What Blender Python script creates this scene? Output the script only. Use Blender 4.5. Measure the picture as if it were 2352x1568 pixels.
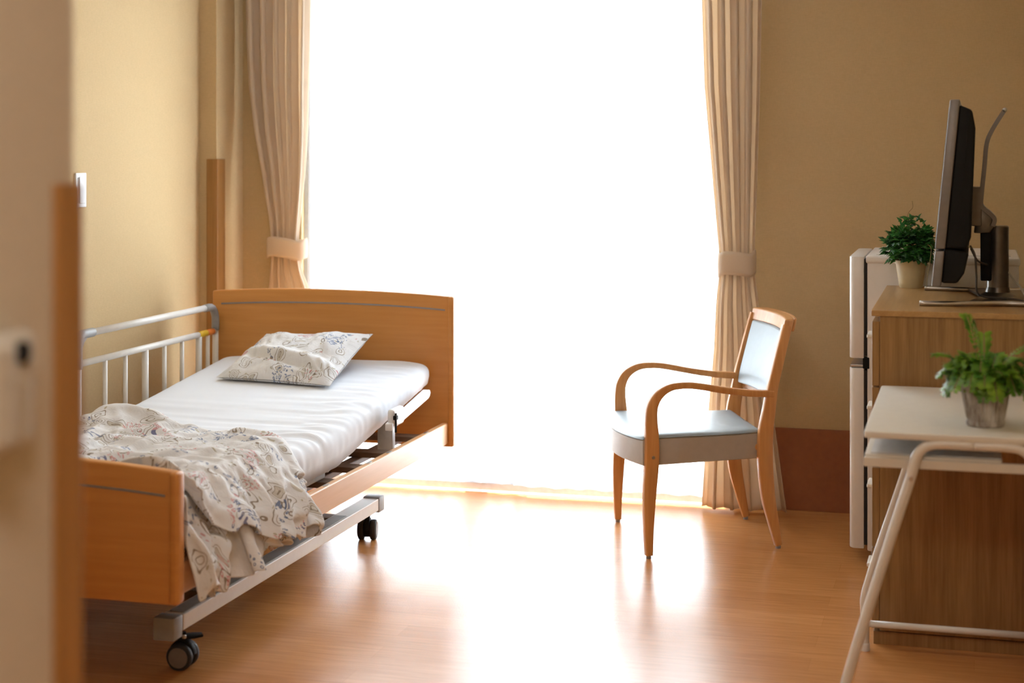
import bpy, bmesh, math, random
from mathutils import Vector, Matrix, noise
random.seed(7)
C = bpy.context.scene.collection
PI = math.pi
for o in list(bpy.data.objects): bpy.data.objects.remove(o)

# ---------------------------------------------------------------- camera
SC = bpy.context.scene
F = 3800.0
YAW = math.atan(1062.0 / F)
cam_d = bpy.data.cameras.new('camera'); cam = bpy.data.objects.new('camera', cam_d); C.objects.link(cam)
cam.location = (0, 0, 1.45); cam.rotation_euler = (PI/2, 0, YAW)
cam_d.sensor_width = 36.0; cam_d.lens = F / 2352.0 * 36.0
cam_d.shift_y = -(784.0 - 333.0) / 2352.0
cam_d.clip_start = 0.05; cam_d.clip_end = 200
cam_d.dof.use_dof = True; cam_d.dof.focus_distance = 5.6; cam_d.dof.aperture_fstop = 2.4
SC.camera = cam

# ---------------------------------------------------------------- light
world = bpy.data.worlds.new('daylight'); SC.world = world; world.use_nodes = True
bg = world.node_tree.nodes['Background']
bg.inputs[0].default_value = (0.85, 0.93, 1.0, 1); bg.inputs[1].default_value = 7.0
sun_d = bpy.data.lights.new('sun', 'SUN'); sun = bpy.data.objects.new('sun', sun_d); C.objects.link(sun)
sun_d.energy = 14.0; sun_d.angle = math.radians(1.2); sun_d.color = (1.0, 0.93, 0.82)
sd = Vector((0.30, -0.62, -1.0)).normalized()           # travel direction, coming in through the window
sun.rotation_euler = sd.to_track_quat('-Z', 'Y').to_euler()
por_d = bpy.data.lights.new('window_portal', 'AREA'); por = bpy.data.objects.new('window_portal', por_d); C.objects.link(por)
por_d.shape = 'RECTANGLE'; por_d.size = 1.8; por_d.size_y = 2.3; por_d.cycles.is_portal = True
por.location = (-1.88, 6.95, 1.15); por.rotation_euler = (-PI/2, 0, 0)
VS = SC.view_settings
SC.display_settings.display_device = 'sRGB'
VS.view_transform = 'Standard'; VS.look = 'None'; VS.gamma = 1.0; VS.use_curve_mapping = False; VS.exposure = 1.25

# ---------------------------------------------------------------- materials
def new_mat(name):
    m = bpy.data.materials.new(name); m.use_nodes = True
    return m, m.node_tree.nodes, m.node_tree.links, m.node_tree.nodes['Principled BSDF']
def nd(ns, t, **k):
    n = ns.new(t)
    for a, b in k.items(): setattr(n, a, b)
    return n
def coords(ns, ln, scale=(1,1,1), src='Object', rot=(0,0,0)):
    tc = ns.new('ShaderNodeTexCoord'); mp = ns.new('ShaderNodeMapping')
    mp.inputs['Scale'].default_value = scale; mp.inputs['Rotation'].default_value = rot
    ln.new(tc.outputs[src], mp.inputs[0]); return mp.outputs[0]
def noise_n(ns, ln, vec, scale, detail=4, rough=.5):
    n = ns.new('ShaderNodeTexNoise'); n.inputs['Scale'].default_value = scale
    n.inputs['Detail'].default_value = detail; n.inputs['Roughness'].default_value = rough
    ln.new(vec, n.inputs['Vector']); return n
def ramp(ns, ln, fac, stops, interp='LINEAR'):
    r = ns.new('ShaderNodeValToRGB'); r.color_ramp.interpolation = interp
    while len(r.color_ramp.elements) < len(stops): r.color_ramp.elements.new(0.5)
    for e, (p, c) in zip(r.color_ramp.elements, stops):
        e.position = p; e.color = (c[0], c[1], c[2], 1)
    ln.new(fac, r.inputs[0]); return r.outputs[0]
def bump(ns, ln, h, strength, dist, bs):
    b = ns.new('ShaderNodeBump'); b.inputs['Strength'].default_value = strength
    b.inputs['Distance'].default_value = dist
    ln.new(h, b.inputs['Height']); ln.new(b.outputs[0], bs.inputs['Normal']); return b
def plain(name, col, rough=.5, metal=0.0, spec=.5, nscale=40, namt=.06, bumpd=0.0, coat=0, emis=None):
    m, ns, ln, bs = new_mat(name)
    v = coords(ns, ln)
    n = noise_n(ns, ln, v, nscale, 3)
    c = ramp(ns, ln, n.outputs[0], [(.3, [x*(1-namt) for x in col]), (.7, [min(1, x*(1+namt)) for x in col])])
    ln.new(c, bs.inputs['Base Color'])
    bs.inputs['Roughness'].default_value = rough; bs.inputs['Metallic'].default_value = metal
    bs.inputs['Specular IOR Level'].default_value = spec
    if coat: bs.inputs['Coat Weight'].default_value = coat; bs.inputs['Coat Roughness'].default_value = .1
    if bumpd: bump(ns, ln, n.outputs[0], .6, bumpd, bs)
    return m
def wood(name, c1, c2, axis='z', scale=1.0, rough=.4, coat=.0, contrast=1.0):
    m, ns, ln, bs = new_mat(name)
    s = {'x': (1.2, 22, 22), 'y': (22, 1.2, 22), 'z': (22, 22, 1.2)}[axis]
    v = coords(ns, ln, tuple(a*scale for a in s))
    n = noise_n(ns, ln, v, 3.0, 6, .6)
    s2 = {'x': (4, 160, 160), 'y': (160, 4, 160), 'z': (160, 160, 4)}[axis]
    v2 = coords(ns, ln, tuple(a*scale for a in s2))
    n2 = noise_n(ns, ln, v2, 2.0, 2)
    mx = nd(ns, 'ShaderNodeMath', operation='MULTIPLY_ADD'); ln.new(n2.outputs[0], mx.inputs[0]); mx.inputs[1].default_value = .35*contrast
    ln.new(n.outputs[0], mx.inputs[2])
    c = ramp(ns, ln, mx.outputs[0], [(.45, c1), (.85, c2)])
    ln.new(c, bs.inputs['Base Color']); bs.inputs['Roughness'].default_value = rough
    if coat: bs.inputs['Coat Weight'].default_value = coat; bs.inputs['Coat Roughness'].default_value = .12
    bump(ns, ln, mx.outputs[0], .25, .0006, bs)
    return m
def wallpaper(name, col):
    m, ns, ln, bs = new_mat(name)
    v = coords(ns, ln, (1, 1, 1))
    a = noise_n(ns, ln, coords(ns, ln, (60, 60, 420)), 1.0, 3)
    b = noise_n(ns, ln, coords(ns, ln, (420, 420, 60)), 1.0, 3)
    mx = nd(ns, 'ShaderNodeMath', operation='ADD'); ln.new(a.outputs[0], mx.inputs[0]); ln.new(b.outputs[0], mx.inputs[1])
    c = ramp(ns, ln, mx.outputs[0], [(.35, [x*.90 for x in col]), (.65, [x*1.0 for x in col])])
    # ramp is clamped to 0..1 so halve the sum
    hv = nd(ns, 'ShaderNodeMath', operation='MULTIPLY'); ln.new(mx.outputs[0], hv.inputs[0]); hv.inputs[1].default_value = .5
    for l in list(m.node_tree.links):
        if l.to_node.type == 'VALTORGB': m.node_tree.links.remove(l); ln.new(hv.outputs[0], c.node.inputs[0]); break
    ln.new(c, bs.inputs['Base Color']); bs.inputs['Roughness'].default_value = .85
    bs.inputs['Specular IOR Level'].default_value = .25
    bump(ns, ln, mx.outputs[0], .35, .001, bs)
    return m

M = {}
def fill_lamp_mat(col, st):
    m, ns, ln, bs = new_mat('fill_lamp_diffuser'); bs.inputs['Base Color'].default_value = (.9, .9, .9, 1)
    bs.inputs['Emission Color'].default_value = (*col, 1); bs.inputs['Emission Strength'].default_value = st; return m
M['lamp'] = fill_lamp_mat((1.0, .94, .86), 4.2)  # glow of the added fill lamps, room and corridor
M['fill_lamp_hall'] = fill_lamp_mat((1.0, .93, .85), 17.0)
M['wall'] = wallpaper('woven_wallpaper', (.63, .455, .245))
M['hall_wall'] = wallpaper('hall_wallpaper', (.56, .49, .39))
M['ceiling'] = plain('white_ceiling', (.82, .80, .75), .9)
M['baseboard'] = plain('vinyl_skirting', (.32, .11, .035), .55)
M['guard_wood'] = wood('corner_guard_wood', (.29, .13, .032), (.38, .18, .052), 'z', .6, .45)
M['bed_wood'] = wood('bed_panel_wood', (.60, .26, .068), (.68, .32, .095), 'x', .5, .38, contrast=.4)
M['rail_wood'] = wood('bed_rail_wood', (.66, .36, .16), (.74, .43, .21), 'y', .5, .35, contrast=.4)
M['chair_wood'] = wood('beech_wood', (.60, .27, .085), (.74, .38, .14), 'z', .8, .38, coat=.15, contrast=.5)
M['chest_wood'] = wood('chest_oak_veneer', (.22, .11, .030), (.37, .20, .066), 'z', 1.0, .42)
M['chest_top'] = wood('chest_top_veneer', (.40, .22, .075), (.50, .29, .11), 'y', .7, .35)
M['vinyl'] = plain('grey_blue_vinyl', (.29, .33, .345), .42, namt=.03)
M['vinyl_skirt'] = plain('taupe_vinyl', (.46, .40, .34), .5, namt=.03)
M['white_metal'] = plain('white_enamelled_steel', (.78, .75, .70), .35, namt=.02)
M['cream_board'] = plain('cream_laminate', (.78, .75, .68), .38, namt=.02)
M['grey_plastic'] = plain('grey_plastic', (.34, .34, .34), .45)
M['pale_plastic'] = plain('pale_grey_plastic', (.62, .63, .63), .4)
M['dispenser'] = plain('beige_grey_plastic', (.50, .46, .39), .5)
M['white_plastic'] = plain('white_plastic', (.84, .85, .86), .35, namt=.02)
M['black_plastic'] = plain('black_plastic', (.007, .007, .007), .6, spec=.2)
M['black_rubber'] = plain('black_rubber', (.02, .018, .018), .6)
M['fridge'] = plain('fridge_enamel', (.80, .76, .72), .3, namt=.015)
M['tv_grey'] = plain('tv_bezel_grey', (.22, .20, .19), .35, metal=.3)
M['gunmetal'] = plain('gunmetal', (.16, .145, .13), .3, metal=.9)
M['steel'] = plain('brushed_steel', (.55, .53, .50), .3, metal=.95)
M['screen'] = plain('screen_glass', (.01, .01, .012), .08)
M['yellow'] = plain('yellow_tape', (.85, .55, .03), .5)
M['orange'] = plain('orange_tape', (.85, .25, .04), .5)
M['under_brown'] = plain('brown_steel', (.16, .10, .065), .5)
M['inlay'] = plain('grey_inlay', (.28, .27, .28), .45)
M['pot_cream'] = plain('cream_pot', (.66, .55, .33), .55, nscale=20)
M['soil'] = plain('potting_soil', (.03, .02, .012), .95, nscale=200, namt=.5, bumpd=.003)
M['balcony'] = plain('white_balcony_tile', (.85, .86, .88), .6)
M['alu'] = plain('window_aluminium', (.55, .58, .62), .4, metal=.3)
M['rail_paint'] = plain('railing_paint', (.30, .34, .42), .5)
M['stem'] = plain('plant_stem', (.30, .22, .10), .7)
M['cream_cable'] = plain('cream_cable', (.62, .55, .45), .6)
M['cable'] = plain('grey_cable', (.10, .09, .08), .5)

def leafmat(name, c1, c2, sc):
    m, ns, ln, bs = new_mat(name)
    n = noise_n(ns, ln, coords(ns, ln), sc, 2)
    c = ramp(ns, ln, n.outputs[0], [(.35, c1), (.65, c2)])
    ln.new(c, bs.inputs['Base Color']); bs.inputs['Roughness'].default_value = .32
    tr = nd(ns, 'ShaderNodeBsdfTranslucent'); ln.new(c, tr.inputs[0])
    mx = nd(ns, 'ShaderNodeMixShader'); mx.inputs[0].default_value = .3
    ln.new(bs.outputs[0], mx.inputs[1]); ln.new(tr.outputs[0], mx.inputs[2])
    ln.new(mx.outputs[0], ns['Material Output'].inputs[0]); return m
M['ivy'] = leafmat('ivy_leaf', (.012, .065, .018), (.06, .24, .04), 30)
M['fern'] = leafmat('fern_leaf', (.05, .20, .012), (.30, .52, .05), 16)

def floor_mat():
    m, ns, ln, bs = new_mat('glossy_wood_vinyl')
    v = coords(ns, ln)
    br = nd(ns, 'ShaderNodeTexBrick'); br.offset = .37; br.inputs['Scale'].default_value = 1.0
    br.inputs['Brick Width'].default_value = 1.2; br.inputs['Row Height'].default_value = .11
    br.inputs['Mortar Size'].default_value = .0006; br.inputs['Bias'].default_value = 0
    br.inputs['Color1'].default_value = (.54, .23, .07, 1); br.inputs['Color2'].default_value = (.62, .28, .092, 1)
    br.inputs['Mortar'].default_value = (.49, .21, .062, 1)
    ln.new(v, br.inputs['Vector'])
    n = noise_n(ns, ln, coords(ns, ln, (2, 26, 1)), 3, 5)
    r = ramp(ns, ln, n.outputs[0], [(.3, (.86, .84, .82)), (.7, (1.08, 1.08, 1.08))])
    mx = nd(ns, 'ShaderNodeMix', data_type='RGBA', blend_type='MULTIPLY'); mx.inputs[0].default_value = 1
    ln.new(br.outputs['Color'], mx.inputs[6]); ln.new(r, mx.inputs[7]); ln.new(mx.outputs[2], bs.inputs['Base Color'])
    bs.inputs['Roughness'].default_value = .27; bs.inputs['Specular IOR Level'].default_value = .5
    a = noise_n(ns, ln, v, 160, 3); b = noise_n(ns, ln, v, 6, 2)
    s = nd(ns, 'ShaderNodeMath', operation='MULTIPLY_ADD'); ln.new(b.outputs[0], s.inputs[0]); s.inputs[1].default_value = 2.0
    ln.new(a.outputs[0], s.inputs[2]); bump(ns, ln, s.outputs[0], .5, .0006, bs)
    return m
M['floor'] = floor_mat()

def fabric(name, col, trans=.3, tcol=None, pattern=None, rough=.9):
    m, ns, ln, bs = new_mat(name)
    bs.inputs['Base Color'].default_value = (*col, 1); bs.inputs['Roughness'].default_value = rough
    bs.inputs['Specular IOR Level'].default_value = .2
    n = noise_n(ns, ln, coords(ns, ln), 700, 2); bump(ns, ln, n.outputs[0], .2, .0005, bs)
    tr = nd(ns, 'ShaderNodeBsdfTranslucent'); tr.inputs[0].default_value = (*(tcol or col), 1)
    mx = nd(ns, 'ShaderNodeMixShader'); mx.inputs[0].default_value = trans
    ln.new(bs.outputs[0], mx.inputs[1]); ln.new(tr.outputs[0], mx.inputs[2])
    ln.new(mx.outputs[0], ns['Material Output'].inputs[0]); return m
M['drape'] = fabric('beige_drape', (.78, .66, .52), .42, (.90, .74, .56))
M['sheet'] = fabric('white_sheet', (.84, .87, .93), .0)
def sheer(name, t, op):
    m, ns, ln, bs = new_mat(name)
    ns.remove(bs)
    d = nd(ns, 'ShaderNodeBsdfDiffuse'); d.inputs[0].default_value = (.86, .88, .92, 1)
    tr = nd(ns, 'ShaderNodeBsdfTranslucent'); tr.inputs[0].default_value = (.86, .88, .92, 1)
    tp = nd(ns, 'ShaderNodeBsdfTransparent')
    a = nd(ns, 'ShaderNodeMixShader'); a.inputs[0].default_value = .65; ln.new(d.outputs[0], a.inputs[1]); ln.new(tr.outputs[0], a.inputs[2])
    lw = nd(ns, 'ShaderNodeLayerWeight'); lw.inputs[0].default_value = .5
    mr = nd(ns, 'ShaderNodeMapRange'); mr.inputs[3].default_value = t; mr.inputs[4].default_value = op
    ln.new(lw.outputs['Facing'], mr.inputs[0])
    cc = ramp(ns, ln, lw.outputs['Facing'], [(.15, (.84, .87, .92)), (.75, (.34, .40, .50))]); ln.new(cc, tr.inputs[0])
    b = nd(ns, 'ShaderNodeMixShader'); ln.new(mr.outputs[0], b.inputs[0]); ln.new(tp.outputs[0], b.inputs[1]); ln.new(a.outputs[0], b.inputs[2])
    ln.new(b.outputs[0], ns['Material Output'].inputs[0]); return m
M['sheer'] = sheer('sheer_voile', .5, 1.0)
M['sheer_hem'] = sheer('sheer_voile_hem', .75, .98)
def glass():
    m, ns, ln, bs = new_mat('window_glass'); ns.remove(bs)
    tp = nd(ns, 'ShaderNodeBsdfTransparent'); tp.inputs[0].default_value = (.97, .98, .97, 1)
    g = nd(ns, 'ShaderNodeBsdfGlossy'); g.inputs['Roughness'].default_value = .02
    b = nd(ns, 'ShaderNodeMixShader'); b.inputs[0].default_value = .06
    ln.new(tp.outputs[0], b.inputs[1]); ln.new(g.outputs[0], b.inputs[2]); ln.new(b.outputs[0], ns['Material Output'].inputs[0]); return m
M['glass'] = glass()

def floral():
    """cream cotton printed with paisley outlines, blue flower clusters and pink blooms (in UV metres)"""
    m, ns, ln, bs = new_mat('floral_cotton')
    v0 = coords(ns, ln, (1, 1, 1), 'UV')
    ds = noise_n(ns, ln, v0, 9, 2)
    vm = nd(ns, 'ShaderNodeVectorMath', operation='MULTIPLY_ADD'); ln.new(ds.outputs['Color'], vm.inputs[0])
    vm.inputs[1].default_value = (.13, .13, 0); ln.new(v0, vm.inputs[2]); v = vm.outputs[0]
    def voro(scale, feature='F1'):
        n = ns.new('ShaderNodeTexVoronoi'); n.feature = feature; n.inputs['Scale'].default_value = scale; ln.new(v, n.inputs['Vector']); return n
    def mth(op, a, b=None, c=None):
        n = nd(ns, 'ShaderNodeMath', operation=op)
        for i, x in enumerate((a, b, c)):
            if x is None: continue
            if isinstance(x, (int, float)): n.inputs[i].default_value = x
            else: ln.new(x, n.inputs[i])
        return n.outputs[0]
    def band(x, c, w):   # 1 within w of c
        return mth('LESS_THAN', mth('ABSOLUTE', mth('SUBTRACT', x, c)), w)
    V1 = voro(15); d1 = V1.outputs['Distance']
    sep = nd(ns, 'ShaderNodeSeparateColor'); ln.new(V1.outputs['Color'], sep.inputs[0])
    rings = mth('MAXIMUM', band(d1, .40, .015), mth('MAXIMUM', band(d1, .27, .012), band(d1, .12, .02)))
    gate = mth('GREATER_THAN', sep.outputs[0], .18)
    paisley = mth('MULTIPLY', rings, gate)
    V2 = voro(50); dots = mth('MULTIPLY', mth('LESS_THAN', V2.outputs['Distance'], .26), band(d1, .50, .05))
    V3 = voro(75); petals = band(V3.outputs['Distance'], .28, .10)
    big = noise_n(ns, ln, v0, 5.5, 2); bl = mth('GREATER_THAN', big.outputs[0], .57)
    big2 = noise_n(ns, ln, coords(ns, ln, (1, 1, 1), 'UV', (0, 0, 1.0)), 6.5, 1); pk = mth('GREATER_THAN', big2.outputs[0], .60)
    fill = mth('MULTIPLY', mth('LESS_THAN', d1, .26), mth('GREATER_THAN', sep.outputs[1], .62))
    base = (.85, .85, .86, 1)
    def mix(prev, fac, col, amt=1.0):
        n = nd(ns, 'ShaderNodeMix', data_type='RGBA')
        ln.new(mth('MULTIPLY', fac, amt), n.inputs[0])
        if isinstance(prev, tuple): n.inputs[6].default_value = prev
        else: ln.new(prev, n.inputs[6])
        n.inputs[7].default_value = (*col, 1); return n.outputs[2]
    c = mix(base, fill, (.52, .45, .33), .55)
    c = mix(c, paisley, (.30, .24, .18), .9)
    c = mix(c, dots, (.42, .36, .22), .7)
    c = mix(c, mth('MULTIPLY', petals, pk), (.62, .18, .20), .65)
    c = mix(c, mth('MULTIPLY', petals, bl), (.14, .20, .36), .85)
    ln.new(c, bs.inputs['Base Color']); bs.inputs['Roughness'].default_value = .9; bs.inputs['Specular IOR Level'].default_value = .15
    w1 = noise_n(ns, ln, coords(ns, ln, (9, 22, 1), 'UV', (0, 0, .5)), 1.0, 3); w2 = noise_n(ns, ln, coords(ns, ln, (26, 9, 1), 'UV', (0, 0, -.4)), 1.0, 3)
    def ridge(n): return mth('ABSOLUTE', mth('SUBTRACT', n.outputs[0], .5))
    bump(ns, ln, mth('MINIMUM', ridge(w1), ridge(w2)), .45, .02, bs)
    tr = nd(ns, 'ShaderNodeBsdfTranslucent'); ln.new(c, tr.inputs[0])
    mx = nd(ns, 'ShaderNodeMixShader'); mx.inputs[0].default_value = .12
    ln.new(bs.outputs[0], mx.inputs[1]); ln.new(tr.outputs[0], mx.inputs[2])
    ln.new(mx.outputs[0], ns['Material Output'].inputs[0]); return m
M['floral'] = floral()
def pot_stripe():
    m, ns, ln, bs = new_mat('whitewashed_ribbed_pot')
    n = noise_n(ns, ln, coords(ns, ln, (1, 1, .3)), 60, 4)
    c = ramp(ns, ln, n.outputs[0], [(.35, (.24, .19, .155)), (.65, (.62, .58, .53))])
    ln.new(c, bs.inputs['Base Color']); bs.inputs['Roughness'].default_value = .8; bump(ns, ln, n.outputs[0], .5, .001, bs); return m
M['pot_grey'] = pot_stripe()

# ---------------------------------------------------------------- mesh helpers
def link(name, me, mat, parent=None, smooth=False):
    o = bpy.data.objects.new(name, me); C.objects.link(o)
    if mat: me.materials.append(mat)
    if parent: o.parent = parent; o.matrix_parent_inverse = Matrix.Identity(4)
    if smooth:
        for p in me.polygons: p.use_smooth = True
    return o
class MB:
    def __init__(s): s.bm = bmesh.new()
    def box(s, x0, x1, y0, y1, z0, z1, bev=0.0, seg=2):
        t = bmesh.new(); bmesh.ops.create_cube(t, size=1)
        for v in t.verts: v.co = Vector(((x0+x1)/2 + v.co.x*(x1-x0), (y0+y1)/2 + v.co.y*(y1-y0), (z0+z1)/2 + v.co.z*(z1-z0)))
        if bev: bmesh.ops.bevel(t, geom=t.edges[:], offset=bev, segments=seg, affect='EDGES', profile=.5)
        s.add(t); return s
    def add(s, t, mat=None):
        me = bpy.data.meshes.new('t'); t.to_mesh(me); t.free()
        if mat: me.transform(mat)
        s.bm.from_mesh(me); bpy.data.meshes.remove(me)
    def tube(s, pts, r, n=10, cap=True, flat=None, up=None):
        """sweep; r number or list; flat=(a,b) rectangular/elliptic section half sizes"""
        pts = [Vector(p) for p in pts]; L = len(pts); rs = r if isinstance(r, (list, tuple)) else [r]*L
        prev = None; rings = []
        for i, p in enumerate(pts):
            t = (pts[min(i+1, L-1)] - pts[max(i-1, 0)]).normalized()
            if prev is None:
                a = Vector(up) if up else (Vector((0, 0, 1)) if abs(t.z) < .9 else Vector((1, 0, 0)))
            else: a = prev
            n1 = (a - t*a.dot(t)).normalized(); prev = n1; b = t.cross(n1)
            ring = []
            for k in range(n):
                th = 2*PI*k/n
                ring.append(s.bm.verts.new(p + (n1*math.cos(th) + b*math.sin(th))*rs[i]))
            rings.append(ring)
        for i in range(L-1):
            for k in range(n):
                s.bm.faces.new((rings[i][k], rings[i][(k+1) % n], rings[i+1][(k+1) % n], rings[i+1][k]))
        if cap:
            s.bm.faces.new(rings[0][::-1]); s.bm.faces.new(rings[-1])
        return s
    def lathe(s, prof, c=(0, 0, 0), n=40, axis=None):
        M4 = Matrix.Translation(c)
        if axis is not None: M4 = M4 @ Vector(axis).to_track_quat('Z', 'Y').to_matrix().to_4x4()
        rings = []
        for r, z in prof:
            rings.append([s.bm.verts.new(M4 @ Vector((r*math.cos(2*PI*k/n), r*math.sin(2*PI*k/n), z))) for k in range(n)] if r > 1e-6
                         else [s.bm.verts.new(M4 @ Vector((0, 0, z)))])
        for a, b in zip(rings, rings[1:]):
            for k in range(n):
                k2 = (k+1) % n
                if len(a) == 1 and len(b) == 1: continue
                if len(a) == 1: s.bm.faces.new((a[0], b[k], b[k2]))
                elif len(b) == 1: s.bm.faces.new((a[k], a[k2], b[0]))
                else: s.bm.faces.new((a[k], a[k2], b[k2], b[k]))
        return s
    def prism(s, poly, origin, ex, ey, ez, bev=0.0, seg=2):
        """poly in (ex,ey), extruded by vector ez"""
        t = bmesh.new(); o = Vector(origin); ex = Vector(ex); ey = Vector(ey); ez = Vector(ez)
        a = [t.verts.new(o + ex*u + ey*v) for u, v in poly]; b = [t.verts.new(v.co + ez) for v in a]
        t.faces.new(a[::-1]); t.faces.new(b); n = len(a)
        for i in range(n): t.faces.new((a[i], a[(i+1) % n], b[(i+1) % n], b[i]))
        bmesh.ops.recalc_face_normals(t, faces=t.faces[:])
        if bev:
            es = [e for e in t.edges if len(e.link_faces) == 2 and e.calc_face_angle(0) > .5]
            bmesh.ops.bevel(t, geom=es, offset=bev, segments=seg, affect='EDGES', profile=.5)
        s.add(t); return s
    def grid(s, P, close_u=False):
        V = [[s.bm.verts.new(p) for p in row] for row in P]
        for i in range(len(V)-1):
            for j in range(len(V[0])-1): s.bm.faces.new((V[i][j], V[i][j+1], V[i+1][j+1], V[i+1][j]))
            if close_u: s.bm.faces.new((V[i][-1], V[i][0], V[i+1][0], V[i+1][-1]))
        return V
    def build(s, name, mat, parent=None, smooth=False, angle=None, recalc=True):
        if recalc: bmesh.ops.recalc_face_normals(s.bm, faces=s.bm.faces[:])
        me = bpy.data.meshes.new(name); s.bm.to_mesh(me); s.bm.free()
        if angle is not None:
            for p in me.polygons: p.use_smooth = True
            bm = bmesh.new(); bm.from_mesh(me)
            for e in bm.edges:
                if len(e.link_faces) == 2 and e.calc_face_angle(0) > math.radians(angle): e.smooth = False
            bm.to_mesh(me); bm.free()
        return link(name, me, mat, parent, smooth)
def tag(o, label=None, cat=None, group=None, kind=None):
    if label: o['label'] = label
    if cat: o['category'] = cat
    if group: o['group'] = group
    if kind: o['kind'] = kind
    return o
def thing(name, label, cat, loc=(0, 0, 0)):
    """an Empty at the thing's base; parts are modelled in room coordinates and shifted under it"""
    o = bpy.data.objects.new(name, None); C.objects.link(o); o.location = loc
    o.empty_display_size = .1
    return tag(o, label, cat)
def finish(root):
    """bring the parts (built in room coordinates) under the root's own location"""
    off = Vector(root.location)
    for ch in root.children_recursive:
        if ch.type == 'MESH':
            if ch.data.get('moved'): continue
            ch.data.transform(Matrix.Translation(-off)); ch.data['moved'] = 1
def smooth_path(pts, n=6):
    pts = [Vector(p) for p in pts]; out = []
    for i in range(len(pts)-1):
        p0 = pts[max(i-1, 0)]; p1 = pts[i]; p2 = pts[i+1]; p3 = pts[min(i+2, len(pts)-1)]
        for k in range(n):
            t = k/n
            out.append(.5*((2*p1) + (p2-p0)*t + (2*p0-5*p1+4*p2-p3)*t*t + (3*p1-p0-3*p2+p3)*t**3))
    out.append(pts[-1]); return out
def lerp_tab(tab, z):
    """tab sorted by key; piecewise linear over tuples"""
    if z <= tab[0][0]: return tab[0][1:]
    for a, b in zip(tab, tab[1:]):
        if z <= b[0]:
            t = (z-a[0])/(b[0]-a[0]); return tuple(p+(q-p)*t for p, q in zip(a[1:], b[1:]))
    return tab[-1][1:]
def sm(t): t = max(0, min(1, t)); return t*t*(3-2*t)

# ================================================================ ROOM SHELL
YW = 6.64            # inner face of the window wall
XL, XR = -3.153, .31
ZC = 2.45
WX0, WX1 = -2.80, -.93   # window opening
def struct(o): o['kind'] = 'structure'; return o
struct(MB().box(-4.0, 1.0, -2.2, YW, -.12, 0).build('floor', M['floor']))
struct(MB().box(-4.0, 1.0, -2.2, YW+.15, ZC, ZC+.12).build('ceiling', M['ceiling']))
struct(MB().box(XL-.15, XL, 1.77, YW+.15, 0, ZC).build('wall_left', M['wall']))
struct(MB().box(XR, XR+.15, -2.2, YW+.15, 0, ZC).build('wall_right', M['wall']))
w = MB(); w.box(XL, WX0, YW, YW+.15, 0, ZC); w.box(WX1, XR, YW, YW+.15, 0, ZC); w.box(WX0, WX1, YW, YW+.15, 2.30, ZC)
struct(w.build('wall_far', M['wall']))
struct(MB().box(XL, -3.075, 6.376, YW, 0, ZC).build('wall_pillar', M['wall']))
struct(MB().box(-1.19, -1.04, -2.2, 1.77, 0, ZC, .003).build('wall_corridor', M['hall_wall']))
struct(MB().box(XL-.15, -1.19, 1.62, 1.77, 0, ZC).build('wall_near', M['wall']))
struct(MB().box(-1.04, XR, -2.35, -2.2, 0, ZC).build('wall_behind', M['wall']))
struct(MB().box(WX1, XR, YW-.008, YW, 0, .325, .002).build('baseboard_far', M['baseboard']))
struct(MB().box(XL, XL+.008, 1.77, 6.376, 0, .325, .002).build('baseboard_left', M['baseboard']))
struct(MB().box(XR-.008, XR, -2.2, YW-.008, 0, .325, .002).build('baseboard_right', M['baseboard']))
# timber corner guards
struct(MB().prism([(0, 0), (.042, 0), (.042, .008), (-.008, .008), (-.008, -.07), (0, -.07)], (-3.075, 6.376, 0), (-1, 0, 0), (0, -1, 0), (0, 0, 1.391), .002).build('trim_1', M['guard_wood']))
struct(MB().prism([(0, 0), (0, -.05), (.008, -.05), (.008, .008), (-.05, .008), (-.05, 0)], (-1.04, 1.77, 0), (1, 0, 0), (0, 1, 0), (0, 0, 1.405), .002).build('trim_2', M['guard_wood']))

# unseen ceiling lamps, added as fill light for camera-facing surfaces
def fill_lamp(x, y, r, mat, label):
    t = thing('fill_lamp', label, 'lamp', (x, y, ZC-.09))
    b = MB(); b.lathe([(0, ZC-.02), (r*1.04, ZC-.02), (r*1.04, ZC), (0, ZC)], (x, y, 0), 48); b.build('rim', M['white_plastic'], t, angle=30)
    b = MB(); b.lathe([(r, ZC-.021), (r*.97, ZC-.06), (r*.8, ZC-.085), (0, ZC-.09)], (x, y, 0), 48); b.build('diffuser', mat, t, smooth=True)
    finish(t)
fill_lamp(-1.35, 3.9, .30, M['lamp'], 'round white fill lamp added on the room ceiling, out of view')
fill_lamp(-.40, .30, .26, M['fill_lamp_hall'], 'round white fill lamp added on the corridor ceiling behind the camera')
# window: aluminium sliding door, two leaves
wn = bpy.data.objects.new('window_1', None); C.objects.link(wn); wn['kind'] = 'structure'
wf = MB()
wf.box(WX0, WX1, YW+.03, YW+.15, 0, .03); wf.box(WX0, WX1, YW+.03, YW+.15, 2.27, 2.30)
wf.box(WX0, WX0+.03, YW+.03, YW+.15, .03, 2.27); wf.box(WX1-.03, WX1, YW+.03, YW+.15, .03, 2.27)
wf.build('window_frame', M['alu'], wn)
xm = -2.06
for (a, b, y) in ((WX0+.03, xm+.03, YW+.12), (xm-.03, WX1-.03, YW+.07)):
    s = MB(); s.box(a, a+.05, y-.015, y+.015, .03, 2.27); s.box(b-.05, b, y-.015, y+.015, .03, 2.27)
    s.box(a+.05, b-.05, y-.015, y+.015, .03, .10); s.box(a+.05, b-.05, y-.015, y+.015, 2.21, 2.27)
    so = s.build('sash', M['alu'], wn)
    MB().box(a+.05, b-.05, y-.003, y+.003, .10, 2.21).build('glass_pane', M['glass'], so)
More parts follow.
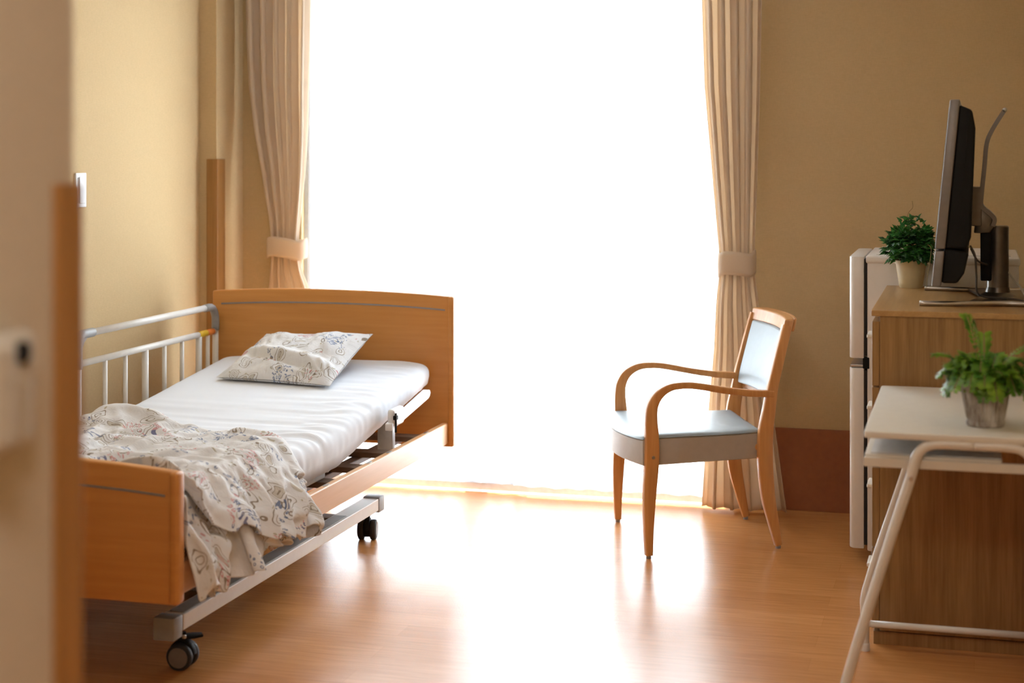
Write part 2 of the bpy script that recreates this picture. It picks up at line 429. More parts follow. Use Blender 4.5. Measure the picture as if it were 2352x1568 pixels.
# outside: balcony slab, eave, railing, far white building
struct(MB().box(-5.5, 2.0, YW+.15, YW+1.60, -.15, -.02).build('balcony_floor', M['balcony']))
struct(MB().box(-5.5, 2.0, YW+.15, YW+1.55, 2.6, 2.75).build('balcony_eave', M['balcony']))
rl = thing('balcony_railing', 'faint balcony railing seen through the sheer curtains', 'railing', (-1.9, YW+1.5, -.02))
MB().box(-4.6, 1.2, YW+1.47, YW+1.53, 1.22, 1.27).build('top_rail', M['rail_paint'], rl)
MB().box(-4.6, 1.2, YW+1.48, YW+1.52, .06, .10).build('bottom_rail', M['rail_paint'], rl)
for k in range(5):
    MB().box(-4.4+k*1.38, -4.35+k*1.38, YW+1.47, YW+1.53, -.02, 1.22).build('post', M['rail_paint'], rl)
for k in range(52):
    MB().box(-4.5+k*.11, -4.488+k*.11, YW+1.494, YW+1.506, .10, 1.22).build('baluster', M['rail_paint'], rl)
finish(rl)

# ================================================================ LIGHT SWITCH + WALL PANEL
t = thing('light_switch', 'white rectangular light switch plate on the beige wall above the bed rail', 'switch', (XL, 5.40, 1.285))
MB().box(XL, XL+.008, 5.365, 5.44, 1.222, 1.348, .003).build('plate', M['white_plastic'], t)
MB().box(XL+.008, XL+.012, 5.385, 5.432, 1.236, 1.334, .002).build('rocker', M['white_plastic'], t)
MB().box(XL+.008, XL+.0095, 5.378, 5.383, 1.238, 1.332).build('slot', M['grey_plastic'], t)
finish(t)
t = thing('wall_dispenser', 'blurred beige-grey dispenser with dark round button on the corridor wall beside the doorway', 'dispenser', (-1.04, 1.58, 1.10))
MB().box(-1.04, -1.01, 1.51, 1.640, 1.115, 1.245, .012, 3).build('casing', M['dispenser'], t)
MB().lathe([(0, 0), (.013, 0), (.013, .006), (.011, .008), (0, .008)], (-1.0105, 1.606, 1.222), 24, (1, 0, 0)).build('button', M['black_plastic'], t)
MB().box(-1.04, -.985, 1.515, 1.565, 1.125, 1.24, .010, 3).build('nozzle_cover', M['dispenser'], t)
finish(t)

# ================================================================ CURTAINS
def drape(name, tab, y, npleat, amp, label, cat, mat, seed=0, phase=0., nu=150, nz=90, zt=2.28, gather=None, fold=None, hem=None, hem_mat=None):
    P = []; UV = []
    z0 = tab[0][0]
    rnd = random.Random(seed); ph = [rnd.uniform(-.5, .5) for _ in range(40)]; am = [rnd.uniform(.5, 1.3) for _ in range(40)]
    for i in range(nz+1):
        z = z0 + (zt-z0)*i/nz
        xl, xr = lerp_tab(tab, z)[:2]
        a = amp if gather is None else amp*(.45+.55*min(1, abs(z-gather)/.55))
        row = []
        for j in range(nu+1):
            u = j/nu
            q = u*npleat; k = int(q) % 40; f = q-int(q)
            A = am[k]*(1-f)+am[(k+1) % 40]*f; pp = ph[k]*(1-f)+ph[(k+1) % 40]*f
            th = 2*PI*q + phase + pp*1.2
            drift = .35*noise.noise(Vector((u*4+seed, z*.9, seed)))
            yy = y + a*A*(math.sin(th+drift*2) + .10*math.sin(2*th+1)) + .012*noise.noise(Vector((u*3, z*1.5, seed+3)))
            xx = xl+(xr-xl)*u + a*.55*A*math.sin(2*th+drift*2)*min(1, 8*u*(1-u)+.05)
            hz = 0
            if i == 0: hz = .002*math.sin(th)
            row.append(Vector((xx, yy, z+hz)))
        P.append(row)
    root = None
    if hem:
        nh = max(1, int(hem/(zt-z0)*nz+.5))
        b = MB(); b.grid(P[nh:]); o = b.build(name, mat, None, smooth=True, recalc=False)
        b = MB(); b.grid(P[:nh+1]); h = b.build('hem', hem_mat or mat, o, smooth=True, recalc=False)
    else:
        b = MB(); b.grid(P); o = b.build(name, mat, None, smooth=True, recalc=False)
        md = o.modifiers.new('thick', 'SOLIDIFY'); md.thickness = .003
    return tag(o, label, cat)
LT = [(.02, -2.96, -2.62), (.60, -2.935, -2.68), (.841, -2.913, -2.725), (.915, -2.905, -2.755), (.971, -2.900, -2.765), (1.055, -2.900, -2.772), (1.139, -2.909, -2.763),
      (1.325, -2.944, -2.743), (1.512, -2.984, -2.729), (1.699, -3.009, -2.725), (1.886, -3.019, -2.721), (2.073, -3.021, -2.719), (2.3, -3.022, -2.715)]
cl = drape('curtain', LT, 6.535, 5.0, .028, 'beige curtain tied back at the left side of the window, behind the headboard', 'curtain', M['drape'], 3, 1.0, gather=1.0)
cl['group'] = 'beige curtains at the window'
RT = [(.012, -1.044, -.712), (.296, -1.026, -.751), (.643, -.995, -.797), (.816, -.987, -.820), (.937, -.973, -.835), (1.032, -.974, -.837), (1.162, -.987, -.832),
      (1.334, -1.002, -.826), (1.68, -1.032, -.816), (2.027, -1.044, -.809), (2.3, -1.05, -.806)]
cr = drape('curtain', RT, 6.540, 4.5, .028, 'beige curtain tied back at the right side of the window, behind the wooden armchair', 'curtain', M['drape'], 11, .3, gather=1.0)
cr['group'] = 'beige curtains at the window'
def tieback(parent, x0, x1, y, z, h, dz):
    P = []
    n = 40; cx = (x0+x1)/2; rx = (x1-x0)/2; ry = .048
    for i in range(7):
        v = i/6; row = []
        for k in range(n):
            th = 2*PI*k/n; ex = math.copysign(abs(math.cos(th))**.7, math.cos(th)); ey = math.copysign(abs(math.sin(th))**.7, math.sin(th))
            bul = 1 + .02*math.sin(PI*v)
            row.append(Vector((cx+rx*ex*bul, y+ry*ey*bul, z-h/2+h*v + dz*ex*.5 + .006*math.sin(3*th+1))))
        P.append(row)
    b = MB(); b.grid(P, True); o = b.build('tieback', M['drape'], parent, smooth=True)
    md = o.modifiers.new('thick', 'SOLIDIFY'); md.thickness = .005
tieback(cl, -2.908, -2.735, 6.535, 1.012, .085, -.008)
tieback(cr, -.978, -.830, 6.540, .982, .092, .006)
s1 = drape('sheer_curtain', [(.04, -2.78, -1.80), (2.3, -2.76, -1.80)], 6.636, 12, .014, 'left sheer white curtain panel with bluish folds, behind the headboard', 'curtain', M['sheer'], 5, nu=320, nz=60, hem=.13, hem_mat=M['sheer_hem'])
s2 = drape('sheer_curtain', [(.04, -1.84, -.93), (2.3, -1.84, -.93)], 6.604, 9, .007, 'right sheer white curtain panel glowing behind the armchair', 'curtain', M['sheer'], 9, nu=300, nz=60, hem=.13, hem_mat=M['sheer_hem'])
struct(MB().box(-3.05, -.75, 6.50, 6.62, 2.30, 2.33).build('trim_3', M['white_metal']))

# ================================================================ BED
bx0, bx1 = -2.99, -1.972
bed = thing('care_bed', 'wooden care bed with white guard rail and steel base on casters along the left wall', 'bed', (-2.48, 5.0, 0))
def board(name, y0, y1, ztop_edge, ztop_mid, zb, mat):
    pts = []
    n = 28
    for i in range(n+1):
        u = i/n; x = bx0+(bx1-bx0)*u
        z = ztop_edge+(ztop_mid-ztop_edge)*(1-abs(2*u-1)**2.2)
        pts.append((x, z))
    poly = [(bx0, zb)] + pts + [(bx1, zb)]
    b = MB(); b.prism(poly, (0, y0, 0), (1, 0, 0), (0, 0, 1), (0, y1-y0, 0), .006, 3)
    return b.build(name, mat, bed, angle=35)
hb = board('headboard', 6.164, 6.20, .857, .874, .269, M['bed_wood'])
fb = board('footboard', 3.858, 3.892, .609, .632, .267, M['bed_wood'])
def inlay(y, zf, x0, x1, parent):
    b = MB(); n = 24; P = []
    for i in range(n):
        u0, u1 = i/n, (i+1)/n; xa, xb = x0+(x1-x0)*u0, x0+(x1-x0)*u1
        za, zb_ = zf((xa-bx0)/(bx1-bx0)), zf((xb-bx0)/(bx1-bx0))
        b.prism([(xa, za-.003), (xb, zb_-.003), (xb, zb_+.003), (xa, za+.003)], (0, y, 0), (1, 0, 0), (0, 0, 1), (0, .004, 0))
    return b.build('inlay_strip', M['inlay'], parent)
inlay(6.162, lambda u: .803+.017*(1-abs(2*u-1)**2.2), -2.95, -1.995, hb)
inlay(3.856, lambda u: .545+.022*(1-abs(2*u-1)**2.2), -2.95, -2.005, fb)
# rounded side edging of the boards
b = MB(); b.box(-1.984, -1.960, 6.160, 6.204, .269, .858, .009, 4); b.build('edge_trim', M['bed_wood'], hb, angle=40)
b = MB(); b.box(-1.994, -1.966, 3.852, 3.896, .267, .610, .011, 4); b.build('edge_trim', M['bed_wood'], fb, angle=40)
# side rails
for x0, x1 in ((-2.006, -1.982), (-2.975, -2.951)):
    r = MB().box(x0, x1, 3.892, 6.162, .283, .364, .003).build('side_rail', M['rail_wood'], bed)
    if x0 > -2.5:
        for y in (5.93, 5.52, 5.32, 4.93):
            MB().prism([(.007*math.cos(a*PI/8), .024*math.sin(a*PI/8)) for a in range(16)], (-1.994, y, .3642), (1, 0, 0), (0, 1, 0), (0, 0, .0012)).build('socket', M['steel'], r)
# slats / cross bars carrying the mattress deck
for y in (4.15, 4.5, 4.85, 5.12, 5.38, 5.66, 6.0):
    MB().box(-2.951, -2.006, y-.035, y+.035, .318, .338, .003).build('crossbar', M['under_brown'], bed)
for x0, x1 in ((-2.18, -2.14), (-2.80, -2.76)):
    MB().box(x0, x1, 3.95, 6.1, .296, .318, .003).build('deck_beam', M['under_brown'], bed)
# deck: flat foot section and raised back section
def ztop(y): return .505 if y < 5.15 else .505 + (y-5.15)*.092 + .0*y
def deck_z(y):
    return .375 if y < 5.15 else .375+(y-5.15)*.152
b = MB(); b.box(-2.90, -2.085, 3.93, 5.15, .34, .372, .006); b.build('deck_panel', M['pale_plastic'], bed)
b = MB(); b.prism([(5.17, .352), (6.08, .352+.91*.152), (6.08, .375+.91*.152), (5.17, .375)], (-2.90, 0, 0), (0, 1, 0), (0, 0, 1), (.815, 0, 0), .004); b.build('deck_panel', M['pale_plastic'], bed)
b = MB(); b.prism([(5.53, .436), (5.53, .462), (5.945, .524), (5.962, .522), (5.968, .510), (5.960, .498), (5.945, .491)], (-2.014, 0, 0), (0, 1, 0), (0, 0, 1), (.026, 0, 0), .004, 2); b.build('deck_edge_bar', M['white_plastic'], bed, angle=40)
b = MB(); b.box(-2.012, -1.984, 5.545, 5.66, .445, .51, .012, 3); b.build('mattress_stop', M['white_plastic'], bed, angle=40)
b = MB(); b.tube([(-1.978, 5.545, .498), (-1.978, 5.545, .43)], .004, 8); b.box(-1.985, -1.972, 5.535, 5.555, .475, .49, .002); b.build('latch', M['black_plastic'], bed)
b = MB(); b.tube([(-2.10, 5.80, .435), (-2.10, 5.90, .435)], .014, 12); b.box(-2.12, -2.06, 5.74, 5.77, .30, .45, .004); b.build('lift_bracket', M['pale_plastic'], bed, angle=40)
# wheeled base
for sx in (-2.13, -2.83):
    b = MB(); b.box(sx-.03, sx+.03, 4.15, 5.70, .112, .156, .003); rr = b.build('base_rail', M['white_metal'], bed)
    MB().box(sx-.022, sx+.022, 4.17, 5.40, .156, .158).build('rubber_strip', M['grey_plastic'], rr)
    for yc, d in ((4.13, -1), (5.715, 1)):
        MB().box(sx-.032, sx+.032, min(yc, yc+.03*d)-.012, max(yc, yc+.03*d)+.012, .098 if d < 0 else .104, .160, .004).build('end_cap', M['grey_plastic'], rr, angle=30)
MB().box(-2.80, -2.16, 5.38, 5.45, .115, .150, .003).build('base_crossbar', M['under_brown'], bed)
MB().box(-2.80, -2.16, 4.40, 4.47, .115, .150, .003).build('base_crossbar', M['under_brown'], bed)
for y in (4.42, 5.40):
    for x in (-2.62, -2.34):
        MB().tube([(x, y, .14), (x, y+.28, .30)], .02, 12).build('lift_arm', M['pale_plastic'], bed, smooth=True)
b = MB(); b.box(-2.58, -2.38, 4.6, 5.0, .20, .29, .01); b.tube([(-2.48, 5.0, .245), (-2.48, 5.4, .2)], .016, 12); b.build('actuator_motor', M['grey_plastic'], bed, angle=40)
# casters
def caster(x, y, ax, brake):
    a = Vector(ax).normalized(); rt = Vector((0, 0, 1)).cross(a)
    cs = bpy.data.objects.new('caster', None); C.objects.link(cs); cs.parent = bed; cs['holder'] = 1
    R = .037
    for s in (-1, 1):
        c = Vector((x, y, R)) + a*(.022*s)
        w = MB(); w.lathe([(0, -.011), (R*.78, -.011), (R*.93, -.010), (R, -.006), (R, .006), (R*.93, .010), (R*.78, .011), (0, .011)], c, 40, a).build('wheel', M['black_rubber'], cs, angle=40)
        w2 = MB(); w2.lathe([(0, .0115*s), (R*.76, .0115*s), (R*.74, .0135*s), (0, .0145*s)], c, 40, a).build('wheel_disc', M['tv_grey'], cs, angle=40)
    b = MB(); b.tube([Vector((x, y, .045)), Vector((x, y, .100))], .009, 12)
    b.lathe([(0, -.012), (.030, -.012), (.030, .012), (0, .012)], (x, y, .040), 32, a)
    poly = [(.034*math.cos(q), .034*math.sin(q)) for q in [PI*k/12 for k in range(0, 13)]]
    b.prism([(p*1.12, q*1.18) for p, q in poly], Vector((x, y, .040))-a*.010, rt, (0, 0, 1), a*.020, .002)
    b.build('fork', M['black_plastic'], cs, angle=35)
    if brake:
        b = MB(); d = Vector((.80, .60, 0)); p = Vector((x, y, .083))
        e = Vector((0, 0, 1)).cross(d)
        b.prism([(-.035, -.018), (.03, -.020), (.055, -.012), (.055, .012), (.03, .020), (-.035, .018)], p, d, e, (0, 0, .008), .002)
        b.build('brake_pedal', M['black_plastic'], cs, angle=35)
        MB().box(x+.012, x+.022, y-.03, y-.02, .09, .1, .002).build('screw', M['steel'], cs)
caster(-2.115, 4.175, (.05, -1, 0), True)
caster(-2.150, 5.72, (.95, .20, 0), False)
caster(-2.83, 4.175, (.3, -1, 0), True)
caster(-2.83, 5.72, (1, 0, 0), False)
finish(bed)

# guard rail (lifts out of the bed)
g = thing('bed_guard_rail', 'white tubular guard rail with grey plastic corners, standing on the wall side of the bed', 'guard rail', (-2.965, 5.6, .367))
gx = -2.965
def arc(cy, cz, r, a0, a1, n=6): return [(gx, cy+r*math.cos(math.radians(a0+(a1-a0)*k/n)), cz+r*math.sin(math.radians(a0+(a1-a0)*k/n))) for k in range(n+1)]
ya, yb, zt_ = 5.07, 6.14, .797
b = MB(); b.tube([(gx, ya+.10, zt_), (gx, yb-.09, zt_)], .013, 14); b.build('top_tube', M['white_metal'], g, smooth=True)
b = MB(); b.tube([(gx, ya+.01, .697), (gx, yb-.01, .697)], .012, 14); b.build('middle_tube', M['white_metal'], g, smooth=True)
b = MB(); b.tube([(gx, yb, .70), *arc(yb-.055, zt_-.055, .055, 0, 90), (gx, yb-.10, zt_)], .0155, 14); b.build('corner_sleeve', M['grey_plastic'], g, smooth=True)
b = MB(); b.tube([(gx, ya, .68), *arc(ya+.03, zt_-.03, .03, 180, 90), (gx, ya+.10, zt_)], .016, 14)
b.prism([(0, 0), (.05, 0), (.02, -.02), (0, -.05)], (gx-.008, ya+.012, zt_-.008), (0, 1, 0), (0, 0, 1), (.016, 0, 0), .002); b.build('corner_sleeve', M['grey_plastic'], g, smooth=False, angle=40)
for y in (ya, yb, 5.55, 5.99):
    MB().tube([(gx, y, .367), (gx, y, .69 if y not in (yb,) else .72)], .0125, 12).build('post', M['white_metal'], g, smooth=True)
for y in (5.255, 5.40, 5.70, 5.845, 6.07):
    MB().tube([(gx, y, .385), (gx, y, .69)], .0085, 10).build('spindle', M['white_metal'], g, smooth=True)
MB().tube([(gx, ya, .385), (gx, yb, .385)], .009, 10).build('lower_tube', M['white_metal'], g, smooth=True)
MB().tube([(gx, 5.985, .697), (gx, 6.055, .697)], .0127, 14).build('warning_tape', M['yellow'], g, smooth=True)
MB().tube([(gx, 6.056, .697), (gx, 6.115, .697)], .0127, 14).build('warning_tape', M['orange'], g, smooth=True)
finish(g)

# mattress with fitted sheet
mt = thing('mattress', 'mattress in a wrinkled white fitted sheet lying on the care bed, head end raised', 'mattress', (-2.48, 5.0, .375))
def mat_top(x, y):
    z = .503 + (.085 if y > 5.15 else 0)*sm((y-5.10)/.4)*0
    z = .503 + max(0, y-5.2)*.102 + .008*sm((y-5.0)/.4)
    wr = 0
    s = (x+2.48)/.46
    # long gathers near the right (open) edge and across the middle
    e = sm((s-.05)/.8)
    wr += .012*e*(noise.noise(Vector((x*2.2+y*7.5, y*21-x*9, .3)))) * sm((5.75-y)/.5)
    wr += .0075*(1-e*.4)*noise.noise(Vector((x*3.1, y*17+x*2, 4.2)))*sm((5.6-y)/.5)
    wr += .0045*noise.noise(Vector((x*9, y*30, 7.2)))*e
    wr += .0025*noise.noise(Vector((x*2, y*3, 1)))
    return z, wr
b = MB(); P = []
ny, nx_ = 240, 150
yA, yB = 3.93, 6.145
for i in range(ny+1):
    v = i/ny; y = yA+(yB-yA)*v
    row = []
    endf = min(1, (yB-y)/.05, (y-yA)/.05); endr = 1-math.sqrt(max(0, 1-(1-max(0, endf))**2))
    for j in range(nx_+1):
        th = PI*(j/nx_)        # 0 right edge bottom .. PI left edge bottom: superellipse half ring
        cs_, sn = math.cos(th), math.sin(th)
        ex = math.copysign(abs(cs_)**.16, cs_)
        hz = abs(sn)**.30
        x = -2.486 + ex*(.440-.045*endr)
        zt, wr = mat_top(x, y); zb = deck_z(y) + .003
        H_ = zt-zb
        z = zb + H_*hz*(1-.25*endr*hz)
        nrm = Vector((cs_*.8, 0, sn))
        side = abs(cs_)
        sw = .004*noise.noise(Vector((z*8, y*26, 2)))*side
        x += nrm.x*(sw)+(.006*math.sin(min(1, hz)*PI))*math.copysign(1, cs_)*side
        row.append(Vector((x, y, z + wr*min(1, hz**2)*1.0)))
    P.append(row)
V = b.grid(P)
b.bm.faces.new([r[0] for r in V[:1]] + V[0][1:]); b.bm.faces.new(V[-1])
b.bm.faces.ensure_lookup_table()
for i in range(ny):
    b.bm.faces.new((V[i][0], V[i][-1], V[i+1][-1], V[i+1][0]))
b.build('fitted_sheet', M['sheet'], mt, smooth=True)
finish(mt)

# ================================================================ PILLOW
def uvify(o, fn):
    me = o.data; uv = me.uv_layers.new(name='UVMap')
    for l in me.loops: uv.data[l.index].uv = fn(l.vertex_index)
def make_pillow():
    c00 = Vector((-2.750, 5.700, .575)); c10 = Vector((-2.265, 5.636, .570)); c11 = Vector((-2.250, 6.045, .715)); c01 = Vector((-2.705, 6.060, .700))
    n = 90; top = []; bot = []; uvs = []
    for i in range(n+1):
        v = i/n; rt, rb = [], []
        for j in range(n+1):
            u = j/n
            pin = .022
            uu = u + pin*math.sin(PI*v)*(1 if u < .5 else -1)*abs(2*u-1)**1.5
            vv = v + pin*math.sin(PI*u)*(1 if v < .5 else -1)*abs(2*v-1)**1.5
            p = (c00*(1-uu)+c10*uu)*(1-vv) + (c01*(1-uu)+c11*uu)*vv
            q = (1-abs(2*u-1)**2.6)*(1-abs(2*v-1)**2.6); q = q**.62
            rad = noise.noise(Vector((u*3.3, v*3.3, 5)))
            wr = .010*noise.noise(Vector((u*7+v*2.5, v*4-u*3, 1.7)))+.006*noise.noise(Vector((u*16, v*9+u*5, 8)))
            crease = -.018*math.exp(-((v-(.40-.28*u))/.045)**2)*sm(u*3)*sm((1.05-u)*3)
            crease += .012*math.exp(-((v-(.50-.28*u))/.06)**2)
            ang = math.atan2(v, 1-u+.001); dr = math.hypot(v, 1-u)
            crease += .006*math.sin(ang*26)*math.exp(-((dr-.22)/.14)**2)
            ht = .052*q*(1.0+.35*rad) + (wr+crease)*min(1, q*1.6)
            hb_ = .060*q
            nrm = Vector((0, -.42, .91))
            a = p + nrm*ht; c = p - nrm*hb_
            zt_, w_ = mat_top(c.x, c.y)
            if c.z < zt_+.008: c.z = zt_+.008
            if a.z < c.z+.002: a.z = c.z+.002
            rt.append(a); rb.append(c); uvs.append((u*.50, v*.40))
        top.append(rt); bot.append(rb)
    b = MB(); b.grid(top); b.grid([r[::-1] for r in bot])
    o = b.build('pillow', M['floral'], None, smooth=True, recalc=False)
    N1 = (n+1)**2
    def f(i):
        if i < N1: return uvs[i]
        i -= N1; r, c = divmod(i, n+1); return uvs[r*(n+1)+n-c]
    uvify(o, f)
    bm = bmesh.new(); bm.from_mesh(o.data); bmesh.ops.remove_doubles(bm, verts=bm.verts[:], dist=.0004); bm.to_mesh(o.data); bm.free()
    return tag(o, 'pillow in a cream floral paisley case, lying on the white mattress at the headboard', 'pillow')
make_pillow()

# ================================================================ DUVET
def make_duvet():
    nx, ny, W, L = 72, 106, 1.2, 2.05
    n = (nx+1)*(ny+1); ax = []
    for k in range(3):
        d = DUVET[k]; arr = []
        for i in range(n):
            r, c = divmod(i, nx+1)
            p = arr[i-1] if c else (arr[i-nx-1] if r else 0)
            arr.append(p+d[i])
        ax.append(arr)
    P = [[Vector((ax[0][r*(nx+1)+c]/1000, ax[1][r*(nx+1)+c]/1000, ax[2][r*(nx+1)+c]/1000)) for c in range(nx+1)] for r in range(ny+1)]
    b = MB(); b.grid(P); o = b.build('duvet', M['floral'], None, smooth=True, recalc=False)
    uvify(o, lambda i: ((i % (nx+1))/nx*W, (i//(nx+1))/ny*L))
    md = o.modifiers.new('sub', 'SUBSURF'); md.levels = 2; md.render_levels = 2
    md = o.modifiers.new('thick', 'SOLIDIFY'); md.thickness = .004; md.offset = 0
    return tag(o, 'crumpled floral paisley duvet heaped at the foot of the bed and hanging over its side', 'duvet')
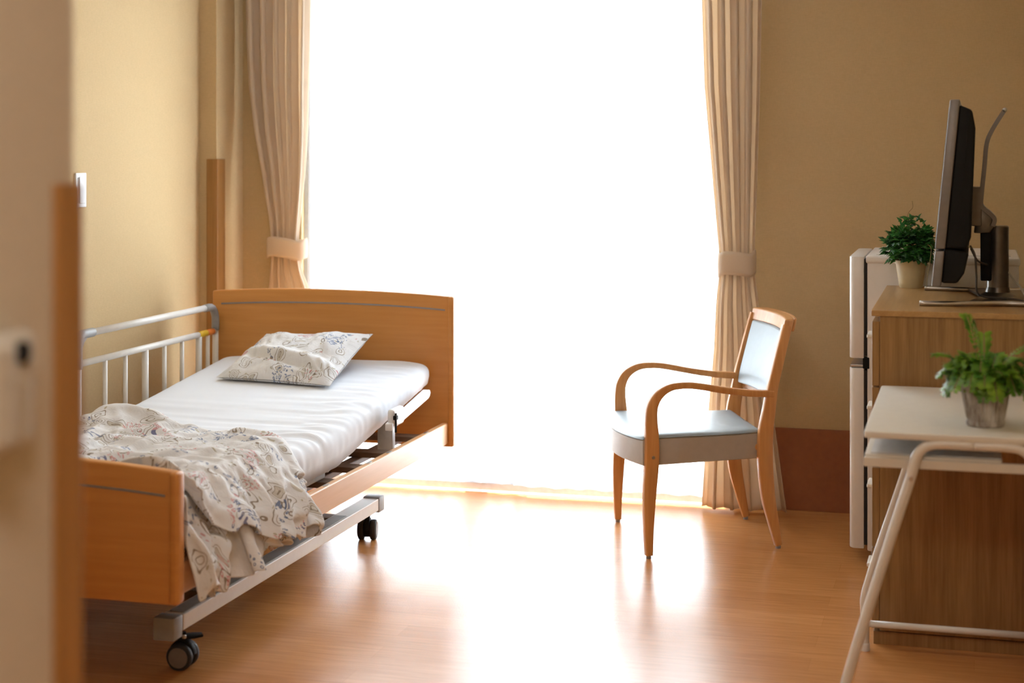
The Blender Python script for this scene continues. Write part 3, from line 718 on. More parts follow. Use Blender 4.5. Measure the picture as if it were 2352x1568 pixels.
DUVET = [[-2920,17,17,17,17,16,17,16,16,17,17,17,17,16,17,17,16,16,16,16,17,17,17,17,17,17,16,17,16,17,16,17,17,18,17,17,17,16,17,16,16,16,15,16,17,17,17,18,17,17,17,17,17,16,17,16,16,17,5,0,2,2,0,-2,-1,-1,1,3,5,5,6,6,4,
0,17,17,17,16,17,16,16,16,17,17,17,17,17,17,16,16,16,16,17,17,17,17,17,17,17,16,16,17,16,17,17,17,17,17,18,17,16,17,16,16,16,16,16,16,17,17,17,18,17,17,17,17,17,15,15,16,2,6,5,-5,0,-1,1,-3,4,11,15,12,7,3,5,10,
0,17,17,16,17,16,16,16,17,16,17,17,17,17,17,17,16,16,16,17,17,17,17,17,17,17,16,16,17,16,17,17,16,18,17,17,17,17,16,17,16,16,16,16,16,17,17,17,17,17,16,16,17,16,16,14,8,-3,4,7,9,13,2,1,0,15,13,9,9,4,4,-2,0,
0,17,16,17,16,16,16,17,16,17,17,17,17,17,17,16,17,16,16,17,17,17,17,18,17,16,16,17,16,16,17,16,17,17,18,17,17,16,17,16,16,16,16,17,16,17,16,16,15,16,17,16,15,15,14,8,8,15,-4,-3,10,13,18,15,2,7,12,12,11,7,4,-2,-10,
0,17,16,16,17,16,16,16,16,17,17,17,17,17,17,17,16,17,16,17,17,18,17,17,17,16,16,17,16,16,16,17,17,17,17,17,16,17,16,16,17,16,16,16,15,15,16,16,16,17,15,15,11,14,14,15,12,2,11,-12,4,16,23,9,23,15,13,7,6,3,1,1,-1,
0,16,17,16,16,16,17,16,16,17,17,17,17,17,17,17,16,17,16,17,18,17,17,17,17,16,16,16,17,16,16,16,17,17,17,17,16,16,17,16,16,15,15,15,16,17,16,16,14,12,15,15,16,17,16,5,11,15,-6,-7,4,10,21,23,15,12,3,1,3,5,6,10,9,
0,16,16,17,16,16,16,17,16,17,17,17,17,17,17,16,17,17,17,16,17,18,17,16,17,17,16,15,16,17,16,17,17,16,16,17,17,15,16,14,15,16,18,17,16,15,11,14,14,16,17,17,16,13,12,13,12,14,15,-8,-16,4,12,18,18,6,15,7,2,-3,5,10,19,
0,16,16,17,16,16,17,16,17,17,17,17,17,16,17,16,17,17,16,17,17,17,17,17,16,16,16,16,17,16,17,16,16,17,17,15,14,15,15,17,17,17,16,16,12,14,16,16,16,14,16,17,17,17,17,15,13,11,7,7,-19,-3,1,5,16,14,-1,6,6,7,6,22,5,
0,16,17,16,16,16,17,16,17,17,17,17,17,16,17,16,17,17,16,17,17,17,16,16,16,17,16,16,16,16,17,17,17,15,14,15,16,16,17,16,16,13,16,16,17,16,14,16,16,16,16,15,17,16,19,17,-3,11,11,17,-7,-3,2,5,5,21,5,5,4,-3,1,24,9,
0,17,16,16,16,17,16,16,17,17,17,17,17,16,17,16,17,17,16,17,16,16,16,17,16,16,16,16,17,17,16,15,15,16,16,17,16,16,13,15,16,17,18,17,14,17,15,15,16,16,17,17,16,15,17,6,16,9,13,11,12,4,5,8,5,6,18,4,-6,-2,-2,-1,6,
1,16,16,16,16,17,16,16,17,17,17,17,17,16,17,16,17,17,16,15,17,16,16,16,16,16,16,17,16,15,16,16,17,17,16,16,14,15,16,17,16,17,17,17,15,16,17,15,16,14,16,17,16,17,6,17,17,10,6,9,23,8,16,6,0,-9,14,18,-6,-9,-6,-11,-8,
0,16,16,16,16,17,16,16,17,17,17,16,17,17,16,17,16,16,16,17,16,16,15,16,17,16,15,15,16,17,17,17,17,16,14,16,17,16,17,15,17,17,16,17,17,15,15,16,16,16,17,16,12,16,14,15,1,8,5,23,10,10,3,3,0,3,13,16,-2,-4,-8,-7,-5,
0,16,16,16,16,17,16,16,17,17,16,17,17,16,17,15,17,17,16,16,15,17,16,16,14,15,16,17,17,16,17,16,16,17,17,17,16,16,16,16,16,17,17,15,16,17,17,16,16,13,15,18,16,9,13,14,15,13,-10,5,6,7,4,18,12,8,5,-1,7,5,2,-1,0,
0,16,16,16,16,16,17,16,17,16,17,16,17,16,16,16,17,16,16,17,17,15,15,15,16,16,17,15,16,16,17,17,18,17,16,17,16,17,16,16,17,17,17,16,13,16,17,17,17,15,12,16,17,15,15,15,10,5,10,-13,4,4,13,11,16,9,-2,9,13,15,4,1,-3,
-1,16,17,16,16,16,17,16,17,16,17,15,16,16,17,15,17,17,17,16,16,16,16,16,16,15,15,16,16,17,18,16,17,18,17,17,17,17,15,16,16,16,17,17,16,16,13,17,17,17,15,11,15,10,15,14,12,12,13,2,2,4,7,18,18,4,9,1,12,6,-3,-1,-7,
0,16,16,17,16,16,17,16,17,16,15,16,17,16,14,17,17,17,17,17,17,16,16,14,16,16,16,16,16,17,17,18,17,17,18,17,17,16,16,16,16,16,14,17,17,17,13,16,17,17,16,15,15,17,12,14,14,11,10,7,9,11,11,3,10,17,3,-7,-7,3,-3,-4,-5,
0,16,16,16,17,16,17,16,16,16,16,16,14,16,17,16,17,18,17,18,16,16,16,15,16,16,16,16,16,17,18,17,18,17,18,17,16,16,16,16,16,16,16,16,15,17,16,15,17,17,16,17,10,9,14,15,17,10,-2,8,14,22,16,9,-8,13,1,-1,-15,-9,2,1,-3,
0,16,16,17,16,17,16,16,16,16,15,15,17,15,17,17,16,18,17,18,17,16,15,16,16,16,16,16,16,17,17,18,17,17,18,17,17,17,16,16,15,17,16,17,16,17,16,14,16,16,16,17,14,11,6,14,6,8,6,16,-4,15,14,8,5,0,2,2,7,-11,1,7,9,
0,16,16,17,16,17,16,17,14,16,16,16,15,16,17,17,18,16,18,17,17,16,16,16,16,16,16,16,17,17,17,18,17,18,17,17,16,16,16,15,17,16,17,16,17,17,17,16,15,13,12,15,16,17,12,12,10,10,-4,-3,11,8,6,3,4,18,6,7,-1,6,9,10,9,
0,16,17,17,16,17,15,15,16,16,16,16,15,17,17,17,17,18,17,17,17,16,16,16,16,17,16,16,16,17,17,17,18,17,18,17,16,17,16,16,16,16,17,16,16,16,13,16,15,17,15,14,12,16,14,2,11,11,11,12,4,7,6,6,7,-1,11,12,11,9,9,8,8,
1,16,16,17,17,15,15,17,16,16,16,15,16,17,17,17,17,18,17,18,16,17,16,16,17,16,16,16,16,17,18,17,17,17,16,15,17,16,16,16,17,16,17,16,17,16,17,15,16,14,10,15,13,15,16,13,13,13,11,13,10,8,6,5,-10,13,10,8,9,9,7,9,8,
0,16,17,15,17,16,17,16,16,16,16,16,16,16,17,17,17,18,17,17,17,16,16,16,17,16,16,16,16,17,17,17,17,17,17,17,16,17,16,16,17,17,16,17,16,16,12,15,15,16,13,15,15,6,17,7,13,14,13,15,18,10,8,8,-1,7,4,6,6,7,7,8,9,
0,16,16,17,17,17,16,16,16,16,16,16,16,17,17,18,17,18,17,17,17,16,16,16,16,17,16,16,16,17,17,17,17,17,17,16,16,14,15,16,17,17,17,16,17,17,17,16,15,15,14,15,16,13,1,14,16,14,12,11,10,11,12,14,14,4,7,6,7,8,9,9,8,
-1,17,17,17,17,16,17,16,16,16,17,16,16,17,18,17,18,17,17,17,17,17,16,16,16,16,16,15,16,17,17,17,17,17,16,16,16,17,16,15,16,17,17,17,16,16,15,17,16,16,14,13,17,16,11,3,10,13,8,4,10,11,12,12,19,18,14,-5,14,11,10,9,8,
0,15,18,18,18,17,17,16,16,16,16,17,16,17,17,18,18,17,18,17,17,16,16,17,16,16,16,16,16,17,17,17,17,16,17,16,15,15,16,17,17,17,17,17,16,16,16,15,15,15,16,13,11,16,17,18,-9,6,1,10,10,12,15,20,4,14,18,16,-6,7,10,7,6,
0,18,17,18,17,16,16,16,16,15,16,16,17,17,17,17,19,17,18,16,17,16,16,16,16,17,16,17,16,17,17,17,17,17,16,17,16,17,16,17,16,18,16,17,17,15,16,16,16,17,15,11,16,9,16,8,17,9,3,5,15,14,11,11,15,7,5,2,3,3,2,5,4,
11,15,15,17,17,16,16,16,15,16,16,16,16,17,17,17,17,17,17,17,16,17,16,16,17,16,16,16,17,16,17,17,17,17,17,16,17,16,17,17,17,18,17,16,17,16,16,16,16,16,17,14,13,9,14,18,-5,18,13,14,14,14,13,10,-9,-3,0,2,2,2,4,1,2,
11,14,15,14,14,16,16,16,15,16,16,16,17,17,17,18,16,17,17,17,16,14,16,15,16,16,16,16,16,16,17,17,17,17,16,17,16,17,16,17,18,17,17,17,16,16,17,16,16,16,17,17,16,14,15,-6,5,11,19,0,19,16,12,8,6,-4,-5,-6,-6,3,-4,3,4,
11,14,15,13,15,12,15,15,15,15,15,16,16,17,18,17,17,17,17,17,16,17,15,15,16,16,16,16,15,16,17,16,17,16,17,16,17,17,17,17,17,17,17,16,17,16,16,17,16,16,17,12,16,13,16,13,7,-14,2,6,14,17,12,11,-4,-4,-3,-1,1,3,9,0,5,
13,13,13,15,10,13,15,14,15,15,15,15,16,17,17,17,16,17,15,16,16,17,16,16,16,16,17,16,16,15,15,17,16,16,16,17,16,17,17,16,17,17,17,16,16,16,17,16,18,17,17,11,15,16,18,0,16,7,6,-17,19,8,3,6,10,5,3,2,3,3,8,6,4,
12,13,13,12,15,9,13,14,14,15,14,15,16,16,17,17,16,16,17,15,14,16,16,16,15,16,17,17,17,16,14,17,16,16,17,16,16,17,17,17,17,17,17,16,17,16,15,15,16,16,17,19,14,14,0,7,4,7,13,12,-5,-8,8,7,12,12,21,9,9,8,3,2,-9,
13,12,14,13,10,14,10,12,14,13,14,15,15,15,16,17,17,16,16,17,11,15,16,17,16,14,17,16,17,17,14,14,17,16,16,16,17,17,17,17,17,17,16,17,16,16,17,16,17,15,14,17,17,13,17,8,1,-11,5,19,-16,10,1,12,18,22,7,9,8,8,-5,-3,6,
14,12,8,15,14,12,11,9,12,14,14,14,15,15,14,16,15,16,16,17,16,11,16,16,16,14,16,17,16,16,17,13,17,16,16,16,17,17,17,17,18,16,16,14,16,16,17,17,17,17,15,11,16,17,18,0,-6,16,10,-13,8,10,16,10,14,11,5,-1,0,-3,3,20,-7,
9,11,12,13,11,14,11,13,12,10,13,14,14,16,16,14,13,16,15,14,16,14,15,16,16,15,16,16,16,16,14,16,16,16,16,16,16,17,17,17,17,17,17,16,17,15,17,14,16,16,16,11,16,11,4,7,8,10,17,8,10,13,13,10,2,14,4,-3,-4,-3,-3,1,23,
12,13,12,12,12,11,7,13,14,9,14,14,15,14,15,14,14,14,15,16,14,15,14,14,16,15,16,17,12,17,16,15,16,16,16,16,16,16,17,17,17,17,16,17,16,16,17,16,17,13,11,16,14,11,17,10,9,-7,14,24,9,17,7,12,12,8,7,3,0,-3,-7,-16,1,
9,13,7,12,12,11,14,9,14,9,14,14,13,16,16,13,12,16,16,15,16,14,13,15,14,14,15,17,11,16,16,16,16,16,15,16,16,16,17,16,17,16,17,16,16,17,16,17,16,14,12,15,8,15,14,14,16,9,10,8,15,16,14,13,10,3,0,-1,-2,3,-8,3,5,
4,15,14,12,12,12,10,13,9,12,12,14,11,13,16,15,16,11,16,16,16,16,14,15,11,13,15,10,14,16,16,16,16,16,16,16,16,15,16,17,17,17,16,17,17,16,17,17,12,16,15,15,3,11,10,9,16,16,13,15,12,11,11,4,3,-2,-1,1,2,0,7,16,16,
9,7,10,13,14,14,11,11,12,14,15,13,14,13,11,16,14,15,14,16,17,15,16,12,16,13,10,13,12,15,14,16,16,16,15,16,16,16,15,14,16,17,17,16,17,17,16,17,17,16,13,15,14,10,12,6,-7,14,15,11,8,12,10,6,-3,10,0,-3,0,-2,7,12,17,
11,10,6,14,14,12,12,13,11,10,15,14,13,15,14,12,14,15,16,10,14,15,17,12,16,14,16,14,9,15,14,13,16,15,16,16,17,16,16,16,12,15,17,16,17,17,17,16,10,16,16,17,17,15,-4,11,16,-2,3,5,5,8,17,2,5,4,-10,2,4,16,-10,7,13,
16,9,-3,14,10,15,10,12,13,12,13,10,15,16,16,16,14,12,16,16,14,13,8,15,16,10,16,15,15,15,14,14,15,15,14,10,16,16,17,16,17,15,16,16,17,17,17,16,15,8,16,15,16,15,13,10,11,10,3,4,4,5,-1,-14,5,9,16,1,-6,3,18,12,4,
13,-4,11,10,12,11,10,16,13,12,13,9,12,11,16,16,16,15,15,15,15,14,14,8,12,16,13,14,16,15,14,16,13,14,15,15,10,13,16,16,16,16,16,16,16,17,17,17,17,11,11,15,6,12,15,18,0,14,11,13,9,-17,2,9,6,8,-1,9,15,0,-4,11,3,
9,7,1,12,13,12,12,4,10,12,12,13,16,15,12,14,9,17,17,16,16,15,13,15,10,10,15,15,16,15,14,11,17,16,15,16,13,9,13,16,15,16,16,16,16,16,17,16,17,3,16,16,16,11,14,-10,7,8,9,13,16,17,5,10,10,4,0,-1,-1,-3,-4,-5,2,
10,1,10,10,11,14,6,11,12,11,11,12,10,16,15,13,9,16,15,16,16,11,14,12,12,15,15,13,17,16,16,5,17,16,16,17,14,16,10,15,12,16,15,16,15,16,17,17,9,16,9,16,16,16,-2,11,13,-1,3,17,18,15,12,5,4,4,14,2,-5,-9,-9,-8,-5,
-1,15,0,14,10,14,15,4,9,12,14,14,11,10,16,7,18,14,15,16,14,15,13,13,7,12,16,13,16,17,16,16,9,14,17,16,13,15,14,14,14,15,14,15,15,16,13,17,16,12,11,11,14,17,15,10,9,1,13,17,14,12,13,6,5,4,1,15,-4,-6,-8,-8,-8,
5,6,15,13,9,8,10,14,8,13,9,12,13,13,15,17,8,16,14,16,14,10,15,12,14,11,10,16,16,17,16,16,12,15,14,16,16,14,13,15,15,14,13,14,16,12,16,15,16,15,14,6,11,13,13,10,11,19,11,14,13,13,12,10,2,0,-1,-6,12,-3,-3,-4,-3,
14,1,11,11,14,15,10,9,9,8,14,13,14,7,10,18,11,15,16,15,14,13,9,13,14,14,14,13,15,16,15,15,15,16,13,15,15,12,13,14,16,16,14,15,12,15,15,12,11,16,11,16,13,8,-5,9,13,16,15,13,10,10,9,10,0,-1,-1,4,2,6,6,6,5,
16,0,10,-2,12,15,11,14,9,13,12,11,15,15,9,6,13,15,16,15,16,15,12,10,11,16,12,16,14,16,17,15,13,15,16,12,11,15,15,13,13,16,16,15,12,15,16,13,16,11,9,13,16,-6,13,-3,6,8,19,19,13,5,5,4,9,1,0,-2,-2,8,9,15,12,
-5,14,11,-2,13,8,14,11,15,13,11,5,13,16,10,13,9,15,15,15,15,15,15,15,12,10,14,13,16,10,12,16,16,16,16,15,14,11,16,15,15,8,17,16,16,8,16,10,14,15,14,14,12,13,1,10,-6,15,-3,1,8,7,7,6,16,-10,2,5,2,5,9,15,18,
8,14,2,13,12,8,1,11,13,12,15,14,13,11,16,5,14,8,16,17,16,16,15,16,15,14,12,14,10,16,11,9,16,15,16,16,16,15,10,11,15,14,11,16,17,16,12,15,13,14,16,13,13,14,7,-4,8,11,1,-15,1,2,4,15,14,4,2,-11,1,6,9,23,-2,
16,0,13,9,10,13,5,0,13,9,15,14,15,9,16,15,10,6,12,16,16,17,16,16,16,16,16,15,11,9,15,9,14,15,10,16,16,13,15,16,4,15,13,16,15,17,15,15,11,13,12,14,17,9,16,8,-4,-11,13,6,4,3,0,15,-6,-4,20,2,1,13,-14,0,10,
-7,9,12,16,10,7,17,3,0,11,15,14,6,12,16,16,13,15,4,15,16,16,15,15,17,17,16,16,15,12,9,13,11,14,16,10,16,12,10,15,17,10,16,12,15,17,16,15,17,13,12,13,6,15,16,-9,-2,5,6,9,3,12,3,6,6,4,5,2,12,1,-6,-15,-3,
12,9,14,11,14,-2,4,16,9,0,14,12,13,14,14,16,15,15,12,6,15,15,13,16,12,16,16,16,17,16,16,13,14,5,13,15,13,16,15,7,10,15,16,10,17,17,16,17,10,12,15,18,18,6,-9,19,8,5,4,9,8,3,7,7,9,4,3,-4,-8,-8,-4,5,-10,
18,-14,19,15,16,10,3,-1,11,11,12,8,13,14,12,14,9,17,16,16,8,16,8,16,9,16,16,16,16,16,16,15,16,15,11,8,13,12,12,12,16,15,13,14,12,16,16,17,15,14,15,13,10,-8,-1,9,18,10,17,18,13,7,-5,15,7,5,3,-9,-6,-16,-13,-11,19,
-14,18,10,13,10,16,-4,13,12,9,12,7,7,14,12,15,16,10,15,17,16,4,17,3,14,13,15,16,17,16,16,16,16,17,9,17,13,15,11,11,11,15,15,14,6,14,17,17,16,15,12,12,-6,10,19,-13,8,20,12,8,16,19,12,-8,-5,4,8,3,6,-8,-15,-23,-4,
13,11,-1,15,10,10,16,13,13,11,10,12,2,11,16,4,10,15,17,15,16,16,3,15,12,11,14,10,17,16,16,17,16,16,16,7,16,16,5,14,16,14,12,14,14,14,14,16,16,17,13,-8,15,14,-2,12,13,18,11,-2,4,9,12,7,-4,-12,3,4,2,6,-2,-9,-21,
14,-11,15,12,9,12,10,7,12,15,12,14,11,13,8,14,12,13,7,16,15,15,14,6,13,13,14,13,7,15,16,16,17,16,16,15,6,15,15,15,15,15,13,13,12,13,15,6,15,17,6,16,-7,15,21,13,8,4,15,5,-2,-4,20,-6,-6,7,-13,-4,1,9,5,-8,11,
-22,16,12,7,7,13,13,14,15,15,12,14,8,3,16,2,13,15,17,7,12,14,13,14,11,17,4,14,15,16,15,16,17,16,16,16,14,14,10,16,16,5,13,13,14,13,15,15,7,14,16,-3,10,15,-3,11,8,17,3,0,2,7,6,4,15,-5,-5,-6,-17,7,8,19,8,
8,-9,14,21,16,13,13,13,1,15,14,7,6,14,14,15,10,14,9,17,14,12,13,5,12,14,16,13,16,8,16,17,16,16,16,16,11,15,15,7,14,15,15,12,11,15,16,11,16,14,3,15,11,4,5,13,-18,5,6,-3,0,9,9,22,-5,-1,0,1,8,-2,-11,15,25,
-1,6,9,10,16,12,5,13,13,15,15,14,9,12,14,5,10,15,13,4,17,15,10,12,15,8,15,12,16,15,11,16,16,16,16,17,16,7,15,16,16,11,14,12,10,15,7,15,15,18,13,12,13,14,2,-8,-15,-8,-2,15,11,12,14,0,16,3,4,5,1,-12,9,-2,8,
7,10,9,12,1,10,16,16,12,15,-1,14,15,13,9,16,12,9,15,9,7,7,14,16,6,16,12,15,16,15,17,10,17,16,15,17,17,14,9,16,16,16,6,13,13,10,19,15,14,14,15,15,13,3,3,5,-8,-7,-5,-9,13,15,18,12,-3,0,4,4,9,9,12,-14,-1,
9,5,14,11,4,-2,13,15,16,15,11,4,12,12,16,14,11,12,-2,16,15,14,6,15,16,15,14,8,16,13,11,14,16,15,16,16,17,16,15,13,16,15,13,14,14,12,5,18,16,17,12,11,-2,1,2,2,3,7,17,-20,23,3,2,15,21,-12,5,6,11,5,-3,2,5,
6,6,7,7,13,8,4,3,16,14,11,13,14,14,1,13,16,12,12,7,15,14,9,14,12,9,15,17,16,13,12,13,16,17,15,16,16,16,14,16,16,16,14,11,2,10,19,16,16,10,13,0,16,9,11,11,7,-17,13,13,4,11,-8,5,10,9,8,-4,3,17,2,4,4,
-15,7,15,2,12,8,0,15,13,14,13,15,12,4,14,13,4,13,12,14,14,13,14,13,6,16,16,17,16,11,16,16,16,16,15,16,17,16,16,16,15,13,3,5,14,15,15,17,14,3,13,17,-4,6,10,14,27,8,5,-3,16,-13,22,-8,17,6,-10,9,14,8,10,0,6,
-11,18,4,-1,10,11,8,12,12,12,14,12,8,14,11,9,12,13,13,13,9,13,14,15,15,16,13,16,17,16,13,17,16,17,16,16,17,15,15,14,4,11,9,16,10,13,17,16,17,13,7,10,10,10,4,12,11,26,10,-21,20,11,-17,22,-12,8,14,20,10,8,8,-5,4,
-5,6,5,9,6,7,8,12,14,14,11,9,13,12,9,14,15,13,11,8,15,16,15,16,15,15,15,15,16,17,16,17,16,16,15,16,11,15,15,9,12,13,16,17,16,10,15,16,17,15,11,12,10,10,7,13,0,19,17,-3,-3,2,-17,9,22,16,13,14,6,5,6,0,-21,
-6,-8,10,15,-3,11,11,13,13,11,12,12,11,8,15,16,13,9,12,17,16,17,16,16,15,12,16,16,16,16,16,16,15,16,15,11,14,16,15,14,11,16,16,17,16,16,14,15,15,13,12,12,11,13,10,17,9,-17,6,1,-6,5,19,10,9,7,-2,9,12,6,-2,11,8,
-3,10,4,-10,15,12,14,-1,15,11,14,3,11,16,14,14,8,15,17,17,17,16,16,14,12,16,15,15,16,15,16,16,15,15,15,15,13,12,14,15,16,16,15,16,16,16,16,16,16,14,13,11,11,12,14,8,19,-14,-15,-8,7,5,11,16,13,11,5,-9,6,6,4,9,9,
-11,5,1,14,6,5,11,12,9,9,5,14,12,11,13,15,17,17,16,17,15,14,13,15,15,16,12,16,16,14,16,16,15,14,15,15,16,9,16,16,17,16,15,16,15,16,16,17,16,15,14,13,12,11,6,14,8,9,-14,-10,-6,1,8,13,12,11,15,12,-8,-13,8,11,8,
-15,9,7,6,1,9,13,11,6,10,11,14,11,15,16,16,16,16,16,12,16,15,15,16,16,11,15,15,15,15,16,15,16,16,16,15,11,13,16,16,16,16,16,16,15,15,16,16,16,16,15,14,12,12,11,8,1,16,7,-9,-2,4,1,0,3,6,6,16,21,-9,-15,-1,4,
-1,-7,4,12,4,8,11,8,13,10,14,15,15,15,14,15,14,16,16,14,16,16,15,15,15,11,15,16,16,13,16,16,16,16,16,14,12,16,14,15,17,15,15,16,15,16,16,15,14,14,16,15,8,12,15,4,15,0,6,21,5,-2,10,0,6,1,-3,-3,7,23,-4,-12,-7,
-18,11,-9,9,5,8,9,13,13,14,14,16,16,13,15,14,16,15,15,16,15,16,16,15,12,15,16,15,16,13,16,15,16,16,16,12,15,15,15,15,16,14,16,16,16,16,16,13,16,15,17,7,12,11,12,17,2,11,10,19,4,17,12,3,2,0,1,0,-2,2,17,-6,-10,
7,-11,-7,4,9,7,15,15,16,12,16,15,16,12,14,15,15,15,15,16,16,16,15,16,13,15,16,16,15,15,14,15,16,15,14,15,16,13,15,16,16,14,16,16,16,16,16,16,15,16,14,16,12,12,12,5,18,3,14,4,14,16,16,10,5,5,1,-7,6,-1,-9,6,8,
-11,-11,-5,6,6,16,15,11,14,14,16,15,13,16,14,15,14,14,16,16,16,14,17,16,14,15,16,14,15,15,16,14,16,14,16,15,14,14,16,16,12,16,17,16,16,16,16,16,16,15,15,15,15,8,10,17,3,15,0,8,16,17,4,12,7,7,8,3,-12,-5,11,-1,3,
-16,11,0,-12,8,16,16,15,10,12,16,15,15,16,16,12,14,14,15,16,16,15,15,16,16,15,16,13,15,16,14,15,17,15,15,14,15,15,16,12,17,15,16,17,16,16,15,16,15,15,15,15,13,16,7,12,16,-1,4,8,17,3,3,8,7,8,8,9,3,-11,1,13,2,
-15,6,6,14,4,2,16,16,9,13,16,16,14,16,17,14,14,11,15,16,15,15,16,15,15,16,16,15,14,16,13,17,15,16,15,13,16,15,14,16,14,17,16,16,17,15,15,15,16,14,14,15,16,16,13,5,13,17,4,-1,14,2,5,-3,5,6,8,7,12,0,-8,5,8,
-12,16,11,8,-1,7,12,15,17,9,15,16,17,15,15,10,16,15,13,16,15,16,14,15,15,16,16,16,15,15,14,16,14,16,16,15,14,15,15,15,15,16,16,17,16,15,15,15,15,15,15,14,15,16,10,14,7,16,12,10,9,6,-1,-2,7,6,7,11,0,11,-4,5,-1,
-4,13,12,3,12,10,2,17,15,9,16,16,16,17,12,11,15,15,16,13,16,14,15,15,16,16,16,15,15,15,14,17,14,16,15,13,15,16,16,15,15,16,16,16,16,16,15,14,15,16,15,13,16,11,16,10,15,6,13,16,5,15,2,12,9,8,7,4,-3,14,6,3,-5,
-11,15,13,12,10,10,9,6,14,11,16,15,16,17,9,14,15,16,13,15,16,15,13,16,16,15,16,15,14,17,14,16,15,14,14,15,16,16,14,16,16,16,16,16,16,16,14,14,16,15,16,13,14,16,12,15,3,16,9,10,15,12,13,11,10,6,5,4,5,-2,8,12,-3,
-8,12,14,12,8,10,11,11,16,14,13,14,17,14,16,8,16,16,15,14,13,14,15,16,16,14,16,15,16,15,17,12,16,15,14,16,14,16,16,15,15,16,16,17,15,16,14,15,16,16,13,16,15,13,17,4,15,3,7,14,12,10,12,7,9,6,3,4,5,2,9,11,-2,
-8,10,12,12,12,14,16,8,12,14,15,16,14,16,11,12,16,15,16,16,14,11,15,15,15,16,14,17,14,16,16,12,15,15,16,15,15,15,15,16,16,16,16,16,16,16,14,16,16,12,15,15,15,16,9,16,5,9,12,10,-1,11,13,-3,6,4,5,5,5,9,10,13,-1,
-6,9,12,16,11,15,14,13,7,17,13,16,13,17,9,16,15,13,16,16,13,16,11,14,16,15,15,17,14,15,16,12,15,16,15,15,15,15,16,16,16,16,16,16,16,16,14,16,12,14,15,15,15,11,16,13,14,12,1,15,9,4,-7,6,7,9,8,9,10,11,14,3,14,
-7,11,10,15,16,11,11,15,15,13,11,16,15,16,14,10,16,12,17,16,13,17,9,16,16,14,16,16,15,16,11,16,16,15,12,16,15,16,16,16,16,16,16,16,16,14,15,12,13,16,15,15,11,16,13,11,14,17,6,5,16,-4,11,13,10,11,12,12,11,11,8,5,-2,
-7,13,7,15,15,10,12,15,16,14,16,14,13,16,16,10,15,16,11,16,16,16,16,9,16,15,15,16,14,17,11,16,13,14,16,15,16,16,16,16,17,16,16,15,13,16,12,16,13,15,16,11,16,9,14,16,15,5,6,17,14,5,17,15,13,13,11,9,6,3,0,-1,2,
-7,15,6,14,13,11,16,13,16,13,15,16,16,14,15,14,13,15,12,16,16,14,17,8,16,15,16,16,14,16,12,16,15,12,15,15,17,16,17,16,16,16,16,12,15,14,16,16,15,11,16,13,8,15,15,16,5,9,14,10,13,16,12,7,12,11,8,6,5,0,0,1,-1,
-6,15,10,9,16,12,14,17,11,17,12,16,16,13,15,16,14,12,15,15,16,14,15,9,15,16,15,16,14,16,15,13,15,11,16,16,17,16,17,16,16,15,13,16,16,15,15,16,10,13,14,8,15,16,15,16,13,13,4,17,1,15,3,9,9,7,6,4,7,0,-2,5,-1,
-7,15,10,10,16,14,14,17,16,8,16,15,16,12,16,15,16,12,16,14,15,17,9,14,13,15,16,14,16,16,15,12,15,12,16,16,17,16,17,16,16,13,16,15,16,16,16,13,7,16,10,13,15,15,15,16,7,15,13,5,14,-3,6,7,13,2,4,7,15,-5,4,11,12,
-5,14,15,7,14,14,15,16,16,16,11,14,16,16,11,16,14,16,13,16,14,16,9,16,12,14,16,14,16,14,16,12,16,12,16,17,15,17,16,17,16,13,16,16,15,16,15,6,16,16,7,14,15,14,15,9,14,17,10,15,-3,9,10,4,16,8,6,14,1,11,10,12,-6,
-5,14,14,16,8,16,12,16,14,17,15,12,16,13,16,12,16,13,14,16,15,16,10,15,15,10,14,16,16,14,16,12,15,13,17,16,17,15,16,16,16,15,16,14,16,16,7,14,16,15,6,15,14,13,13,15,15,10,13,15,9,9,1,11,18,7,15,13,5,14,13,-2,7,
-6,15,15,16,11,14,17,10,16,14,16,16,12,16,13,15,13,15,12,16,14,16,15,11,16,13,10,16,15,14,16,12,15,15,16,17,16,14,16,16,15,15,15,15,16,14,9,15,16,5,16,12,14,15,13,16,9,13,13,10,11,15,9,8,17,12,9,4,20,14,1,5,8,
-5,16,15,16,16,13,13,17,10,16,15,14,16,11,16,13,15,12,16,12,15,17,15,9,16,16,7,16,16,14,15,13,15,17,16,16,13,16,15,15,14,16,15,16,16,9,17,12,13,6,16,13,14,12,15,10,15,16,9,16,11,5,12,16,4,14,2,19,14,5,13,7,7,
-4,15,16,15,16,17,14,14,14,13,16,14,13,16,9,15,15,15,12,15,14,16,16,8,16,16,6,16,15,16,14,14,16,16,14,15,15,15,14,16,15,15,15,15,14,16,8,16,6,14,12,13,14,14,12,15,16,12,13,13,8,15,13,0,11,15,11,7,16,8,7,5,5,
-5,16,15,16,16,16,17,11,16,12,16,13,16,13,15,9,16,15,15,12,15,14,16,9,16,16,6,16,14,15,15,16,15,16,13,16,14,14,15,15,14,16,15,16,16,6,14,14,5,13,14,13,14,13,15,16,15,11,13,13,15,13,2,16,7,10,12,16,1,9,13,4,1,
-5,16,16,15,16,16,16,12,17,15,13,16,13,16,11,15,10,16,12,14,16,14,16,16,9,16,7,15,14,15,16,15,16,14,14,15,13,15,14,14,16,15,16,16,8,10,15,8,10,15,11,14,15,16,15,15,14,16,4,17,15,8,17,14,11,11,10,3,14,13,0,5,8,
-4,16,15,16,15,15,16,13,17,13,14,16,16,14,10,16,12,16,11,15,14,17,14,16,9,15,14,7,15,16,16,16,15,15,12,15,12,14,15,15,15,16,15,12,6,17,14,2,16,15,12,16,14,17,13,13,16,13,14,6,15,17,10,16,7,7,12,12,10,17,8,2,7,
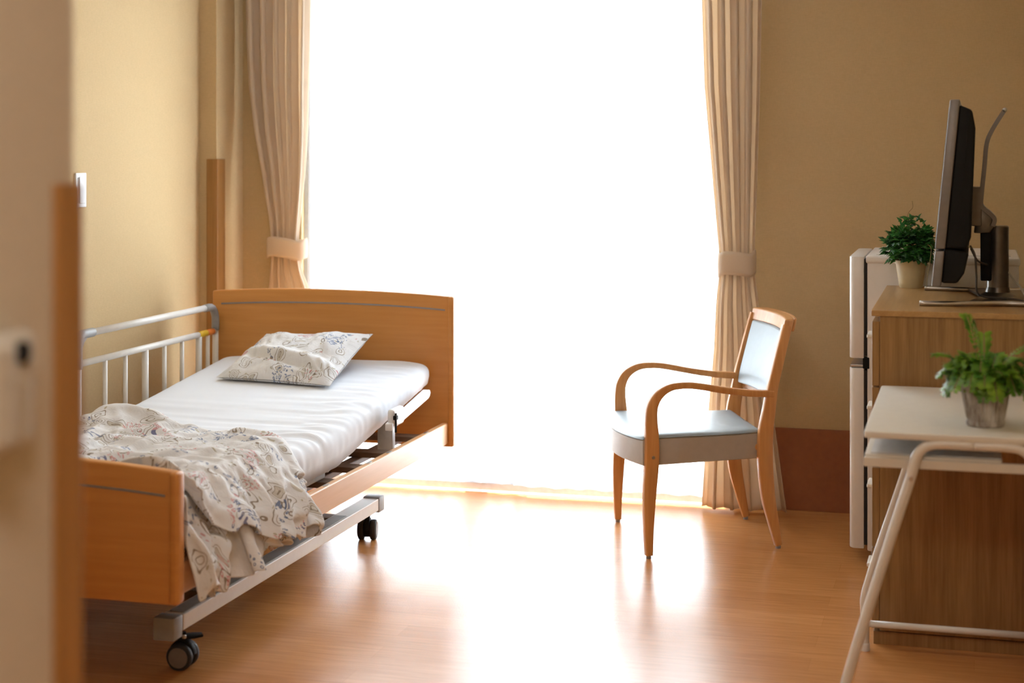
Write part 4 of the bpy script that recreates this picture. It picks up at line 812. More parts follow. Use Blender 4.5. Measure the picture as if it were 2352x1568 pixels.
-4,14,16,16,14,16,13,17,16,16,15,12,15,14,14,14,14,16,12,10,16,16,16,15,13,9,16,5,16,16,16,16,15,15,11,15,11,15,15,15,16,15,14,5,16,16,2,15,15,11,16,16,14,13,16,16,12,17,7,17,11,16,13,1,7,9,11,14,15,14,6,5,8,
-2,14,15,16,16,13,12,16,17,16,16,16,11,16,15,14,14,13,9,16,12,16,16,16,13,8,16,6,15,16,16,16,16,12,12,13,13,15,16,15,15,15,4,15,16,9,8,15,12,16,16,16,11,16,17,16,16,8,12,12,16,8,11,14,1,10,11,14,7,12,6,0,6,
-2,14,14,14,17,11,17,16,17,12,16,16,16,12,16,15,15,5,17,10,16,13,17,15,15,8,13,14,8,16,17,16,16,13,11,15,10,16,15,15,16,6,11,15,10,9,14,15,14,16,16,12,17,16,13,16,8,11,11,17,15,15,15,1,14,10,9,10,8,0,7,-5,8,
-2,16,12,13,15,16,14,17,14,16,17,11,16,14,14,16,16,13,6,15,10,16,15,15,15,12,9,16,7,16,16,16,16,14,12,16,7,16,15,16,10,8,13,15,10,10,15,16,14,14,16,15,15,13,15,14,13,14,4,16,14,14,13,14,4,15,6,10,12,6,-8,12,9,
0,15,12,16,10,14,16,17,14,16,16,13,14,13,15,15,16,16,2,16,10,14,16,15,15,14,7,16,9,16,14,15,16,13,16,14,7,16,16,12,8,12,16,8,12,15,15,15,14,14,15,13,15,14,12,15,15,17,3,15,11,16,13,16,11,4,16,9,10,-4,6,15,17,
0,15,11,15,12,10,17,17,16,12,17,10,13,15,16,15,16,16,13,3,15,11,14,15,15,16,10,13,9,17,12,16,14,15,11,15,10,16,14,11,8,17,9,13,13,16,16,14,14,11,13,15,11,15,16,15,15,11,13,11,11,15,15,13,14,3,15,9,-1,7,17,7,18,
0,16,10,13,13,8,16,17,17,12,16,9,13,14,16,16,16,16,16,6,10,14,11,14,14,15,15,8,13,16,11,17,12,13,14,13,10,17,8,14,13,13,14,11,16,14,11,14,11,15,15,10,16,16,17,16,9,16,3,14,15,15,13,13,10,10,6,7,10,16,1,13,17,
0,16,13,6,11,16,11,17,16,14,14,13,8,14,16,16,16,16,16,15,4,12,14,13,12,14,14,10,16,14,11,15,12,12,16,7,14,13,16,9,16,15,10,15,9,13,13,13,15,13,12,16,16,17,15,12,13,13,11,7,15,12,15,12,3,10,7,17,12,5,10,14,14,
0,15,14,1,16,12,12,16,17,15,12,16,4,15,16,16,14,16,16,16,14,2,16,8,16,11,15,16,12,15,10,14,12,13,16,6,15,16,15,8,15,16,10,7,17,9,16,8,15,14,17,16,16,16,9,11,14,12,10,14,14,13,11,8,4,9,15,8,12,13,14,14,16,
-2,16,15,6,15,16,2,17,14,16,12,16,3,15,16,15,15,14,16,16,16,12,3,17,11,12,15,11,14,16,10,14,11,15,14,7,15,14,15,11,16,10,6,15,10,15,17,9,16,13,16,15,15,13,7,13,10,14,12,14,14,10,13,4,7,17,6,13,14,17,16,16,16,
-3,16,13,16,4,15,8,16,13,16,11,17,2,16,16,11,15,15,16,15,15,15,13,8,10,17,11,16,8,16,12,11,13,15,13,10,15,13,11,13,8,14,11,15,13,16,8,16,11,16,14,14,15,7,15,13,13,8,11,17,15,8,11,6,16,7,15,17,14,9,13,17,14,
-5,16,12,16,6,15,9,17,13,15,17,1,15,17,9,16,15,15,15,11,14,12,12,12,17,11,10,16,14,12,14,8,16,13,13,15,11,14,5,15,16,6,16,11,16,9,15,10,15,16,16,10,10,13,15,14,16,14,4,17,14,3,11,17,15,12,13,13,17,14,6,17,9,
-1,13,13,13,13,13,13,12,13,13,13,13,13,13,13,13,13,13,12,13,13,13,13,13,13,13,13,13,13,13,12,13,13,13,13,13,13,13,13,13,13,13,12,13,13,13,13,13,13,13,13,13,13,13,12,13,13,13,13,13,13,13,13,13,13,13,13,12,13,13,13,13,13],
[3903,0,0,0,0,0,0,0,0,0,0,0,0,0,0,0,0,0,0,0,0,0,0,0,0,0,0,0,0,0,0,0,0,0,0,0,0,0,0,0,0,0,0,0,0,0,0,0,0,0,0,0,0,0,0,0,0,0,0,0,-1,0,0,0,0,2,4,3,2,2,0,-2,-2,
19,0,0,0,0,0,0,-1,0,0,0,0,0,0,0,0,-1,0,0,-1,0,-1,0,1,1,-1,-1,-1,0,-1,0,0,1,0,0,-1,-1,-1,-1,0,0,1,1,1,0,0,-1,0,0,0,1,2,2,1,1,0,1,-17,-3,14,-11,-4,0,0,1,13,9,3,-1,-3,-4,-4,-3,
20,0,-1,0,0,0,-1,0,0,0,0,-1,0,0,0,-1,0,-1,0,-1,0,0,0,1,-2,0,-1,-1,0,0,0,0,0,-1,0,-1,0,0,0,0,1,-1,1,-1,0,0,1,1,1,0,-1,-2,2,3,4,-1,-10,-17,-9,10,12,-4,-5,-2,16,5,1,-3,-4,-4,-4,-2,-2,
19,0,0,-1,0,0,-1,0,0,0,-1,0,0,-1,0,-1,0,-1,0,0,0,0,-1,-1,0,0,0,0,-1,0,0,-1,0,0,0,0,0,-1,0,1,-1,0,0,0,1,-1,-1,-2,-4,0,3,3,3,-3,-6,-14,-3,3,-9,-11,6,18,6,0,-11,2,2,0,-2,-3,-4,-2,4,
19,0,0,0,-1,0,0,-1,0,0,-1,0,-1,0,-1,0,0,0,-1,0,0,-1,0,0,-1,0,0,0,-1,0,0,0,-1,0,-1,0,0,0,-1,1,0,0,-1,-3,-4,-3,-1,0,3,3,-2,-5,-12,-8,-7,4,11,-7,-1,-9,-1,8,11,-4,3,-2,-3,-4,-3,-2,-2,1,2,
20,-1,0,0,0,-1,0,-1,0,0,-1,0,-1,0,0,-1,0,0,-1,0,0,-1,0,0,0,-1,0,0,0,-1,-1,-1,0,0,0,0,-1,0,1,-1,-2,-4,-4,-3,-1,2,1,-2,-4,-11,-6,-3,-1,0,-1,-2,13,-2,-8,-6,-2,-1,2,4,-4,-3,0,2,4,6,6,5,5,
19,0,0,-1,0,-1,0,0,-1,0,-1,0,0,-1,0,0,-1,0,0,-1,0,0,-1,0,0,-1,0,-1,-1,-1,0,0,0,-2,0,1,0,-1,-4,-5,-3,-1,0,1,-1,-4,-11,-6,-3,-1,1,1,-1,-6,3,2,2,-8,-9,-2,11,-5,-4,2,-7,-7,-5,-1,2,11,16,-4,21,
19,0,0,-1,0,0,-1,0,-1,0,0,-1,0,0,-1,0,0,-1,0,-1,0,0,-1,0,-1,-2,0,-1,0,0,0,-2,0,1,-1,-2,-4,-5,-2,0,0,0,-2,-5,-10,-5,-3,1,0,-4,-2,-1,0,0,-3,-3,2,-1,-4,-10,13,0,-2,-4,6,-10,-5,-6,-4,-3,15,18,-4,
20,-1,0,0,-1,0,0,-1,0,-1,0,0,-1,0,-1,0,0,-1,0,-1,0,0,-2,-1,-1,0,0,-1,-1,-1,0,0,-1,-2,-5,-3,-1,-1,0,-1,-4,-8,-5,-3,-1,0,-5,0,0,-1,-3,-4,-2,-3,0,1,-6,2,2,-10,12,3,2,-1,-1,4,-7,-11,2,-1,0,6,-3,
19,0,-1,0,0,-1,0,-1,0,0,-1,0,-1,0,0,-1,0,-1,0,-1,-1,-2,-1,0,0,-1,-2,0,0,0,-1,-5,-3,-2,0,0,-1,-3,-8,-4,-3,-2,0,-2,-3,0,-4,-2,-2,-1,-1,-2,-2,-3,0,-5,-1,2,-1,2,3,0,5,-2,-2,-4,0,-4,-2,-4,-4,-4,-4,
19,0,0,-1,0,0,-1,0,-1,0,0,-1,0,-1,0,-1,0,-1,-1,-2,-1,0,-1,-1,-2,0,0,0,-2,-4,-3,-1,0,0,-2,-4,-6,-4,-2,-1,-1,-2,-3,0,-3,-3,0,-2,-2,-5,-3,-3,-1,1,-2,-2,-1,3,-3,-2,5,-2,-2,-4,-4,-4,-2,-2,-3,-3,-3,-1,-1,
20,-1,0,0,-1,0,-1,0,0,-1,0,-1,0,0,-1,0,-2,-2,-1,0,-1,-2,-2,0,0,-1,-2,-3,-2,-1,0,-1,-2,-3,-6,-3,-1,-1,-2,-3,-1,-1,-2,-1,-2,-6,-3,-2,-1,-2,-2,-3,-6,1,0,2,-8,0,0,2,-1,-3,-6,-5,1,4,-2,-3,-3,0,2,2,3,
19,0,-1,0,0,-1,0,-1,0,0,-1,0,-1,0,-1,-2,-2,0,-1,-3,-1,-1,0,-1,-3,-2,-1,0,-1,-1,-3,-5,-3,-1,-1,-2,-2,-2,-3,0,-1,-1,-2,-5,-3,-2,-2,-3,-2,-6,-3,0,-3,-5,4,1,-7,-4,4,0,-1,-2,-2,-6,-2,3,11,-3,4,1,1,0,0,
19,0,0,-1,0,-1,0,0,-1,0,-1,0,-1,-1,-3,0,-1,-3,-2,0,0,-2,-2,-2,0,-1,-1,-2,-4,-3,-2,-1,-1,-1,-3,-2,-2,-1,-1,-2,-2,-2,-1,-3,-7,-4,-2,-2,0,-4,-6,-4,0,-3,1,1,-2,-4,-4,10,0,0,0,0,0,4,-2,2,1,0,-3,-3,-4,
20,-1,0,0,-1,0,-1,0,-1,0,-1,-1,-2,-1,0,-4,-2,0,-1,-2,-1,-1,-1,0,-2,-3,-4,-2,-1,-1,-1,-2,-2,-1,-1,-2,-2,-2,-4,-2,-3,-2,-2,-2,-2,-4,-7,-1,-1,-1,-5,-8,-4,5,-3,0,1,0,-6,0,5,6,5,2,0,-2,-3,-3,-2,-4,-4,-4,-3,
19,0,-1,0,-1,0,0,-1,0,-1,-2,-1,-1,-1,-4,-1,-1,-2,-1,-1,0,-2,-1,-4,-2,-1,-2,-1,-1,-1,-1,-2,-3,-2,-2,-2,-2,-2,-1,-2,-3,-3,-4,-3,-3,-2,-5,-4,-2,-2,-3,-5,-5,-3,2,-3,-2,2,4,-1,3,4,2,1,-5,-1,-4,-3,-3,0,-1,0,1,
19,0,0,-1,0,-1,0,-1,-2,-1,0,-2,-3,-2,0,-3,-1,0,-1,-2,-3,-1,-2,-1,-1,-1,-1,-2,-1,-2,-1,-2,-2,-2,-2,-4,-3,-3,-3,-2,-2,-2,-1,-3,-3,-2,-4,-6,-3,-3,-3,-3,-4,-9,1,0,3,2,-6,0,5,4,-1,-2,-4,0,-2,-2,3,2,4,4,2,
20,-1,0,-1,0,0,-1,-2,-1,-1,-3,-2,0,-3,0,-2,-2,-2,0,-1,-2,-1,-3,-2,-2,-2,-1,-2,-1,-2,-2,-2,-2,-3,-3,-2,-1,-2,-1,-2,-1,-3,-1,-3,-3,-4,-4,-6,-4,-3,-2,-2,-7,-8,4,-6,2,0,0,1,-2,1,-1,-2,5,-7,4,7,6,5,5,3,0,
19,0,-1,0,-1,-1,-1,-1,-2,-2,-1,-2,-1,-3,-1,-1,-1,-3,-1,-2,-1,-2,-1,-2,-1,-2,-1,-2,-1,-2,-2,-2,-2,-3,-3,-4,-5,-3,-2,-3,-2,-2,-1,-2,-2,-1,-2,-4,-6,-9,-9,-5,-2,2,-8,7,0,-1,3,-1,1,0,1,3,3,-6,8,8,5,6,0,-1,-3,
19,0,-1,0,-2,0,-2,-2,-1,-1,-2,-1,-2,-1,-2,-1,-2,-1,-3,-3,-2,-2,-2,-2,-2,-2,-2,-2,-2,-2,-2,-3,-2,-2,-3,-1,-2,-2,-2,-3,-2,-3,-3,-3,-4,-4,-8,-6,-3,-3,-3,-2,-9,0,-2,3,1,2,2,-12,6,0,0,1,-4,25,7,4,0,-2,-3,-4,-4,
20,-1,0,-2,-1,-1,-2,-1,-1,-1,-2,-1,-2,-1,-2,-2,-2,-2,-1,-3,-2,-2,-2,-2,-2,-2,-2,-2,-2,-3,-2,-3,-3,-4,-6,-6,-4,-4,-4,-2,-3,-1,-2,-2,-1,-2,-2,-3,-4,-6,-11,2,-3,-4,4,-2,-2,-2,-6,-5,-5,-2,1,1,20,14,3,-1,-2,-2,-3,-3,-3,
19,0,-1,-2,-1,-1,-2,-1,-1,-1,-1,-2,-2,-3,-3,-2,-3,-3,-3,-3,-4,-3,-3,-3,-2,-3,-3,-2,-2,-2,-3,-2,-3,-2,-3,-3,-3,-2,-2,-2,-2,-2,-3,-3,-3,-5,-9,-6,-3,-3,1,0,-1,-10,2,-9,2,1,-1,-3,-5,-2,0,1,14,-13,-1,-2,0,-1,0,-1,-1,
19,0,-2,-1,-1,-2,-1,-1,-2,-1,-2,-1,-2,-2,-3,-3,-3,-2,-3,-4,-3,-3,-3,-3,-3,-3,-2,-2,-3,-2,-3,-2,-3,-4,-4,-4,-6,-7,-5,-5,-3,-2,-2,-3,-1,-1,-1,-3,-3,-4,3,-6,-7,-3,4,-8,-2,-1,0,4,1,1,2,2,3,-10,-3,-5,-1,-1,-1,-2,-2,
20,-1,-2,-2,-1,-2,-1,-2,-2,-2,-2,-3,-2,-3,-2,-4,-3,-3,-4,-2,-3,-4,-3,-3,-4,-4,-3,-4,-4,-4,-3,-3,-3,-3,-3,-3,-3,-2,-3,-3,-2,-2,-3,-2,-3,-3,-2,-3,-2,-2,-7,-7,0,1,-10,2,-9,9,-3,-9,-1,0,-1,0,16,2,-1,-8,-1,-2,-3,-4,-4,
19,-2,-1,-2,-1,-2,-2,-2,-3,-2,-3,-2,-3,-3,-3,-3,-3,-3,-3,-3,-3,-3,-3,-3,-3,-4,-3,-5,-3,-3,-4,-3,-3,-4,-3,-5,-5,-6,2,2,-3,-3,-2,-2,-3,-4,-4,-5,-6,-7,-6,4,-8,-5,2,-7,5,5,-11,-2,-2,-1,1,6,-6,-1,2,1,-6,-5,-3,-4,-4,
19,-6,-6,-7,-6,-4,-5,-4,-4,-4,-4,-3,-4,-4,-4,-4,-2,-3,-3,-3,-4,-3,-3,-3,-3,-3,-3,-2,-3,-1,-2,-1,-1,-1,0,-1,-2,-2,-3,-2,-4,-4,-3,-4,-3,-2,-3,-2,-3,-3,-3,3,-6,-6,1,-4,-1,-7,2,4,-4,0,3,-2,-3,-3,-3,-4,-5,-6,-6,-3,-2,
9,1,-8,-4,-4,-4,-5,-4,-5,-4,-5,-4,-4,-5,-4,-4,-5,-4,-4,-4,-3,-3,-2,-2,-2,-1,-2,-1,-1,-2,0,-1,-1,-1,-2,-1,-2,-3,-3,-2,-4,-3,-3,-3,-3,-3,-3,-2,-3,-3,-3,-9,-9,5,-5,2,-6,3,-2,0,-2,-2,-2,-4,-3,-4,-5,-6,-4,-5,-1,-4,-1,
16,-9,3,-9,-8,-6,-4,-4,-2,-2,-3,-2,-4,-3,-4,-4,-4,-4,-4,-4,-3,-5,-3,-3,-3,-3,-2,-4,-4,-2,-3,-3,-2,-3,-3,-2,-3,-3,-3,-3,-3,-4,-3,-3,-3,-3,-3,-2,-2,-2,-2,1,1,-6,-3,8,-2,-9,3,-10,2,-4,-3,-2,0,-4,-4,-2,-3,-2,-3,1,2,
16,-9,-9,4,-9,-6,-6,-6,-6,-6,-5,-5,-5,-5,-4,-3,-2,2,1,0,-1,-2,-4,-7,-5,-3,-3,-3,-1,0,-2,-2,-2,-3,-2,-3,-3,-3,-2,-3,-3,-4,-4,-3,-3,-3,-3,-3,-2,-2,-2,-3,2,-6,1,-3,-2,1,-7,-7,-2,-2,-2,4,-4,0,2,2,0,-1,-4,5,1,
14,-10,-6,-8,5,-11,-2,-5,-6,-6,-5,-5,-6,-6,-6,-5,-6,-6,-6,-5,-1,-1,0,1,6,0,0,-2,-3,-9,-7,-3,-3,-3,-3,-3,-3,-3,-3,-3,-3,-4,-3,-3,-4,-3,-2,-2,-2,1,1,7,-3,-3,3,-9,6,-12,-9,7,-8,1,7,10,-5,-7,-4,3,4,5,-3,0,1,
14,-10,-10,-2,-8,3,-8,-3,-1,-6,-7,-6,-6,-6,-6,-6,-4,-5,-4,-5,-5,-2,-3,-3,-8,-3,0,-1,1,2,4,-2,-3,-2,-3,-3,-3,-3,-3,-3,-3,-4,-4,-4,-3,-3,-3,-4,1,2,2,1,-8,-9,10,-1,-14,-3,5,-6,2,-9,-1,3,8,6,7,1,-1,-2,-3,-4,-3,
14,-12,-9,-8,2,-9,4,-6,-5,1,-7,-6,-7,-6,-8,-4,-4,-5,-4,-4,-7,-4,-3,-3,-4,0,-2,-2,-1,-2,-8,-6,-2,-2,-3,-2,-3,-2,-3,-2,-3,-2,-3,-1,-1,0,0,0,-2,-5,-10,5,-1,4,-2,-4,-5,3,-1,6,-8,1,0,3,6,2,-1,-3,-3,-3,-4,-4,-2,
8,-6,-7,-8,-8,2,-13,6,0,-7,-2,-9,-4,-5,-10,0,-6,-5,-4,-4,-4,-6,-4,-3,-4,1,-4,-3,-4,-5,-1,-1,-2,-2,-3,-2,-3,-2,-3,-2,-3,-2,-3,-4,-3,-3,-3,-2,-2,-2,-3,6,1,-3,5,-7,-4,-2,-2,6,2,1,-2,-5,6,-2,-3,-3,-2,1,-2,-9,4,
12,-5,-9,-3,-8,-6,-4,-8,0,7,-5,-9,-8,-6,-4,-10,7,-4,-6,-7,-5,-2,-5,-6,-1,2,-6,-6,-5,1,0,-3,-4,-3,-3,-3,-3,-2,-4,-2,-2,-1,-1,-2,-3,-3,-3,-5,-3,-4,3,2,-5,-12,14,3,-3,-3,-2,-4,1,2,0,-4,-5,0,-2,-1,1,3,6,-3,-15,
15,-11,-7,-9,-2,-5,-6,-1,-3,-12,-1,6,-5,-6,-8,-5,-7,-7,-5,-4,5,0,-9,-1,-1,-6,-5,-5,2,-1,-4,-4,-3,-4,-3,-3,-3,-2,-2,-3,-2,-1,-1,-1,-2,-3,-3,-3,-3,-5,5,-6,-9,3,0,0,1,5,-4,-3,-2,-3,-6,-3,-2,-4,-3,-4,-3,0,5,25,0,
8,-10,-2,-6,-6,-3,-7,-5,-7,0,-6,-8,-9,-1,0,5,-11,-3,-6,-7,-7,-5,8,2,-9,0,-7,-1,-4,-3,-3,-2,-3,-3,-3,-3,-3,-2,-4,-3,-2,-3,-2,-2,-4,-3,-4,-4,-2,9,-10,-6,6,0,2,0,0,-9,1,0,-8,-4,-4,-4,-2,-4,-2,0,1,0,15,16,8,
12,-8,-7,-7,-3,-7,-1,-8,-1,-9,2,-6,-9,-2,-6,-4,3,-11,-5,-5,-1,-3,-9,-2,10,1,-5,-3,-4,-4,-3,-3,-4,-3,-3,-4,-4,-4,-5,-2,-1,-2,-1,-2,-3,-2,-2,-3,-2,-1,-5,-2,6,2,-11,-10,5,7,0,-4,-8,-7,-6,-9,0,2,4,6,5,-12,25,13,4,
17,-9,-8,-6,-4,-4,-9,1,-10,-1,-4,-9,-2,-8,3,-5,-5,-3,-8,-6,-5,-5,-4,4,-5,2,8,-10,2,-7,-8,-5,-2,1,-7,-4,-4,-3,1,-6,-2,-2,-1,-1,-2,-2,-1,-2,1,-5,-9,7,-8,-7,0,-1,7,-8,-5,8,-14,-11,-6,2,-9,-7,2,7,25,-14,2,16,9,
15,-14,-11,2,-7,-1,-9,-7,-2,-6,-7,-4,2,-7,-6,3,-5,-3,-7,-7,-7,-7,0,3,-4,4,-1,-4,-8,-5,-6,5,-2,-4,-4,-6,-3,-3,-2,-3,-4,-3,-3,-3,-2,-2,-1,0,-11,-2,2,-2,-3,1,-1,0,-10,10,1,-1,-12,-9,1,3,-9,-9,-6,-3,12,18,-17,-1,1,
9,-14,-5,-8,7,-7,-5,-8,-2,-7,-8,1,-6,-6,-2,1,-5,-3,-7,-7,-8,-11,9,-2,-1,5,-3,-2,-7,-6,-5,-6,-6,-2,6,-12,-3,0,-2,1,-2,-3,-3,-2,-2,-3,-2,-3,-8,-6,-2,-2,3,4,-9,-8,4,1,-1,0,-2,0,0,-20,-8,9,5,-2,5,-1,1,-2,-5,
8,-3,-12,-10,0,8,-13,-3,-9,-2,-7,-11,8,-10,4,1,-4,-8,-9,-8,-9,-8,-1,10,2,-5,3,-6,-6,-4,-1,-6,-8,1,-5,-8,4,-4,-5,-3,-6,-5,-4,-3,-3,-2,-2,-1,-2,2,0,-3,-5,-8,-3,8,-5,12,2,1,-2,-10,0,-4,-11,8,-5,-1,-1,-3,-3,-3,-4,
10,-16,8,-13,-9,1,1,-10,6,-9,-9,-8,-2,0,-10,6,-14,-5,-4,-5,-5,-4,3,-8,7,10,-3,-5,-5,-4,-2,-10,-2,-5,-4,-4,-8,8,-7,-6,-2,-2,-3,-4,-3,-2,-2,-2,-1,3,-6,-3,-2,-10,0,-5,2,-8,3,4,4,1,-5,-3,-3,-4,-5,3,-3,-3,-2,0,-3,
-5,7,2,-9,-9,-6,8,-11,-8,4,-13,-3,-1,-7,-2,-8,0,-4,-5,-5,-4,-4,-8,3,2,-1,-2,9,-4,-4,-5,-11,-3,-3,-4,-3,-6,-2,0,-6,-1,-5,-6,-4,-6,-5,-1,0,10,-6,-14,-1,-2,-2,3,-4,-6,3,3,2,-1,-4,-2,-5,-5,-4,-3,-4,-1,0,3,6,6,
17,-3,-16,-6,10,2,-6,-3,-5,-9,-5,-1,-12,10,-4,-11,2,-8,-6,-5,0,-4,-8,-6,9,5,-2,-2,-6,-4,-5,-6,0,-7,-5,-4,5,-2,-1,-7,-2,-7,-6,-6,-6,-3,4,0,-2,-12,3,-6,-4,2,-9,2,2,2,-6,-2,-2,-2,-5,-5,-4,-4,-4,-4,-3,-3,1,3,7,
18,-12,-8,-7,-11,13,7,-10,-7,-9,3,-11,-2,-7,-4,0,-11,-2,6,-3,-4,-11,-6,4,-7,8,10,-5,-6,-5,-5,-5,-6,-6,2,-3,-5,0,4,-6,-6,-8,-7,-8,-2,3,-2,-6,-3,-3,-3,-5,3,-6,3,0,2,-9,-5,-2,-4,-4,-5,-5,-5,-2,-2,-4,-2,-1,0,2,3,
14,-12,-10,-12,-6,-2,5,11,-15,1,-9,-6,-4,1,-6,-1,-10,-4,-5,-6,-5,-4,8,1,-4,-5,6,8,-4,-5,-7,-8,-2,-5,-5,-8,2,8,-11,-9,-4,-5,-5,-4,3,-4,-7,5,-6,-3,-4,-1,-1,-4,-13,-4,-6,7,0,-3,-3,-3,-5,-12,0,3,4,3,-12,13,2,2,2,
7,-12,-6,-14,3,-1,-6,-5,9,0,-7,-6,-3,-9,-6,8,-11,-5,-5,-4,-5,-5,-9,9,8,-7,1,-4,-6,-2,-2,-2,2,-5,-5,-9,4,-7,-5,2,-8,-5,-3,-3,-6,-1,-2,-1,-2,-8,-2,6,-5,-7,-10,-3,-7,-11,-7,-4,-2,-2,-1,0,-15,1,1,6,19,-9,17,9,1,
0,4,-12,-13,-1,11,-6,-6,-4,-2,8,-16,-8,-4,4,-10,7,-9,-5,-6,-6,-6,-5,-5,5,13,-6,4,-7,0,-4,-1,-4,-5,-5,-5,-8,6,-4,-3,-5,-7,-2,-3,-2,-4,-2,-2,-4,-3,-3,0,-11,-11,2,-12,5,-15,-2,-7,-4,-4,-3,-2,-2,0,-7,-6,4,7,11,10,11,
5,4,-15,-2,-9,-1,16,-3,-4,-5,-2,-7,-6,-3,-4,-4,2,-14,-2,-4,-4,-3,-4,-3,-4,-1,9,-4,9,-6,-3,-1,-5,-6,-5,-3,-3,-5,7,-8,-4,-5,-8,-1,-1,-1,-7,2,-9,3,-6,-9,-10,-2,-12,6,-12,-5,-7,6,-1,1,-1,-2,-3,-5,-5,1,0,3,1,11,-6,
9,-15,9,-13,7,-12,9,12,-5,-5,-5,-5,-2,-10,3,-7,-10,1,-5,-4,-3,-3,-2,-3,-3,-3,-4,-4,8,10,-6,-1,-4,-5,-6,-2,-4,-3,1,-4,-8,-2,-7,-2,-2,-4,-3,-8,3,-5,-10,-8,0,-7,-6,-4,-2,-5,-1,-6,-9,-5,21,9,-10,-14,8,-1,-1,-3,-3,-3,0,
10,-13,-11,7,-9,12,-2,6,11,-12,-3,-3,-6,-7,-5,-4,-3,-7,4,-6,-6,-6,-6,-3,-2,0,0,1,-2,4,11,-11,1,-7,-3,-8,-5,6,-7,-6,0,-3,-5,-7,-3,-4,-3,-3,-1,-9,-10,-6,6,-5,-4,-6,-1,-1,1,-4,-7,-4,-22,4,3,13,3,-3,-5,-3,-4,-4,-4,
14,-14,-9,-12,-1,16,7,2,3,3,-6,-5,-4,-6,-7,-4,-6,-3,-6,0,-7,-7,1,-3,-7,0,2,2,1,0,-1,-2,-5,6,-6,-6,-5,-3,-2,-10,7,-4,-4,-9,-2,-3,-3,-2,-10,-9,-6,-2,-4,4,-16,10,-7,-7,-8,3,3,-14,-9,0,3,1,-1,5,-4,-5,-3,-5,-3,
0,-8,-4,-5,-5,5,9,15,3,-7,-1,-14,-8,-3,9,-4,-12,-2,-2,-4,-11,-3,0,-1,-7,0,0,1,0,1,1,2,-3,-7,-11,10,-7,-3,-7,-7,-3,2,3,-8,-2,-3,-6,-4,-7,-8,-8,-8,5,-9,-6,-10,6,-4,3,0,-4,-8,-6,-2,-1,-4,-5,-5,-3,3,2,-1,-11,
8,-6,-3,2,-6,3,10,-8,4,8,-2,-14,-1,-8,-6,-1,1,-6,-5,-4,-3,0,-1,-9,5,-3,-2,0,-1,0,-1,-2,-3,-1,-2,-2,-3,-4,-6,-4,-4,-3,-3,5,-15,-8,-1,-4,-6,3,-9,-5,-6,-2,-6,-5,-3,-3,-4,-8,0,3,-4,-7,-7,-4,1,-3,-5,-5,3,13,-6,
14,-4,-1,1,-5,2,-1,-4,0,-3,-2,-2,8,-9,-8,5,-1,-9,-2,-5,-3,-2,-4,-3,-9,6,1,-8,1,0,0,0,1,0,-1,-10,5,-4,-8,-2,-2,-4,-6,-7,-10,0,-6,-4,-2,1,-4,-10,-4,-6,-4,-6,-8,-6,-3,-3,-6,-5,-4,-1,-6,-5,-3,-3,6,-1,5,-2,15,
13,-4,0,3,-8,2,5,-6,-1,0,-2,-2,-13,2,2,-1,-6,-6,-11,-3,1,1,-6,5,-8,0,-4,0,-7,1,2,1,0,1,0,-4,-2,-4,-3,-6,-1,0,-7,-10,-10,5,-7,-11,-1,2,-11,-3,-9,-6,2,-9,-8,-8,-1,-7,-5,-7,1,-7,-1,-6,1,-3,2,12,10,0,-2,
6,6,3,-11,6,1,-8,6,-4,-3,-10,3,-4,1,-1,-9,-1,-4,-5,-4,-4,-4,4,-3,2,-1,-12,4,-5,-2,1,1,0,1,-1,0,-6,-1,-2,-4,-2,-15,-9,-7,5,-9,-5,1,-1,-3,-5,-7,-4,-7,-7,-13,-9,4,-5,-8,-12,5,-8,-3,-1,0,1,0,6,-6,14,19,-3,
0,14,8,-3,-1,-2,-3,2,-12,-2,5,-6,-5,5,-3,-5,2,-7,-12,5,-6,-2,-4,6,-9,-6,1,1,0,-8,0,0,2,1,1,1,-4,-1,-5,-12,-5,-7,-5,-4,-3,-3,-3,1,-5,-3,-7,-7,-10,4,-10,-15,-1,-7,-2,-12,0,-2,2,-10,3,4,3,4,-6,5,0,4,11,
11,0,14,9,2,-5,-8,1,-4,-2,-7,7,-6,-6,-3,9,-13,-8,2,-12,2,4,-4,2,-2,-11,5,-6,4,-4,-6,-1,2,2,1,1,2,-10,-3,-5,-6,-9,-7,0,-8,-5,4,-4,-6,3,-6,-9,-8,-9,-2,-3,-3,-7,-9,-4,-5,-5,-6,8,-2,4,4,3,0,-1,-4,2,-2,
16,-11,-6,10,13,14,-5,-5,-11,1,1,-2,3,-7,-5,-6,5,-8,-4,-8,7,-7,5,1,-12,3,-1,-4,-1,-4,1,-5,2,1,2,2,0,-6,-11,-6,-3,-4,-8,-1,-6,-5,3,-4,-8,-10,-7,-3,0,-3,-3,-1,-12,-15,3,-5,-2,0,2,-1,-3,-4,2,1,1,-2,-4,0,-3,
-2,5,-9,-10,14,16,-9,8,3,3,-4,2,-2,-4,-4,-7,6,-9,-17,7,-7,7,-11,-1,3,-2,-2,2,-4,2,-6,3,0,-1,0,-1,-1,-3,-5,-7,-3,-6,-7,-6,-7,-4,-14,-1,0,-2,-3,-1,-8,-6,-4,-3,-7,-6,1,0,0,-3,-10,-1,6,-5,-2,-2,-4,-5,1,-4,-4,
-22,17,14,-14,-3,13,17,10,4,-1,-3,-2,7,-9,-16,8,-5,-9,-12,-14,5,8,4,0,0,-9,5,-1,-1,0,-5,4,-2,-3,1,1,-1,-3,-7,-5,-4,-4,-6,-8,-13,-6,-2,-1,-1,-6,-3,-11,3,-7,-7,-6,-6,-1,-6,0,-2,-3,-7,2,-1,-4,-5,-5,-6,3,-3,-5,-4,
